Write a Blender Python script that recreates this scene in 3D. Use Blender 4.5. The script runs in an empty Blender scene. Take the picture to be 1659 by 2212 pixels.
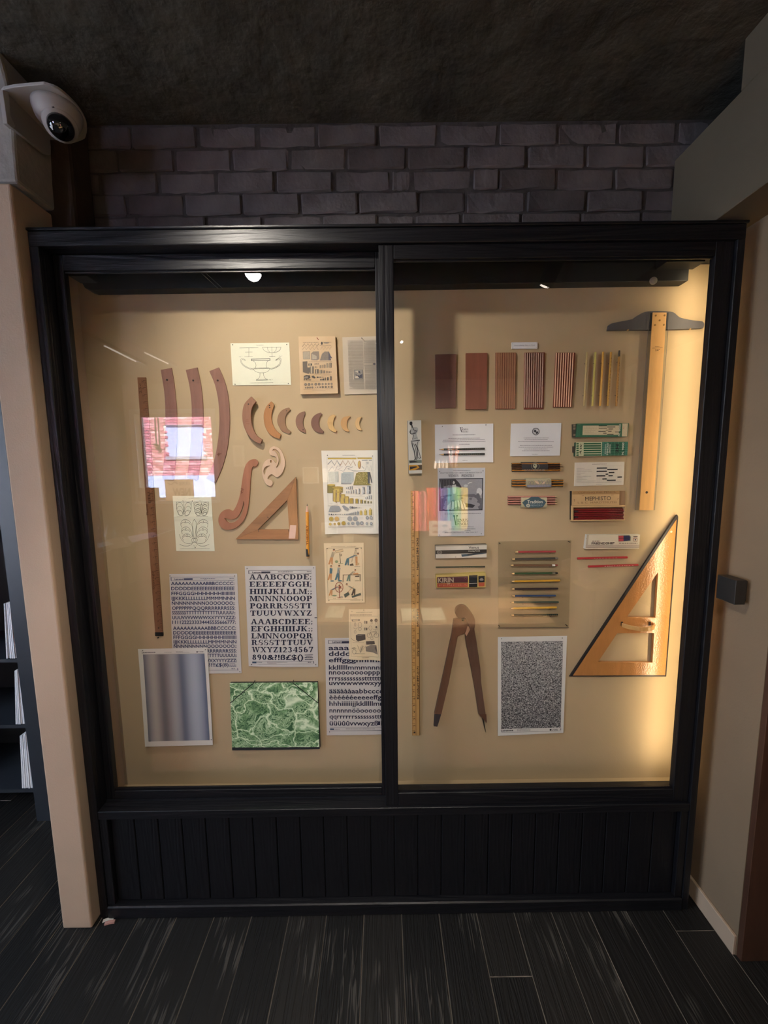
import bpy, bmesh, math, random
import numpy as np
from mathutils import Vector, geometry

SC = bpy.context.scene
COL = SC.collection
RND = random.Random(7)

# ------------------------------------------------------------------ camera
IW, IH, FPX = 1659.0, 2212.0, 863.6
PITCH, ROLL, YAW = 0.1159, -0.0119, 0.0025
CAM = np.array([-0.0064, -1.28, 1.627])
_f = np.array([math.sin(YAW)*math.cos(PITCH), math.cos(YAW)*math.cos(PITCH), -math.sin(PITCH)])
_r = np.array([math.cos(YAW), -math.sin(YAW), 0.0])
_u = np.cross(_r, _f)
AR = math.cos(ROLL)*_r + math.sin(ROLL)*_u
AU = -math.sin(ROLL)*_r + math.cos(ROLL)*_u
AF = _f
cam_data = bpy.data.cameras.new('camera')
cam = bpy.data.objects.new('camera', cam_data)
COL.objects.link(cam)
SC.camera = cam
from mathutils import Matrix
M = Matrix(((AR[0], AU[0], -AF[0], CAM[0]), (AR[1], AU[1], -AF[1], CAM[1]), (AR[2], AU[2], -AF[2], CAM[2]), (0, 0, 0, 1)))
cam.matrix_world = M
cam_data.sensor_fit = 'HORIZONTAL'
cam_data.sensor_width = 36.0
cam_data.lens = 36.0*FPX/IW
cam_data.clip_start = 0.02
cam_data.clip_end = 100

# ------------------------------------------------------------------ world, sun, exposure
world = bpy.data.worlds.new('overcast_sky')
SC.world = world
world.use_nodes = True
bg = world.node_tree.nodes['Background']
bg.inputs[0].default_value = (0.62, 0.78, 1.0, 1)
bg.inputs[1].default_value = SKY_STRENGTH = 11.0
sun_d = bpy.data.lights.new('sun', 'SUN')
sun_d.energy = 88.0
sun_d.angle = 0.3
sun_d.color = (1.0, 0.97, 0.98)
sun = bpy.data.objects.new('sun', sun_d)
sun.location = (0, 0, 9)
sun.rotation_euler = (math.radians(-42), math.radians(12), 0)
COL.objects.link(sun)
SC.view_settings.view_transform = 'Standard'
SC.view_settings.look = 'None'
SC.view_settings.gamma = 1.0
SC.view_settings.use_curve_mapping = False
SC.view_settings.exposure = -0.06
SC.cycles.use_adaptive_sampling = False
SC.cycles.max_bounces = 8
SC.cycles.transparent_max_bounces = 16
SC.cycles.caustics_reflective = False
SC.cycles.caustics_refractive = False
SC.cycles.sample_clamp_indirect = 80.0


def light(name, kind, loc, energy, color, target=None, size=0.1, size_y=None, spot=None, blend=0.5, parent=None):
    d = bpy.data.lights.new(name, kind)
    d.energy = energy
    d.color = color
    if kind == 'AREA':
        d.size = size
        if size_y:
            d.shape = 'RECTANGLE'
            d.size_y = size_y
    else:
        d.shadow_soft_size = size
    if kind == 'SPOT' and spot:
        d.spot_size = spot
        d.spot_blend = blend
    o = bpy.data.objects.new(name, d)
    o.location = loc
    if target is not None:
        v = Vector(target)-Vector(loc)
        o.rotation_euler = v.to_track_quat('-Z', 'Y').to_euler()
    COL.objects.link(o)
    return o


# ------------------------------------------------------------------ pixel <-> world
def ray(px, py):
    return AF + AR*((px-IW/2)/FPX) + AU*((IH/2-py)/FPX)


def P(px, py, y):
    """point of the plane y = const seen at photo pixel (px, py)"""
    d = ray(px, py)
    t = (y-CAM[1])/d[1]
    return CAM + d*t


def PX(px, py, x):
    d = ray(px, py)
    return CAM + d*((x-CAM[0])/d[0])


def PZ(px, py, z):
    d = ray(px, py)
    return CAM + d*((z-CAM[2])/d[2])


GL = 0.063
GR = 0.0235


def MR(px, py, y, g=GL):
    """real point at depth y in the room that is seen mirrored in the glass at (px, py)"""
    q = P(px, py, 2*g-y)
    return np.array([q[0], y, q[2]])


def MRZ(px, py, z, g=GL):
    q = PZ(px, py, z)
    return np.array([q[0], 2*g-q[1], z])


class Crop:
    def __init__(s, x0, y0, k): s.x0, s.y0, s.k = x0, y0, k
    def __call__(s, x, y=None):
        if y is None:
            return [s(a, b) for a, b in x]
        return (s.x0+x/s.k, s.y0+y/s.k)


# ------------------------------------------------------------------ materials
def lin(c):
    if isinstance(c, str):
        c = tuple(int(c[i:i+2], 16)/255 for i in (0, 2, 4))
    return tuple((v/12.92 if v <= 0.04045 else ((v+0.055)/1.055)**2.4) for v in c[:3])


_MC = {}


def mat(name, col, rough=0.6, var=0.08, scale=30, bump=0.0, bscale=None, metal=0.0, spec=0.5, stretch=(1, 1, 1), coat=0.0, detail=4, col2=None, fac=0.5):
    key = (name, str(col), rough, var, scale, bump, metal, spec, stretch, str(col2))
    if key in _MC:
        return _MC[key]
    m = bpy.data.materials.new(name)
    m.use_nodes = True
    nt = m.node_tree
    b = nt.nodes['Principled BSDF']
    b.inputs['Roughness'].default_value = rough
    b.inputs['Metallic'].default_value = metal
    b.inputs['Specular IOR Level'].default_value = spec
    b.inputs['Coat Weight'].default_value = coat
    c = lin(col)
    if var > 0 or col2 is not None or bump > 0:
        tc = nt.nodes.new('ShaderNodeTexCoord')
        mp = nt.nodes.new('ShaderNodeMapping')
        mp.inputs['Scale'].default_value = stretch
        nt.links.new(tc.outputs['Object'], mp.inputs['Vector'])
        nz = nt.nodes.new('ShaderNodeTexNoise')
        nz.inputs['Scale'].default_value = scale
        nz.inputs['Detail'].default_value = detail
        nt.links.new(mp.outputs[0], nz.inputs['Vector'])
        rp = nt.nodes.new('ShaderNodeValToRGB')
        rp.color_ramp.elements[0].position = 0.3
        rp.color_ramp.elements[1].position = 0.7
        if col2 is not None:
            c2 = lin(col2)
        else:
            c2 = tuple(min(1, v*(1+var)) for v in c)
            c = tuple(v*(1-var) for v in c)
        rp.color_ramp.elements[0].color = (*c, 1)
        rp.color_ramp.elements[1].color = (*c2, 1)
        nt.links.new(nz.outputs['Fac'], rp.inputs[0])
        nt.links.new(rp.outputs[0], b.inputs['Base Color'])
        if bump > 0:
            nb = nz
            if bscale:
                nb = nt.nodes.new('ShaderNodeTexNoise')
                nb.inputs['Scale'].default_value = bscale
                nb.inputs['Detail'].default_value = 5
                nt.links.new(mp.outputs[0], nb.inputs['Vector'])
            bp = nt.nodes.new('ShaderNodeBump')
            bp.inputs['Strength'].default_value = 1.0
            bp.inputs['Distance'].default_value = bump
            nt.links.new(nb.outputs['Fac'], bp.inputs['Height'])
            nt.links.new(bp.outputs[0], b.inputs['Normal'])
    else:
        b.inputs['Base Color'].default_value = (*c, 1)
    _MC[key] = m
    return m


def ink(col, rough=0.75):
    return mat('ink_'+(col if isinstance(col, str) else 'x'), col, rough, var=0.06, scale=200, spec=0.25)


def wood(name, col, axis='z', dark=0.75, rough=0.5, scale=9, coat=0.0, bump=0.0002, spec=0.4, light=1.12):
    st = {'x': (0.12, 1, 1), 'y': (1, 0.12, 1), 'z': (1, 1, 0.12)}[axis]
    c = lin(col)
    d = tuple(v*dark for v in c)
    key = ('wood', name, str(col), axis)
    if key in _MC:
        return _MC[key]
    m = bpy.data.materials.new(name)
    m.use_nodes = True
    nt = m.node_tree
    b = nt.nodes['Principled BSDF']
    b.inputs['Roughness'].default_value = rough
    b.inputs['Specular IOR Level'].default_value = spec
    b.inputs['Coat Weight'].default_value = coat
    b.inputs['Coat Roughness'].default_value = 0.15
    tc = nt.nodes.new('ShaderNodeTexCoord')
    mp = nt.nodes.new('ShaderNodeMapping')
    mp.inputs['Scale'].default_value = st
    nt.links.new(tc.outputs['Object'], mp.inputs['Vector'])
    nz = nt.nodes.new('ShaderNodeTexNoise')
    nz.inputs['Scale'].default_value = scale*4
    nz.inputs['Detail'].default_value = 6
    nz.inputs['Distortion'].default_value = 0.6
    nt.links.new(mp.outputs[0], nz.inputs['Vector'])
    n2 = nt.nodes.new('ShaderNodeTexNoise')
    n2.inputs['Scale'].default_value = scale*40
    n2.inputs['Detail'].default_value = 2
    nt.links.new(mp.outputs[0], n2.inputs['Vector'])
    mx = nt.nodes.new('ShaderNodeMath')
    mx.operation = 'MULTIPLY_ADD'
    mx.inputs[1].default_value = 0.35
    nt.links.new(n2.outputs['Fac'], mx.inputs[0])
    nt.links.new(nz.outputs['Fac'], mx.inputs[2])
    rp = nt.nodes.new('ShaderNodeValToRGB')
    rp.color_ramp.elements[0].position = 0.45
    rp.color_ramp.elements[1].position = 0.9
    rp.color_ramp.elements[0].color = (*d, 1)
    rp.color_ramp.elements[1].color = (*[min(1, v*light) for v in c], 1)
    nt.links.new(mx.outputs[0], rp.inputs[0])
    nt.links.new(rp.outputs[0], b.inputs['Base Color'])
    if bump:
        bp = nt.nodes.new('ShaderNodeBump')
        bp.inputs['Distance'].default_value = bump
        nt.links.new(mx.outputs[0], bp.inputs['Height'])
        nt.links.new(bp.outputs[0], b.inputs['Normal'])
    _MC[key] = m
    return m


def black_oak(name, axis, base=(0.010, 0.010, 0.012), rough=0.42, bump=0.0012, scale=14, streak=None):
    """black stained oak: open grain as relief"""
    m = bpy.data.materials.new(name)
    m.use_nodes = True
    nt = m.node_tree
    b = nt.nodes['Principled BSDF']
    b.inputs['Roughness'].default_value = rough
    b.inputs['Specular IOR Level'].default_value = 0.36
    tc = nt.nodes.new('ShaderNodeTexCoord')
    mp = nt.nodes.new('ShaderNodeMapping')
    mp.inputs['Scale'].default_value = {'x': (0.06, 1, 1), 'y': (1, 0.05, 1), 'z': (1, 1, 0.06)}[axis]
    nt.links.new(tc.outputs['Object'], mp.inputs['Vector'])
    wv = nt.nodes.new('ShaderNodeTexNoise')
    wv.inputs['Scale'].default_value = scale
    wv.inputs['Detail'].default_value = 2
    wv.inputs['Distortion'].default_value = 0.8
    nt.links.new(mp.outputs[0], wv.inputs['Vector'])
    mul = nt.nodes.new('ShaderNodeMath'); mul.operation = 'MULTIPLY'; mul.inputs[1].default_value = 26.0
    nt.links.new(wv.outputs['Fac'], mul.inputs[0])
    sn = nt.nodes.new('ShaderNodeMath'); sn.operation = 'SINE'
    nt.links.new(mul.outputs[0], sn.inputs[0])
    fine = nt.nodes.new('ShaderNodeTexNoise')
    fine.inputs['Scale'].default_value = 240
    fine.inputs['Detail'].default_value = 2
    nt.links.new(mp.outputs[0], fine.inputs['Vector'])
    ad = nt.nodes.new('ShaderNodeMath'); ad.operation = 'MULTIPLY_ADD'; ad.inputs[1].default_value = 1.6
    nt.links.new(fine.outputs['Fac'], ad.inputs[0])
    nt.links.new(sn.outputs[0], ad.inputs[2])
    bp = nt.nodes.new('ShaderNodeBump')
    bp.inputs['Distance'].default_value = bump
    bp.inputs['Strength'].default_value = 0.8
    nt.links.new(ad.outputs[0], bp.inputs['Height'])
    nt.links.new(bp.outputs[0], b.inputs['Normal'])
    rp = nt.nodes.new('ShaderNodeValToRGB')
    if streak:
        rp.color_ramp.elements[0].position = streak[0]
        rp.color_ramp.elements[1].position = streak[1]
        rp.color_ramp.elements[0].color = (*base, 1)
        rp.color_ramp.elements[1].color = (*streak[2], 1)
        pw = nt.nodes.new('ShaderNodeMath'); pw.operation = 'MULTIPLY'
        mk = nt.nodes.new('ShaderNodeTexNoise'); mk.inputs['Scale'].default_value = 3.0
        nt.links.new(tc.outputs['Object'], mk.inputs['Vector'])
        mr = nt.nodes.new('ShaderNodeMapRange'); mr.inputs[1].default_value = 0.45; mr.inputs[2].default_value = 0.6
        nt.links.new(mk.outputs['Fac'], mr.inputs[0])
        s2 = nt.nodes.new('ShaderNodeMath'); s2.operation = 'MULTIPLY_ADD'; s2.inputs[1].default_value = 0.5; s2.inputs[2].default_value = 0.5
        nt.links.new(sn.outputs[0], s2.inputs[0])
        m3 = nt.nodes.new('ShaderNodeMath'); m3.operation = 'MULTIPLY'
        nt.links.new(s2.outputs[0], m3.inputs[0]); nt.links.new(fine.outputs['Fac'], m3.inputs[1])
        nt.links.new(m3.outputs[0], pw.inputs[0]); nt.links.new(mr.outputs[0], pw.inputs[1])
        nt.links.new(pw.outputs[0], rp.inputs[0])
        nt.links.new(rp.outputs[0], b.inputs['Base Color'])
    else:
        b.inputs['Base Color'].default_value = (*base, 1)
    return m


def glass_mat(name, f0=0.042, tint=(1, 1, 1), rough=0.0):
    """thin clear glass: Schlick reflection over clear transmission"""
    m = bpy.data.materials.new(name)
    m.use_nodes = True
    nt = m.node_tree
    nt.nodes.remove(nt.nodes['Principled BSDF'])
    out = nt.nodes['Material Output']
    tr = nt.nodes.new('ShaderNodeBsdfTransparent'); tr.inputs[0].default_value = (*tint, 1)
    gl = nt.nodes.new('ShaderNodeBsdfGlossy'); gl.inputs['Roughness'].default_value = rough
    geo = nt.nodes.new('ShaderNodeNewGeometry')
    dt = nt.nodes.new('ShaderNodeVectorMath'); dt.operation = 'DOT_PRODUCT'
    nt.links.new(geo.outputs['Normal'], dt.inputs[0]); nt.links.new(geo.outputs['Incoming'], dt.inputs[1])
    ab = nt.nodes.new('ShaderNodeMath'); ab.operation = 'ABSOLUTE'
    nt.links.new(dt.outputs['Value'], ab.inputs[0])
    om = nt.nodes.new('ShaderNodeMath'); om.operation = 'SUBTRACT'; om.inputs[0].default_value = 1.0; om.use_clamp = True
    nt.links.new(ab.outputs[0], om.inputs[1])
    pw = nt.nodes.new('ShaderNodeMath'); pw.operation = 'POWER'; pw.inputs[1].default_value = 5.0
    nt.links.new(om.outputs[0], pw.inputs[0])
    ma = nt.nodes.new('ShaderNodeMath'); ma.operation = 'MULTIPLY_ADD'; ma.inputs[1].default_value = 1-f0; ma.inputs[2].default_value = f0
    nt.links.new(pw.outputs[0], ma.inputs[0])
    mx = nt.nodes.new('ShaderNodeMixShader')
    nt.links.new(ma.outputs[0], mx.inputs[0]); nt.links.new(tr.outputs[0], mx.inputs[1]); nt.links.new(gl.outputs[0], mx.inputs[2])
    nt.links.new(mx.outputs[0], out.inputs[0])
    return m


def emit(name, col, strength):
    m = bpy.data.materials.new(name)
    m.use_nodes = True
    nt = m.node_tree
    b = nt.nodes['Principled BSDF']
    b.inputs['Base Color'].default_value = (0.8, 0.8, 0.8, 1)
    b.inputs['Emission Color'].default_value = (*col, 1)
    b.inputs['Emission Strength'].default_value = strength
    return m


# ------------------------------------------------------------------ mesh building
WL = {}     # world location of every built object


class MB:
    def __init__(s): s.v = []; s.f = []; s.m = []; s.mats = []
    def mi(s, m):
        if m is None:
            return 0
        if m not in s.mats:
            s.mats.append(m)
        return s.mats.index(m)
    def add(s, vs, fs, m=None):
        n = len(s.v); k = s.mi(m)
        s.v += [tuple(map(float, v)) for v in vs]
        for f in fs:
            s.f.append([i+n for i in f]); s.m.append(k)
        return s
    def box(s, x0, x1, y0, y1, z0, z1, m=None):
        x0, x1 = sorted((x0, x1)); y0, y1 = sorted((y0, y1)); z0, z1 = sorted((z0, z1))
        vs = [(x0, y0, z0), (x1, y0, z0), (x1, y1, z0), (x0, y1, z0), (x0, y0, z1), (x1, y0, z1), (x1, y1, z1), (x0, y1, z1)]
        return s.add(vs, [(0, 3, 2, 1), (4, 5, 6, 7), (0, 1, 5, 4), (1, 2, 6, 5), (2, 3, 7, 6), (3, 0, 4, 7)], m)
    def quadbox(s, q, t, m=None):
        """q: four world points of the front face (tl,tr,br,bl), extruded t along +y"""
        q = [np.array(a, float) for a in q]
        b = [a+np.array([0, t, 0]) for a in q]
        return s.add(q+b, [(0, 3, 2, 1), (4, 5, 6, 7), (0, 1, 5, 4), (1, 2, 6, 5), (2, 3, 7, 6), (3, 0, 4, 7)], m)
    def prism(s, outline, y0, y1, holes=(), m=None, px=True):
        """outline/holes photo pixels on plane y0, extruded straight back to y1"""
        loops = [outline]+list(holes)
        pts3 = [[(P(a, b, y0) if px else np.array((a, y0, b))) for a, b in lp] for lp in loops]
        flat = [[Vector((p[0], p[2], 0)) for p in lp] for lp in pts3]
        tris = geometry.tessellate_polygon(flat)
        allp = [p for lp in pts3 for p in lp]
        n = len(allp)
        vs = [(p[0], y0, p[2]) for p in allp]+[(p[0], y1, p[2]) for p in allp]
        fs = []
        for t in tris:
            a, b, c = (allp[i] for i in t)
            cr = (b[0]-a[0])*(c[2]-a[2])-(b[2]-a[2])*(c[0]-a[0])
            if abs(cr) < 1e-12:
                continue
            t = tuple(t) if cr > 0 else tuple(reversed(t))
            fs.append(t)                      # front faces -y
            fs.append(tuple(i+n for i in reversed(t)))
        k = 0
        for lp in pts3:
            L = len(lp)
            for i in range(L):
                j = (i+1) % L
                fs.append((k+i, k+j, k+j+n, k+i+n))
            k += L
        return s.add(vs, fs, m)
    def tube(s, pts, r, n=8, cap=True, m=None, sq=False):
        pts = [np.array(p, float) for p in pts]
        rs = r if isinstance(r, (list, tuple)) else [r]*len(pts)
        vs = []; fs = []
        for i, p in enumerate(pts):
            d = pts[min(i+1, len(pts)-1)]-pts[max(i-1, 0)]
            d = d/np.linalg.norm(d)
            a = np.array([0, 0, 1.0]) if abs(d[2]) < 0.9 else np.array([0, 1.0, 0])
            e1 = np.cross(d, a); e1 /= np.linalg.norm(e1); e2 = np.cross(d, e1)
            for k in range(n):
                t = 2*math.pi*(k+0.5)/n
                vs.append(p+rs[i]*(math.cos(t)*e1+math.sin(t)*e2))
        for i in range(len(pts)-1):
            for k in range(n):
                l = (k+1) % n
                fs.append((i*n+k, i*n+l, (i+1)*n+l, (i+1)*n+k))
        if cap:
            fs.append(tuple(range(n-1, -1, -1)))
            fs.append(tuple(range((len(pts)-1)*n, len(pts)*n)))
        return s.add(vs, fs, m)
    def lathe(s, prof, c, n=24, m=None, axis=(0, 0, 1)):
        ax = np.array(axis, float); ax /= np.linalg.norm(ax)
        a = np.array([1.0, 0, 0]) if abs(ax[0]) < 0.9 else np.array([0, 1.0, 0])
        e1 = np.cross(ax, a); e1 /= np.linalg.norm(e1); e2 = np.cross(ax, e1)
        c = np.array(c, float); vs = []; fs = []
        for r, h in prof:
            for k in range(n):
                t = 2*math.pi*k/n
                vs.append(c+ax*h+r*(math.cos(t)*e1+math.sin(t)*e2))
        for i in range(len(prof)-1):
            for k in range(n):
                l = (k+1) % n
                fs.append((i*n+k, i*n+l, (i+1)*n+l, (i+1)*n+k))
        fs.append(tuple(range(n-1, -1, -1))); fs.append(tuple(range((len(prof)-1)*n, len(prof)*n)))
        return s.add(vs, fs, m)
    def build(s, name, material=None, parent=None, bevel=0.0, smooth=False, origin=None, fix=True, seg=1):
        v = np.array(s.v)
        if origin is None:
            lo, hi = v.min(0), v.max(0)
            origin = np.array([(lo[0]+hi[0])/2, (lo[1]+hi[1])/2, lo[2] if parent is None else (lo[2]+hi[2])/2])
        origin = np.array(origin, float)
        me = bpy.data.meshes.new(name)
        me.from_pydata([tuple(p) for p in (v-origin)], [], s.f)
        if s.mats:
            for k in s.mats:
                me.materials.append(k)
            me.polygons.foreach_set('material_index', s.m)
        elif material:
            me.materials.append(material)
        if fix:
            bm = bmesh.new(); bm.from_mesh(me)
            bmesh.ops.recalc_face_normals(bm, faces=bm.faces)
            bm.to_mesh(me); bm.free()
        if smooth:
            me.polygons.foreach_set('use_smooth', [True]*len(me.polygons))
        me.update()
        o = bpy.data.objects.new(name, me)
        COL.objects.link(o)
        if parent is not None:
            o.parent = parent
            o.location = Vector(origin-WL[parent.name])
        else:
            o.location = Vector(origin)
        WL[o.name] = origin
        if bevel:
            b = o.modifiers.new('bevel', 'BEVEL'); b.width = bevel; b.segments = seg; b.limit_method = 'ANGLE'; b.angle_limit = math.radians(40)
        return o


def thing(name, label, cat, loc, group=None):
    o = bpy.data.objects.new(name, None)
    o.empty_display_size = 0.05
    COL.objects.link(o)
    o.location = Vector(loc)
    WL[o.name] = np.array(loc, float)
    return tag(o, label, cat, group)


def tag(o, label, cat, group=None):
    o['label'] = label; o['category'] = cat
    if group:
        o['group'] = group
    return o


def struct(o):
    o['kind'] = 'structure'
    return o


def stuff(o):
    o['kind'] = 'stuff'
    return o


def share(src, name, loc_world, parent, rot=(0, 0, 0), scale=(1, 1, 1)):
    o = bpy.data.objects.new(name, src.data if hasattr(src, 'data') else src)
    COL.objects.link(o)
    o.parent = parent
    o.location = Vector(np.array(loc_world)-(WL[parent.name] if parent else 0))
    o.rotation_euler = rot; o.scale = scale
    WL[o.name] = np.array(loc_world, float)
    return o


def cr(pts, closed=False, n=5):
    """Catmull-Rom through 2-D points"""
    pts = [np.array(p, float) for p in pts]
    L = len(pts); out = []
    rng = range(L) if closed else range(L-1)
    for i in rng:
        p0 = pts[(i-1) % L] if closed or i > 0 else pts[0]*2-pts[1]
        p1 = pts[i]; p2 = pts[(i+1) % L]
        p3 = pts[(i+2) % L] if closed or i+2 < L else pts[-1]*2-pts[-2]
        for k in range(n):
            t = k/n
            out.append(0.5*((2*p1)+(-p0+p2)*t+(2*p0-5*p1+4*p2-p3)*t*t+(-p0+3*p1-3*p2+p3)*t**3))
    if not closed:
        out.append(pts[-1])
    return [tuple(p) for p in out]


def arcpts(cx, cy, rx, ry=None, a0=0, a1=360, n=16):
    ry = rx if ry is None else ry
    return [(cx+rx*math.cos(math.radians(a0+(a1-a0)*i/n)), cy+ry*math.sin(math.radians(a0+(a1-a0)*i/n))) for i in range(n+1)]


# ------------------------------------------------------------------ lettering
_FC = {}


def font_mesh(s, bold=0.0, res=2, shear=0.0):
    k = (s, bold, res, shear)
    if k in _FC:
        return _FC[k]
    cu = bpy.data.curves.new('t', 'FONT')
    cu.body = s; cu.resolution_u = res; cu.offset = bold; cu.shear = shear
    ob = bpy.data.objects.new('t', cu)
    COL.objects.link(ob)
    me = ob.to_mesh()
    vs = [(v.co.x, v.co.y) for v in me.vertices]
    fs = [tuple(p.vertices) for p in me.polygons]
    ob.to_mesh_clear()
    bpy.data.objects.remove(ob); bpy.data.curves.remove(cu)
    _FC[k] = (vs, fs)
    return _FC[k]


CAPH = max(v[1] for v in font_mesh('H')[0])

# slab serif glyphs: built from stems, bars and bowls on a 0..w by 0..1 grid
T_, t_, SH = 0.25, 0.10, 0.115


def _rect(x0, x1, y0, y1): return [(x0, y0), (x1, y0), (x1, y1), (x0, y1)]


def _stem(x, y0=0, y1=1, bot=True, top=True, T=T_, ov=0.10):
    o = [_rect(x, x+T, y0, y1)]
    if bot: o.append(_rect(x-ov, x+T+ov, y0, y0+SH))
    if top: o.append(_rect(x-ov, x+T+ov, y1-SH, y1))
    return o


def _diag(x0, y0, x1, y1, w): return [[(x0, y0), (x0+w, y0), (x1+w, y1), (x1, y1)]]


def _bowl(cx, cy, rx, ry, a0=0, a1=360, T=T_, t=t_, n=14):
    out = []
    pa = arcpts(cx, cy, rx, ry, a0, a1, n); pb = arcpts(cx, cy, rx-T, ry-t, a0, a1, n)
    for i in range(n):
        out.append([pa[i], pa[i+1], pb[i+1], pb[i]])
    return out


def _slab():
    g = {}
    g['A'] = (1.0, _diag(.10, 0, .40, 1, .12)+_diag(.72, 0, .40, 1, .22)+[_rect(.22, .75, .28, .37), _rect(0, .34, 0, SH), _rect(.62, 1.04, 0, SH)])
    g['B'] = (.92, _stem(.12)+[_rect(.1, .55, 0, SH), _rect(.1, .55, 1-SH, 1), _rect(.3, .55, .47, .56)]+_bowl(.55, .25, .33, .27, -90, 90)+_bowl(.53, .75, .30, .25, -90, 90))
    g['C'] = (.92, _bowl(.50, .5, .46, .52, 40, 320)+[_rect(.78, .87, .62, .98)])
    g['D'] = (.98, _stem(.12)+[_rect(.1, .5, 0, SH), _rect(.1, .5, 1-SH, 1)]+_bowl(.48, .5, .44, .5, -90, 90))
    g['E'] = (.90, _stem(.12)+[_rect(.1, .85, 0, SH), _rect(.1, .83, 1-SH, 1), _rect(.3, .58, .46, .55), _rect(.76, .85, 0, .3), _rect(.74, .83, .7, 1), _rect(.52, .60, .36, .66)])
    g['F'] = (.86, _stem(.12)+[_rect(.1, .82, 1-SH, 1), _rect(.3, .58, .46, .55), _rect(.73, .82, .68, 1), _rect(.52, .60, .36, .66)])
    g['G'] = (1.0, _bowl(.50, .5, .46, .52, 40, 320)+[_rect(.76, .85, .66, .98), _rect(.70, .90, 0.02, .42), _rect(.56, 1.0, .36, .45)])
    g['H'] = (1.05, _stem(.12)+_stem(.72)+[_rect(.3, .74, .46, .55)])
    g['I'] = (.46, _stem(.13))
    g['J'] = (.74, _stem(.42, .25, 1, bot=False)+_bowl(.36, .27, .26, .29, 180, 360)+[arcpts(.17, .28, .10, .10, 0, 360, 8)])
    g['K'] = (1.05, _stem(.12)+_diag(.30, .40, .72, 1, .12)+_diag(.70, 0, .42, .55, .22)+[_rect(.6, 1.02, 0, SH), _rect(.62, .98, 1-SH, 1)])
    g['L'] = (.86, _stem(.12)+[_rect(.1, .82, 0, SH), _rect(.73, .82, 0, .36)])
    g['M'] = (1.22, _stem(.10, T=.11)+_stem(.90)+_diag(.52, .05, .14, 1, .2)+_diag(.52, .05, .88, 1, .1))
    g['N'] = (1.05, _stem(.10, T=.11)+_stem(.80, T=.11, bot=False)+_diag(.74, 0, .10, 1, .22))
    g['O'] = (.98, _bowl(.49, .5, .46, .52))
    g['P'] = (.90, _stem(.12)+[_rect(.1, .52, 1-SH, 1), _rect(.3, .52, .42, .51)]+_bowl(.52, .71, .33, .29, -90, 90))
    g['Q'] = (1.0, _bowl(.49, .5, .46, .52)+_diag(.66, -.08, .44, .26, .2)+[_rect(.66, .98, -.08, .02)])
    g['R'] = (1.02, _stem(.12)+[_rect(.1, .52, 1-SH, 1), _rect(.3, .52, .44, .53)]+_bowl(.50, .73, .32, .27, -90, 90)+_diag(.66, .0, .50, .5, .2)+[_rect(.7, 1.0, 0, SH)])
    g['S'] = (.80, _bowl(.40, .74, .32, .28, 60, 270, T=.17)+_bowl(.40, .27, .34, .29, -110, 90, T=.18)+[_rect(.62, .70, .68, .98), _rect(.08, .16, .02, .34)])
    g['T'] = (.92, _stem(.36, top=False)+[_rect(.04, .88, 1-SH, 1), _rect(.04, .13, .66, 1), _rect(.79, .88, .66, 1)])
    g['U'] = (1.02, _stem(.10, .3, 1, bot=False)+_stem(.78, .3, 1, bot=False, T=.11)+_bowl(.50, .34, .39, .36, 180, 360, T=.17))
    g['V'] = (1.0, _diag(.42, 0, .10, 1, .22)+_diag(.42, 0, .76, 1, .11)+[_rect(0, .44, 1-SH, 1), _rect(.62, 1.0, 1-SH, 1)])
    g['W'] = (1.40, _diag(.34, 0, .10, 1, .2)+_diag(.34, 0, .60, 1, .1)+_diag(.88, 0, .60, 1, .2)+_diag(.90, 0, 1.18, 1, .1)+[_rect(0, .42, 1-SH, 1), _rect(1.04, 1.4, 1-SH, 1)])
    g['X'] = (1.0, _diag(.70, 0, .08, 1, .23)+_diag(.12, 0, .74, 1, .12)+[_rect(0, .36, 0, SH), _rect(.6, 1.0, 0, SH), _rect(0, .4, 1-SH, 1), _rect(.62, .98, 1-SH, 1)])
    g['Y'] = (1.0, _stem(.40, 0, .48, top=False)+_diag(.40, .42, .08, 1, .22)+_diag(.48, .42, .76, 1, .12)+[_rect(0, .42, 1-SH, 1), _rect(.62, 1.0, 1-SH, 1)])
    g['Z'] = (.86, _diag(.06, .05, .54, .95, .24)+[_rect(.05, .82, 0, SH), _rect(.06, .80, 1-SH, 1), _rect(.73, .82, 0, .33), _rect(.06, .15, .68, 1)])
    g[';'] = (.34, [arcpts(.16, .12, .09, .09, 0, 360, 8), arcpts(.16, .55, .09, .09, 0, 360, 8), [(.16, .12), (.25, .1), (.14, -.16), (.08, -.14)]])
    g['1'] = (.60, _stem(.22, top=False)+[_rect(.05, .3, .80, .88)])
    g['2'] = (.80, _bowl(.40, .72, .32, .28, -40, 170)+_diag(.06, .06, .48, .55, .2)+[_rect(.05, .75, 0, .13)])
    g['3'] = (.80, _bowl(.38, .74, .30, .26, -90, 160)+_bowl(.38, .27, .34, .29, -160, 90))
    g['4'] = (.84, _stem(.46, top=False)+_diag(.04, .28, .44, .95, .1)+[_rect(.04, .80, .26, .36)])
    g['5'] = (.80, _bowl(.38, .31, .34, .33, -160, 120)+[_rect(.12, .70, .86, 1), _rect(.12, .22, .5, .95)])
    g['6'] = (.82, _bowl(.41, .30, .35, .32)+_bowl(.48, .5, .42, .52, 90, 180))
    g['7'] = (.76, _diag(.20, 0, .56, .9, .2)+[_rect(.05, .76, .86, 1), _rect(.05, .14, .66, 1)])
    g['8'] = (.82, _bowl(.41, .27, .35, .29)+_bowl(.41, .76, .30, .25))
    g['9'] = (.82, _bowl(.41, .70, .35, .32)+_bowl(.34, .5, .42, .52, -90, 0))
    g['0'] = (.84, _bowl(.42, .5, .37, .52))
    return g


SLAB = _slab()


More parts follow.
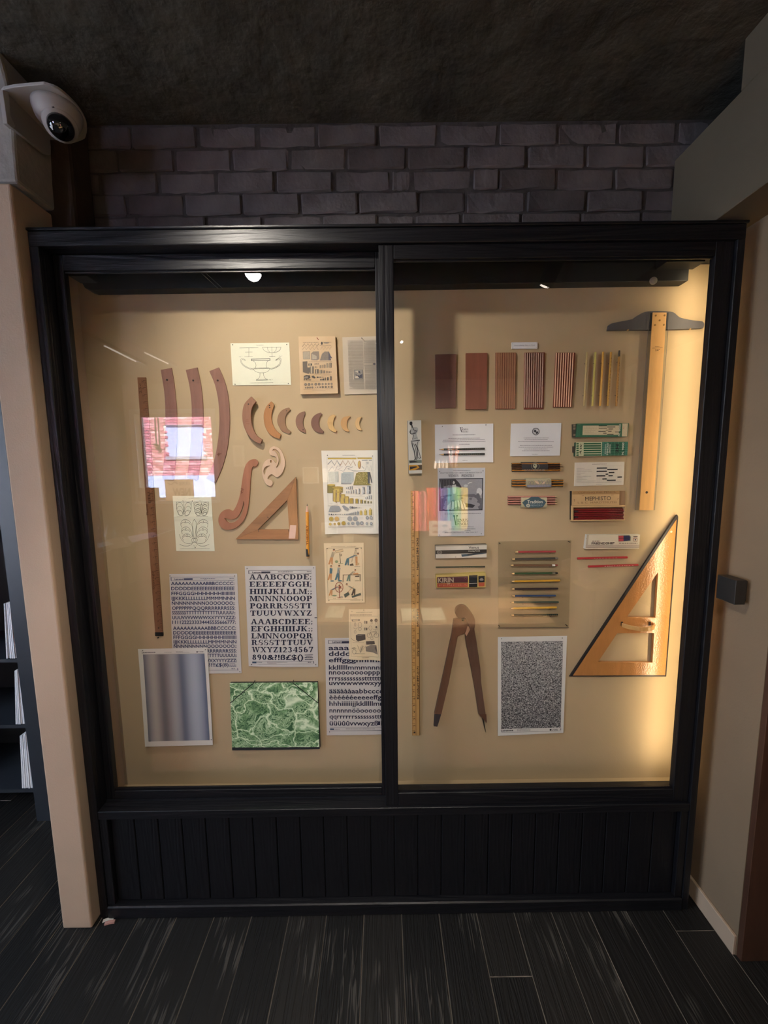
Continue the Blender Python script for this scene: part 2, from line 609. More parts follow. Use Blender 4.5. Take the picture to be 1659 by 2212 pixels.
class Sheet:
    """thin sheet on the back panel; its print follows its curl"""
    def __init__(s, corners, y, curl=None, nx=8, ny=10):
        s.c = [np.array(c, float) for c in corners]; s.y = y
        s.curl = curl or (lambda u, v: 0.0)
        s.nx, s.ny = nx, ny
        a, b, c, d = s.c
        A = np.array([[1, 0, 0], [1, 1, 0], [1, 1, 1], [1, 0, 1]], float)
        s.ku = np.linalg.lstsq(np.array([[p[0], p[1], 1] for p in s.c]), np.array([0, 1, 1, 0.]), rcond=None)[0]
        s.kv = np.linalg.lstsq(np.array([[p[0], p[1], 1] for p in s.c]), np.array([0, 0, 1, 1.]), rcond=None)[0]
    def uv(s, px, py):
        w = np.array([px, py, 1]); return float(s.ku@w), float(s.kv@w)
    def at(s, u, v):
        a, b, c, d = s.c
        return (a*(1-u)+b*u)*(1-v)+(d*(1-u)+c*u)*v
    def W(s, px, py, h=0.0):
        u, v = s.uv(px, py)
        q = P(px, py, s.y)
        return q+np.array([0, -s.curl(min(max(u, 0), 1), min(max(v, 0), 1))-h, 0])
    def paper(s, name, material, parent, edge=0.0006, uvmap=False):
        vs = []; fs = []; nx, ny = s.nx, s.ny
        for j in range(ny+1):
            for i in range(nx+1):
                p = s.at(i/nx, j/ny); vs.append(s.W(p[0], p[1]))
        for j in range(ny):
            for i in range(nx):
                a = j*(nx+1)+i; fs.append((a, a+nx+1, a+nx+2, a+1))
        n = len(vs)
        vs += [v+np.array([0, edge, 0]) for v in vs[:n]]
        rim = [i for i in range(nx+1)]+[(j+1)*(nx+1)-1+0 for j in range(1, ny+1)]+[ny*(nx+1)+i for i in range(nx-1, -1, -1)]+[j*(nx+1) for j in range(ny-1, 0, -1)]
        for k in range(len(rim)):
            a, b = rim[k], rim[(k+1) % len(rim)]
            fs.append((a, b, b+n, a+n))
        mb = MB(); mb.add(vs, fs)
        o = mb.build(name, material, parent, fix=False)
        if uvmap:
            ul = o.data.uv_layers.new(name='UVMap')
            for lo in o.data.loops:
                k = lo.vertex_index % n
                ul.data[lo.index].uv = ((k % (nx+1))/nx, 1-(k//(nx+1))/ny)
        return o


class Ink:
    """flat print in photo pixels on a Sheet"""
    def __init__(s, sheet, crop=None, h=0.0005):
        s.sh = sheet; s.cp = crop or Crop(0, 0, 1); s.h = h; s.mb = MB(); s.lv = 0
    def _w(s, p):
        q = s.cp(p[0], p[1]); return s.sh.W(q[0], q[1], s.h+s.lv*5e-6)
    def poly(s, pts, m, up=True):
        if up: s.lv += 1
        if len(pts) < 3: return
        if len(pts) == 4:
            q = [np.array(p, float) for p in pts]
            ext = max(abs(a-b) for i in range(4) for a, b in zip(q[i], q[(i+1) % 4]))/s.cp.k
            n = int(min(8, max(1, round(ext/14)))) if isinstance(s.sh, Sheet) else 1
            if n == 1:
                s.mb.add([s._w(p) for p in q], [(0, 1, 2, 3)], m)
            else:
                vs = []
                for j in range(n+1):
                    for i in range(n+1):
                        u, v = i/n, j/n
                        vs.append(s._w((q[0]*(1-u)+q[1]*u)*(1-v)+(q[3]*(1-u)+q[2]*u)*v))
                s.mb.add(vs, [(j*(n+1)+i, j*(n+1)+i+1, (j+1)*(n+1)+i+1, (j+1)*(n+1)+i) for j in range(n) for i in range(n)], m)
        elif len(pts) == 3:
            s.mb.add([s._w(p) for p in pts], [(0, 1, 2)], m)
        else:
            t = geometry.tessellate_polygon([[Vector((p[0], p[1], 0)) for p in pts]])
            s.mb.add([s._w(p) for p in pts], [tuple(x) for x in t], m)
    def rect(s, x0, y0, x1, y1, m, x2=None, dx=0):
        s.poly([(x0, y0), (x1, y0), (x1+dx, y1), (x0+dx, y1)], m)
    def line(s, pts, w, m, sub=0):
        s.lv += 1
        pts = [np.array(p, float) for p in pts]
        if len(pts) < 2: return
        if isinstance(s.sh, Sheet):
            out = [pts[0]]
            for a, b in zip(pts[:-1], pts[1:]):
                n = int(max(1, min(10, round(np.linalg.norm(b-a)/s.cp.k/14))))
                out += [a+(b-a)*(i+1)/n for i in range(n)]
            pts = out
        L = []; R = []
        for i, p in enumerate(pts):
            d = pts[min(i+1, len(pts)-1)]-pts[max(i-1, 0)]
            n = np.linalg.norm(d)
            d = d/n if n > 0 else np.array([1, 0.])
            nn = np.array([-d[1], d[0]])*w/2
            L.append(p+nn); R.append(p-nn)
        vs = [s._w(p) for p in L]+[s._w(p) for p in R]; k = len(L)
        s.mb.add(vs, [(i, i+1, k+i+1, k+i) for i in range(k-1)], m)
    def curve(s, pts, w, m, n=4, closed=False):
        q = cr(pts, closed, n)
        if closed: q.append(q[0])
        s.line(q, w, m)
    def circ(s, cx, cy, r, m, ry=None, n=12): s.poly(arcpts(cx, cy, r, ry, 0, 360, n)[:-1], m)
    def ring(s, cx, cy, r, w, m, ry=None, n=16): s.line(arcpts(cx, cy, r, ry, 0, 360, n), w, m)
    def text(s, txt, p0, p1, h, m, bold=0.0, fit=True, res=2, align='l', shear=0.0, dup=0.0):
        """baseline p0->p1, cap height h; fit stretches to the whole width"""
        if dup:
            for a, b in ((-dup, 0), (dup, 0), (0, dup), (0, -dup)):
                s.text(txt, (p0[0]+a, p0[1]+b), (p1[0]+a, p1[1]+b), h, m, 0.0, fit, res, align, shear)
            return
        vs, fs = font_mesh(txt, bold, res, shear)
        if not vs: return
        s.lv += 1
        p0 = np.array(p0, float); p1 = np.array(p1, float)
        x0 = min(v[0] for v in vs); x1 = max(v[0] for v in vs)
        d = p1-p0; n = np.linalg.norm(d); e = d/n; up = np.array([e[1], -e[0]])
        k = h/CAPH
        kx = n/(x1-x0) if fit else k
        off = 0
        if not fit and align == 'c': off = (n-(x1-x0)*k)/2
        w = [s._w(p0+e*((v[0]-x0)*kx+off)+up*(v[1]*k)) for v in vs]
        s.mb.add(w, fs, m)
    def slab(s, txt, p0, p1, h, m, cell=True):
        s.lv += 1
        p0 = np.array(p0, float); p1 = np.array(p1, float)
        tot = sum(SLAB[c][0]+0.06 for c in txt)-0.06
        d = p1-p0; n = np.linalg.norm(d); e = d/n; up = np.array([e[1], -e[0]])
        k = n/tot; x = 0
        for c in txt:
            w, polys = SLAB[c]
            for pl in polys:
                pts = [p0+e*(x+q[0])*k+up*q[1]*h for q in pl]
                if len(pts) == 4:
                    s.mb.add([s._w(p) for p in pts], [(0, 1, 2, 3)], m)
                else:
                    s.poly(pts, m, False)
            x += w+0.06
    def greek(s, x0, x1, y, h, m, seed=0, y1=None, jitter=True):
        """a line of tiny unreadable type: word-length dashes"""
        s.lv += 1
        h = h*0.7
        r = random.Random(seed*7919+int(x0*3)+int(y)); x = x0; y1 = y if y1 is None else y1
        sl = (y1-y)/max(1e-6, (x1-x0))
        while x < x1:
            w = min(h*r.uniform(1.2, 4.5), x1-x)
            ya = y+(x-x0)*sl; yb = y+(x+w-x0)*sl
            s.poly([(x, ya-h/2), (x+w, yb-h/2), (x+w, yb+h/2), (x, ya+h/2)], m, False)
            x += w+h*0.8
    def done(s, name, parent):
        if not s.mb.v: return None
        return s.mb.build(name, None, parent, fix=False)


YP = 0.20            # face of the back panel
K_BLACK = ink('1c1b22'); K_NAVY = ink('262a44'); K_GREY = ink('77756f'); K_BROWN = ink('6b5a48')


def pin(parent, px, py, y, r=0.0016, m=None, name='pin'):
    q = P(px, py, y)
    mb = MB(); mb.lathe([(r*0.5, 0.0), (r, -0.0005), (r, -0.0016), (r*0.6, -0.0024)], (q[0], y, q[2]), 8, axis=(0, 1, 0))
    return mb.build(name, m or PIN, parent, smooth=False)


PIN = mat('pin_steel', '3c3a36', 0.35, metal=0.9, var=0.02)


def pencil(label, p0, p1, dia, body, y_back=YP, name='pencil', tip=True, tiplen=None, ferrule=None, eraser=None, end=None, lead='2a2a2c', group=None, wooden='d8b078', stripe=None, n=6, parent=None, foil=None, cat='pencil', lift=0.0):
    """p0 (point end) and p1 (blunt end) are photo pixels; lies against plane y_back"""
    r = dia/2
    yc = y_back-r-lift
    a = P(p0[0], p0[1], yc); b = P(p1[0], p1[1], yc)
    L = np.linalg.norm(b-a); d = (b-a)/L
    if parent is None:
        root = thing(name, label, cat, (a+b)/2-np.array([0, 0, r]), group)
        if L*abs(d[2]) > 0.03:
            root.location = Vector(tuple(min((a, b), key=lambda q: q[2]))); WL[root.name] = np.array(root.location)
    else:
        root = parent
    tl = (tiplen if tiplen is not None else dia*2.6) if tip else 0.0
    s0 = tl; s1 = L
    if eraser: s1 -= 0.010; MB().tube([a+d*s1, a+d*L], [r*0.92, r*0.8], 10).build('eraser', eraser, root)
    if ferrule: s1 -= 0.011; MB().tube([a+d*s1, a+d*(s1+0.004), a+d*(s1+0.0045), a+d*(s1+0.0065), a+d*(s1+0.007), a+d*(s1+0.011)], [r*1.04, r*1.04, r*.94, r*.94, r*1.04, r*1.04], 10).build('ferrule', ferrule, root)
    if end: s1 -= 0.014; MB().tube([a+d*s1, a+d*(s1+0.014)], r*1.01, n).build('end_cap', end, root)
    MB().tube([a+d*s0, a+d*s1], r, n).build('barrel' if parent is None else 'pencil_barrel', body, root)
    if tip:
        MB().tube([a+d*tl*0.28, a+d*s0], [r*0.3, r*0.97], 10).build('sharpened_wood', mat('bare_cedar', wooden, 0.7), root)
        MB().tube([a, a+d*tl*0.29], [r*0.06, r*0.31], 8).build('lead_point', mat('lead', lead, 0.4), root)
    if foil:
        mb = MB(); e = np.array([0, 0, 1.0]) if abs(d[2]) < .7 else np.array([1.0, 0, 0])
        for i in range(foil[1]):
            t = s0+(s1-s0)*(foil[2]+foil[3]*(i+RND.uniform(0, .4))/foil[1]); w = (s1-s0)*foil[3]/foil[1]*0.5
            q = a+d*t+np.array([0, -r*0.99-0.0002, 0]); k = e*r*0.22
            mb.add([q-k, q+d*w-k, q+d*w+k, q+k], [(0, 1, 2, 3)])
        mb.build('foil_lettering', foil[0], root)
    return root
# ================================================================== THE ROOM
BRY = 0.22
CEIL = float(P(829, 262, BRY)[2])
RWX = 1.145
M_CEIL = mat('black_painted_concrete', '3c3a35', 0.9, scale=5, col2='57544b', bump=0.012, bscale=14, detail=8, spec=0.2)
M_MORTAR = mat('dark_mortar', '3f3a3a', 0.95, var=0.25, scale=40, bump=0.004)
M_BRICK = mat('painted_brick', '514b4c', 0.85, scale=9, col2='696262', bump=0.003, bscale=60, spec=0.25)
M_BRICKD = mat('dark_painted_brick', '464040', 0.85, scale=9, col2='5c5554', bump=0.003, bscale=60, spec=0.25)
M_TAN = mat('beige_plaster', 'b39c86', 0.85, var=0.04, scale=4, bump=0.0006, bscale=220, spec=0.2)
M_GREYCON = mat('raw_concrete', '8a8580', 0.9, scale=6, col2='a5a09a', bump=0.003, bscale=50, spec=0.2)
M_BEAM = mat('taupe_paint', '665b4b', 0.8, var=0.04, scale=5, bump=0.0004, bscale=180, spec=0.2)
M_DARKPL = mat('dark_plaster', '2c2522', 0.9, scale=7, col2='46392f', bump=0.006, bscale=22, spec=0.2)
M_ROOM = mat('warm_white_wall', '9a8c78', 0.8, var=0.04, scale=2)
M_ROOMD = mat('dark_wall', '2e2a28', 0.8, var=0.1, scale=2)

# ceiling and floor
struct(MB().box(-3.8, 3.2, -4.5, 3.4, CEIL, CEIL+0.15).build('ceiling', M_CEIL))
struct_floor = struct(MB().box(-3.8, 3.2, -4.5, 3.4, -0.10, -0.022).build('floor', mat('subfloor', '1a1614', 0.9)))
M_OAK = [black_oak('black_floor_oak_%d' % i, 'y', base=b, rough=r, bump=0.0006, scale=sc, streak=(0.34, 0.50, (0.055, 0.049, 0.043)))
         for i, (b, r, sc) in enumerate([((0.009, 0.0082, 0.008), 0.52, 38), ((0.013, 0.0115, 0.0105), 0.54, 48), ((0.0075, 0.007, 0.007), 0.52, 58)])]
PW = 0.1365
M_WORN_LIT = mat('worn_lit_edge', '3a3530', 0.6, scale=25, col2='85796c', stretch=(1, .1, 1))  # worn plank edges, with the bevel highlight put into the pale colour
pk = 0
plank_src = {}
for i in range(-27, 24):
    x0 = 0.043+i*PW
    if x0 > 3.0 or x0 < -3.7:
        continue
    off = RND.uniform(0, 1.9)
    y = 3.3
    first = True
    while y > -4.4:
        L = 1.9 if not first else off+0.3
        first = False
        y0 = max(-4.45, y-L)
        q = RND.randrange(3)
        mb = MB(); mb.mats = [M_OAK[q], M_WORN_LIT]
        g = 0.0003
        mb.box(x0+g, x0+PW-g, y0+g, y-g, -0.022, 0.0)
        o = mb.build('plank', M_OAK[q], struct_floor, bevel=0.0013, origin=(x0+PW/2+0, (y+y0)/2+0, -0.011), fix=False)
        o.modifiers['bevel'].material = 1
        y = y0
        pk += 1

# the brick wall above the cabinet
wall_back = struct(MB().box(-1.16, 3.1, BRY+0.035, BRY+0.20, 0, CEIL).build('wall_back', M_MORTAR))
mortar = MB().box(-1.16, 1.2, BRY+0.006, BRY+0.035, 2.2, CEIL).build('mortar_bed', M_MORTAR, wall_back)
_rows = [[282, 425, 555, 685, 815, 947, 1078, 1206, 1336, 1464],
         [377, 500, 624, 748, 879, 1007, 1138, 1266, 1396, 1520],
         [216, 341, 467, 594, 721, 844, 891, 1021, 1078, 1202, 1329, 1455],
         [272, 398, 522, 648, 774, 904, 1005, 1138, 1266, 1392, 1515],
         [297, 446, 567, 695, 817, 897, 997, 1125, 1255, 1385, 1510]]
_ys = [266, 316, 365.5, 413.5, 461.5, 508]


def rough_brick(x0, x1, z0, z1, yf, seed):
    r = random.Random(seed)
    bm = bmesh.new()
    bmesh.ops.create_cube(bm, size=1)
    for v in bm.verts:
        v.co.x = x0 if v.co.x < 0 else x1
        v.co.y = yf if v.co.y < 0 else yf+0.06
        v.co.z = z0 if v.co.z < 0 else z1
    bmesh.ops.subdivide_edges(bm, edges=[e for e in bm.edges if abs(e.verts[0].co.x-e.verts[1].co.x) > 0.02], cuts=3)
    bmesh.ops.bevel(bm, geom=[e for e in bm.edges if any(v.co.y < yf+0.001 for v in e.verts) and len(e.link_faces) == 2 and abs(e.link_faces[0].normal.dot(e.link_faces[1].normal)) < 0.5], offset=0.005, segments=1, affect='EDGES')
    for v in bm.verts:
        v.co.x += r.uniform(-.0022, .0022); v.co.z += r.uniform(-.0022, .0022)
        if v.co.y < yf+0.03:
            v.co.y += r.uniform(-.003, .002)
    vs = [tuple(v.co) for v in bm.verts]
    bm.verts.index_update()
    fs = [[v.index for v in f.verts] for f in bm.faces]
    bm.free()
    return vs, fs


for ri, row in enumerate(_rows):
    z1 = float(P(829, _ys[ri], BRY)[2]); z0 = float(P(829, _ys[ri+1], BRY)[2])
    xs = [float(P(p, (_ys[ri]+_ys[ri+1])/2, BRY)[0]) for p in row]
    if ri == 0:
        z1 = min(z1, CEIL-0.002)
    pad = [-1.16+0.0*k for k in range(0)]
    while xs[0] > -1.1:
        xs.insert(0, xs[0]-0.196)
    while xs[-1] < 1.05:
        xs.append(xs[-1]+0.196)
    for k in range(len(xs)-1):
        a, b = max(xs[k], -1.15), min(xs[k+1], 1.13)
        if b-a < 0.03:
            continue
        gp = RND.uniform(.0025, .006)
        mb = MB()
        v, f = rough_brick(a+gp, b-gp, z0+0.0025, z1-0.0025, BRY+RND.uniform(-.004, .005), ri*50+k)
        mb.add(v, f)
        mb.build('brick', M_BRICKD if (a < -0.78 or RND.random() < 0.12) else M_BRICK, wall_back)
# left return of the niche, dark plaster
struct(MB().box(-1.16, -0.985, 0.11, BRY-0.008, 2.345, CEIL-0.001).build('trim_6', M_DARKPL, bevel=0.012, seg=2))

# beam on the right
bm1 = MB().box(1.01, 1.6, -1.5, BRY, 2.352, 2.655)
bm1.box(1.01, 1.6, -1.5, -0.035, 2.655, CEIL)
struct(bm1.build('trim_1', M_BEAM, bevel=0.002))
# right wall with its brown pier front
YA = 0.066; YB = -0.138
wr = struct(MB().box(RWX, 1.7, YB, YA, 0, 2.352).build('wall_right', mat('tan_plaster', '84705a', 0.85, var=0.05, scale=4, bump=0.0006, bscale=160, spec=0.2)))
M_BROWN = wood('brown_pier_wood', '4d3225', 'z', rough=0.5)
for k, (a, b) in enumerate([(RWX+0.001, 1.262), (1.265, 1.50), (1.503, 1.72)]):
    MB().box(a, b, YB-0.018, YB, 0.001, 2.352).build('pier_board', M_BROWN, wr, bevel=0.0015)
struct(MB().box(RWX-0.011, RWX, YB+0.001, YA, 0.0, 0.072).build('baseboard_right', M_TAN, bevel=0.002))
# closed room
struct(MB().box(1.7, 3.1, YB, YA, 0, CEIL).build('wall_front', M_ROOM))
struct(MB().box(3.0, 3.15, -4.45, YB, 0, CEIL).build('wall_east', M_ROOM))
WW = (-2.7, -0.3, 0.75, 2.45)   # unseen west window, added for bluish daylight fill: y0, y1, z0, z1
wwm = MB()
wwm.box(-3.75, -3.6, -4.45, WW[0], 0, CEIL).box(-3.75, -3.6, WW[1], 3.35, 0, CEIL).box(-3.75, -3.6, WW[0], WW[1], 0, WW[2]).box(-3.75, -3.6, WW[0], WW[1], WW[3], CEIL)
struct(wwm.build('wall_west', M_ROOM))
w2 = MB()
for a, b, c_, d in ((WW[0], WW[1], WW[2], WW[2]+.04), (WW[0], WW[1], WW[3]-.04, WW[3]), (WW[0], WW[0]+.04, WW[2]+.04, WW[3]-.04), (WW[1]-.04, WW[1], WW[2]+.04, WW[3]-.04), (-1.52, -1.48, WW[2]+.04, WW[3]-.04)):
    w2.box(-3.72, -3.66, a, b, c_, d)
w2o = struct(w2.build('fill_window', mat('black_window_frame', '1c1d20', 0.5)))
MB().box(-3.695, -3.69, WW[0]+.04, WW[1]-.04, WW[2]+.04, WW[3]-.04).build('window_pane', glass_mat('window_glass_b'), w2o)
for nm, loc, rot, sz in (('portal_west', (-3.76, (WW[0]+WW[1])/2, (WW[2]+WW[3])/2), (0, math.radians(-90), 0), (WW[3]-WW[2], WW[1]-WW[0])),):
    d_ = bpy.data.lights.new(nm, 'AREA'); d_.shape = 'RECTANGLE'; d_.size, d_.size_y = sz; d_.cycles.is_portal = True
    o_ = bpy.data.objects.new(nm, d_); o_.location = loc; o_.rotation_euler = rot; COL.objects.link(o_)
struct(MB().box(-3.6, -1.14, 3.2, 3.35, 0, CEIL).build('wall_far', M_ROOMD))

# partition end left of the cabinet
PA = PZ(135, 2009, 0.0); PB = PZ(207, 2004, 0.0)
PYF = float((PA[1]+PB[1])/2)
pxl = float(P(135, 2008, PYF)[0]); pxr = float(P(208, 2008, PYF)[0])
zcap = float(P(20, 394, PYF)[2])
pxr = -1.0605
pt = MB().box(pxl, pxr, PYF, 3.2, 0.0, zcap)
struct(pt.build('wall_partition', M_TAN, bevel=0.007, seg=3))
cp = MB()
xc = float(P(36, 300, PYF+0.01)[0])
cp.prism([(-140, 60), (-10, 85), (8, 150), (20, 200), (28, 262), (32, 330), (38, 393), (-140, 393)], PYF+0.012, 3.2)
struct(cp.build('trim_2', M_GREYCON, bevel=0.008, seg=2))

# window wall with a hole
WY = -4.3
wtl = MR(290, 893, WY); wbr = MR(467, 1080, WY)
wx0, wx1 = float(wtl[0]), float(MR(461, 990, WY)[0])
wz1, wz0 = float(MR(380, 893, WY)[2]), float(wbr[2])
ww = MB()
ww.box(-3.6, wx0, WY-0.2, WY, 0, CEIL).box(wx1, 3.0, WY-0.2, WY, 0, CEIL).box(wx0, wx1, WY-0.2, WY, 0, wz0).box(wx0, wx1, WY-0.2, WY, wz1, CEIL)
struct(ww.build('wall_window', M_ROOM))
wf = MB()
F = 0.035
M_WF = mat('white_window_frame', 'c8ccd0', 0.5, var=0.02)
for a, b, c, d in ((wx0, wx0+F, wz0, wz1), (wx1-F, wx1, wz0, wz1), (wx0, wx1, wz0, wz0+F), (wx0, wx1, wz1-F, wz1)):
    wf.box(a, b, WY-0.14, WY-0.09, c, d)
win = struct(wf.build('window_1', M_WF))
MB().box(wx0+F, wx1-F, WY-0.118, WY-0.113, wz0+F, wz1-F).build('window_pane', glass_mat('window_glass'), win)
MB().box(wx0-0.04, wx1+0.04, WY-0.09, WY+0.10, wz0-0.035, wz0-0.001).build('window_sill', M_WF, win, bevel=0.003)
wfr = MB()
for a, b, c, d in ((wx0-0.07, wx0-0.001, wz0-0.035, wz1+0.06), (wx1+0.001, wx1+0.06, wz0-0.035, wz1+0.06), (wx0, wx1, wz1+0.001, wz1+0.06)):
    wfr.box(a, b, WY, WY+0.015, c, d)
wfr.build('window_casing', M_WF, win)

# brick building across the alley, seen mirrored in the glass
AY = -10.6
alley = struct(MB().box(-11, 3, AY-0.3, AY-0.02, -1.0, 7.0).build('wall_alley', mat('pale_mortar', 'c9bdb8', 0.9, var=0.06, scale=20)))
bt = MR(358, 918, AY); bb = MR(443, 985, AY); gz = float(MR(380, 1027, AY)[2])
bx0, bx1, bz0, bz1 = float(bt[0]), float(bb[0]), float(bb[2]), float(bt[2])
M_AB = [mat('alley_brick_%d' % i, c, 0.85, var=0.12, scale=6) for i, c in enumerate(['b46a78', 'c07f8c', 'a25a68', 'cf9fa4'])]
mb = MB()
vx0 = float(MR(285, 950, AY)[0])-0.5; vx1 = float(MR(475, 950, AY)[0])+0.6
zt = float(MR(380, 885, AY)[2])+0.6
z = gz; r = 0
while z < zt:
    x = vx0+(0.12 if r % 2 else 0)
    while x < vx1:
        w = 0.225 if RND.random() > 0.2 else 0.11
        cx = x+w/2; cz = z+0.035
        if not (bx0-0.02 < cx < bx1+0.02 and bz0-0.06 < cz < bz1+0.03):
            mb.box(x, x+w-0.014, AY-0.03+RND.uniform(-.004, .006), AY, z, z+0.064, RND.choice(M_AB))
        x += w
    z += 0.078; r += 1
stuff(mb.build('alley_brick_courses', None, alley, fix=False))
M_BL = mat('pale_blue_paint', 'a6b6d6', 0.8, var=0.05, scale=3)
MB().box(bx0, bx1, AY-0.02, AY-0.005, bz0, bz1).build('boarded_opening', M_BL, alley)
mb = MB()
for a, b, c, d in ((bx0-0.05, bx1+0.05, bz0-0.09, bz0), (bx0, bx1, bz1-0.02, bz1)):
    mb.box(a, b, AY-0.01, AY+0.05, c, d)
mb.build('opening_ledge', mat('grey_ledge', '8b8f9c', 0.8), alley)
MB().box(vx0-2, vx1+2, AY-0.02, AY+0.04, -0.9, gz-0.005).build('painted_base', M_BL, alley)
mb = MB()
for k, px in enumerate((335, 342)):
    a = MR(px, 893, AY); b = MR(px+4, 958+k*8, AY)
    mb.tube([a+np.array([0, .04, .3]), b+np.array([0, .04, 0])], 0.016, 6)
    mb.lathe([(0.04, 0), (0.07, 0.05), (0.02, .08)], b+np.array([0, .06, -.08]), 8)
mb.build('hanging_cable', mat('black_cable', '2b2b30', 0.6), alley)
struct(MB().box(-14, 8, -16, 3.5, -1.1, -1.0).build('trim_3', mat('alley_ground', '6c6c6e', 0.9, var=0.1)))

# ---------------------------------------------------------------- lamps of the room
LB = MR(543, 581, -0.5)
M_BLKM = mat('black_metal', '17181b', 0.4, metal=0.5, var=0.03)


def track_lamp(pos, target, energy, color, label, radius=0.034, glow=60, ang=150, blend=0.4):
    pos = np.array(pos, float)
    root = thing('track_spotlight', label, 'spotlight', pos)
    d = np.array(target, float)-pos; d /= np.linalg.norm(d)
    mb = MB(); mb.lathe([(0.02, -0.13), (radius*1.15, -0.12), (radius*1.25, -0.02), (radius*1.28, 0.0), (radius*1.05, 0.0), (radius*1.02, -0.01)], pos, 20, axis=d)
    mb.build('housing', M_BLKM, root, smooth=False)
    MB().lathe([(radius*1.0, -0.008), (radius*.7, 0.002), (radius*.25, 0.006)], pos, 20, axis=d).build('bulb', emit('lamp_glow', color, glow), root, smooth=True)
    q = pos-d*0.07
    MB().box(q[0]-.008, q[0]+.008, q[1]-.008, q[1]+.008, q[2]+0.03, CEIL).build('stem', M_BLKM, root)
    light('spot', 'SPOT', tuple(pos+d*0.02), energy, color, target=tuple(pos+d), size=radius, spot=math.radians(ang), blend=blend)
    return root


KEYW = 52.0
track_lamp(LB, (0.0, 0.2, 1.2), KEYW, (1.0, 0.92, 0.80), 'track spotlight lighting the display, seen as a bright dot in the left glass', glow=40, ang=125, blend=0.9)
LF = MR(815, 742, -2.2)
track_lamp(LF, (-0.2, 0.2, 0.6), 85.0, (1.0, 0.93, 0.84), 'distant track spotlight, a tiny bright dot in the glass left of the middle stile', radius=0.012, glow=60, ang=50)
LG = MR(868, 739, -2.2, GR)
track_lamp(LG, (0.5, 0.2, 0.6), 55.0, (1.0, 0.93, 0.84), 'distant track spotlight, a tiny bright dot in the glass right of the middle stile', radius=0.012, glow=60, ang=50)
track_lamp((0.9, -1.0, 2.6), (0.3, -1.9, 1.0), 1300.0, (1.0, 0.90, 0.78), 'added spotlight that brightens the counter of goods behind the viewer', glow=25, ang=80)  # lamp added so the counter shows up in the glass
track_lamp((1.6, -1.9, 2.6), (1.3, -2.9, 1.2), 160.0, (1.0, 0.86, 0.7), 'added spotlight that brightens the framed pictures behind the viewer', glow=20, ang=80)  # extra lamp added to brighten the mirrored pictures
# long ceiling tracks, mirrored at the upper left of the glass
for k, (a, b) in enumerate([((225, 741), (292, 775)), ((312, 756), (362, 780))]):
    A = MRZ(*a, 2.55); B = MRZ(*b, 2.55)
    mb = MB(); mb.tube([A+(A-B)*0.6, B+(B-A)*0.4], 0.018, 4)
    t = thing('ceiling_track', ['near ceiling lighting track mirrored at the upper left of the glass', 'far ceiling lighting track mirrored beside the wooden strips'][k], 'lighting track', (A+B)/2)
    mb.build('rail', M_BLKM, t)
    MB().tube([A+np.array([0, 0, -.02]), B+np.array([0, 0, -.02])], 0.006, 4).build('light_slot', emit('slot_glow', (1, .93, .82), 4), t)
    MB().box((A[0]+B[0])/2-.01, (A[0]+B[0])/2+.01, (A[1]+B[1])/2-.01, (A[1]+B[1])/2+.01, 2.56, CEIL).build('hanger', M_BLKM, t)
# ================================================================== THE DISPLAY CABINET
XL, XR, HT = -1.054, 1.091, 2.331
BO_H = black_oak('black_oak_rail', 'x', base=(0.005, 0.005, 0.007), rough=0.42, bump=0.0006, scale=16)
BO_V = black_oak('black_oak_stile', 'z', base=(0.005, 0.005, 0.007), rough=0.42, bump=0.0005, scale=16)
M_PANEL = mat('tan_display_board', 'b39e7d', 0.9, var=0.03, scale=3, bump=0.0002, bscale=500, spec=0.15)
M_BLK = mat('black_paint', '121214', 0.55, var=0.1, scale=8, bump=0.0004, bscale=60)
cab = thing('display_cabinet', 'tall black wooden display cabinet with tan back board between plaster walls', 'cabinet', (0, 0.1, 0))
B = 0.0018
MB().box(XL, XR, 0.0, 0.10, 2.289, HT).build('top_rail', BO_H, cab, bevel=B)
MB().box(XL, XR+0.003, -0.006, 0.12, HT, HT+0.008).build('cornice', BO_H, cab, bevel=B)
MB().box(XL, -1.026, 0.0, 0.10, 0.0, 2.2885).build('jamb', BO_V, cab, bevel=B)
MB().box(1.067, XR, 0.0, 0.10, 0.0, 2.2885).build('jamb', BO_V, cab, bevel=B)
MB().box(-1.0255, 1.0665, 0.0, 0.10, 0.395, 0.4265).build('sill', BO_H, cab, bevel=B)
MB().box(-1.0255, 1.0665, 0.047, 0.10, 0.4265, 0.430).build('sash_track', mat('worn_track', '23242a', 0.35, metal=0.4, var=0.2), cab)
MB().box(-1.0255, 1.0665, -0.004, 0.10, 0.0, 0.049).build('plinth', BO_H, cab, bevel=0.004)
MB().box(-1.0255, -0.998, 0.004, 0.03, 0.0495, 0.3945).build('corner_strip', BO_V, cab, bevel=B)
MB().box(1.040, 1.0665, 0.004, 0.03, 0.0495, 0.3945).build('corner_strip', BO_V, cab, bevel=B)
bw = (1.040+0.998)/24
src = None
for i in range(24):
    x0 = -0.998+i*bw
    if src is None:
        src = MB().box(x0+0.0014, x0+bw-0.0014, 0.020, 0.032, 0.0495, 0.3945).build('board', BO_V, cab, bevel=0.0022)
        s0 = x0
    else:
        o = share(src, 'board', WL[src.name]+np.array([x0-s0, 0, 0]), cab)
        b_ = o.modifiers.new('bevel', 'BEVEL'); b_.width = 0.0022; b_.segments = 1
MB().box(-1.0255, 1.0665, 0.033, 0.04, 0.0495, 0.3945).build('backing', M_BLK, cab)
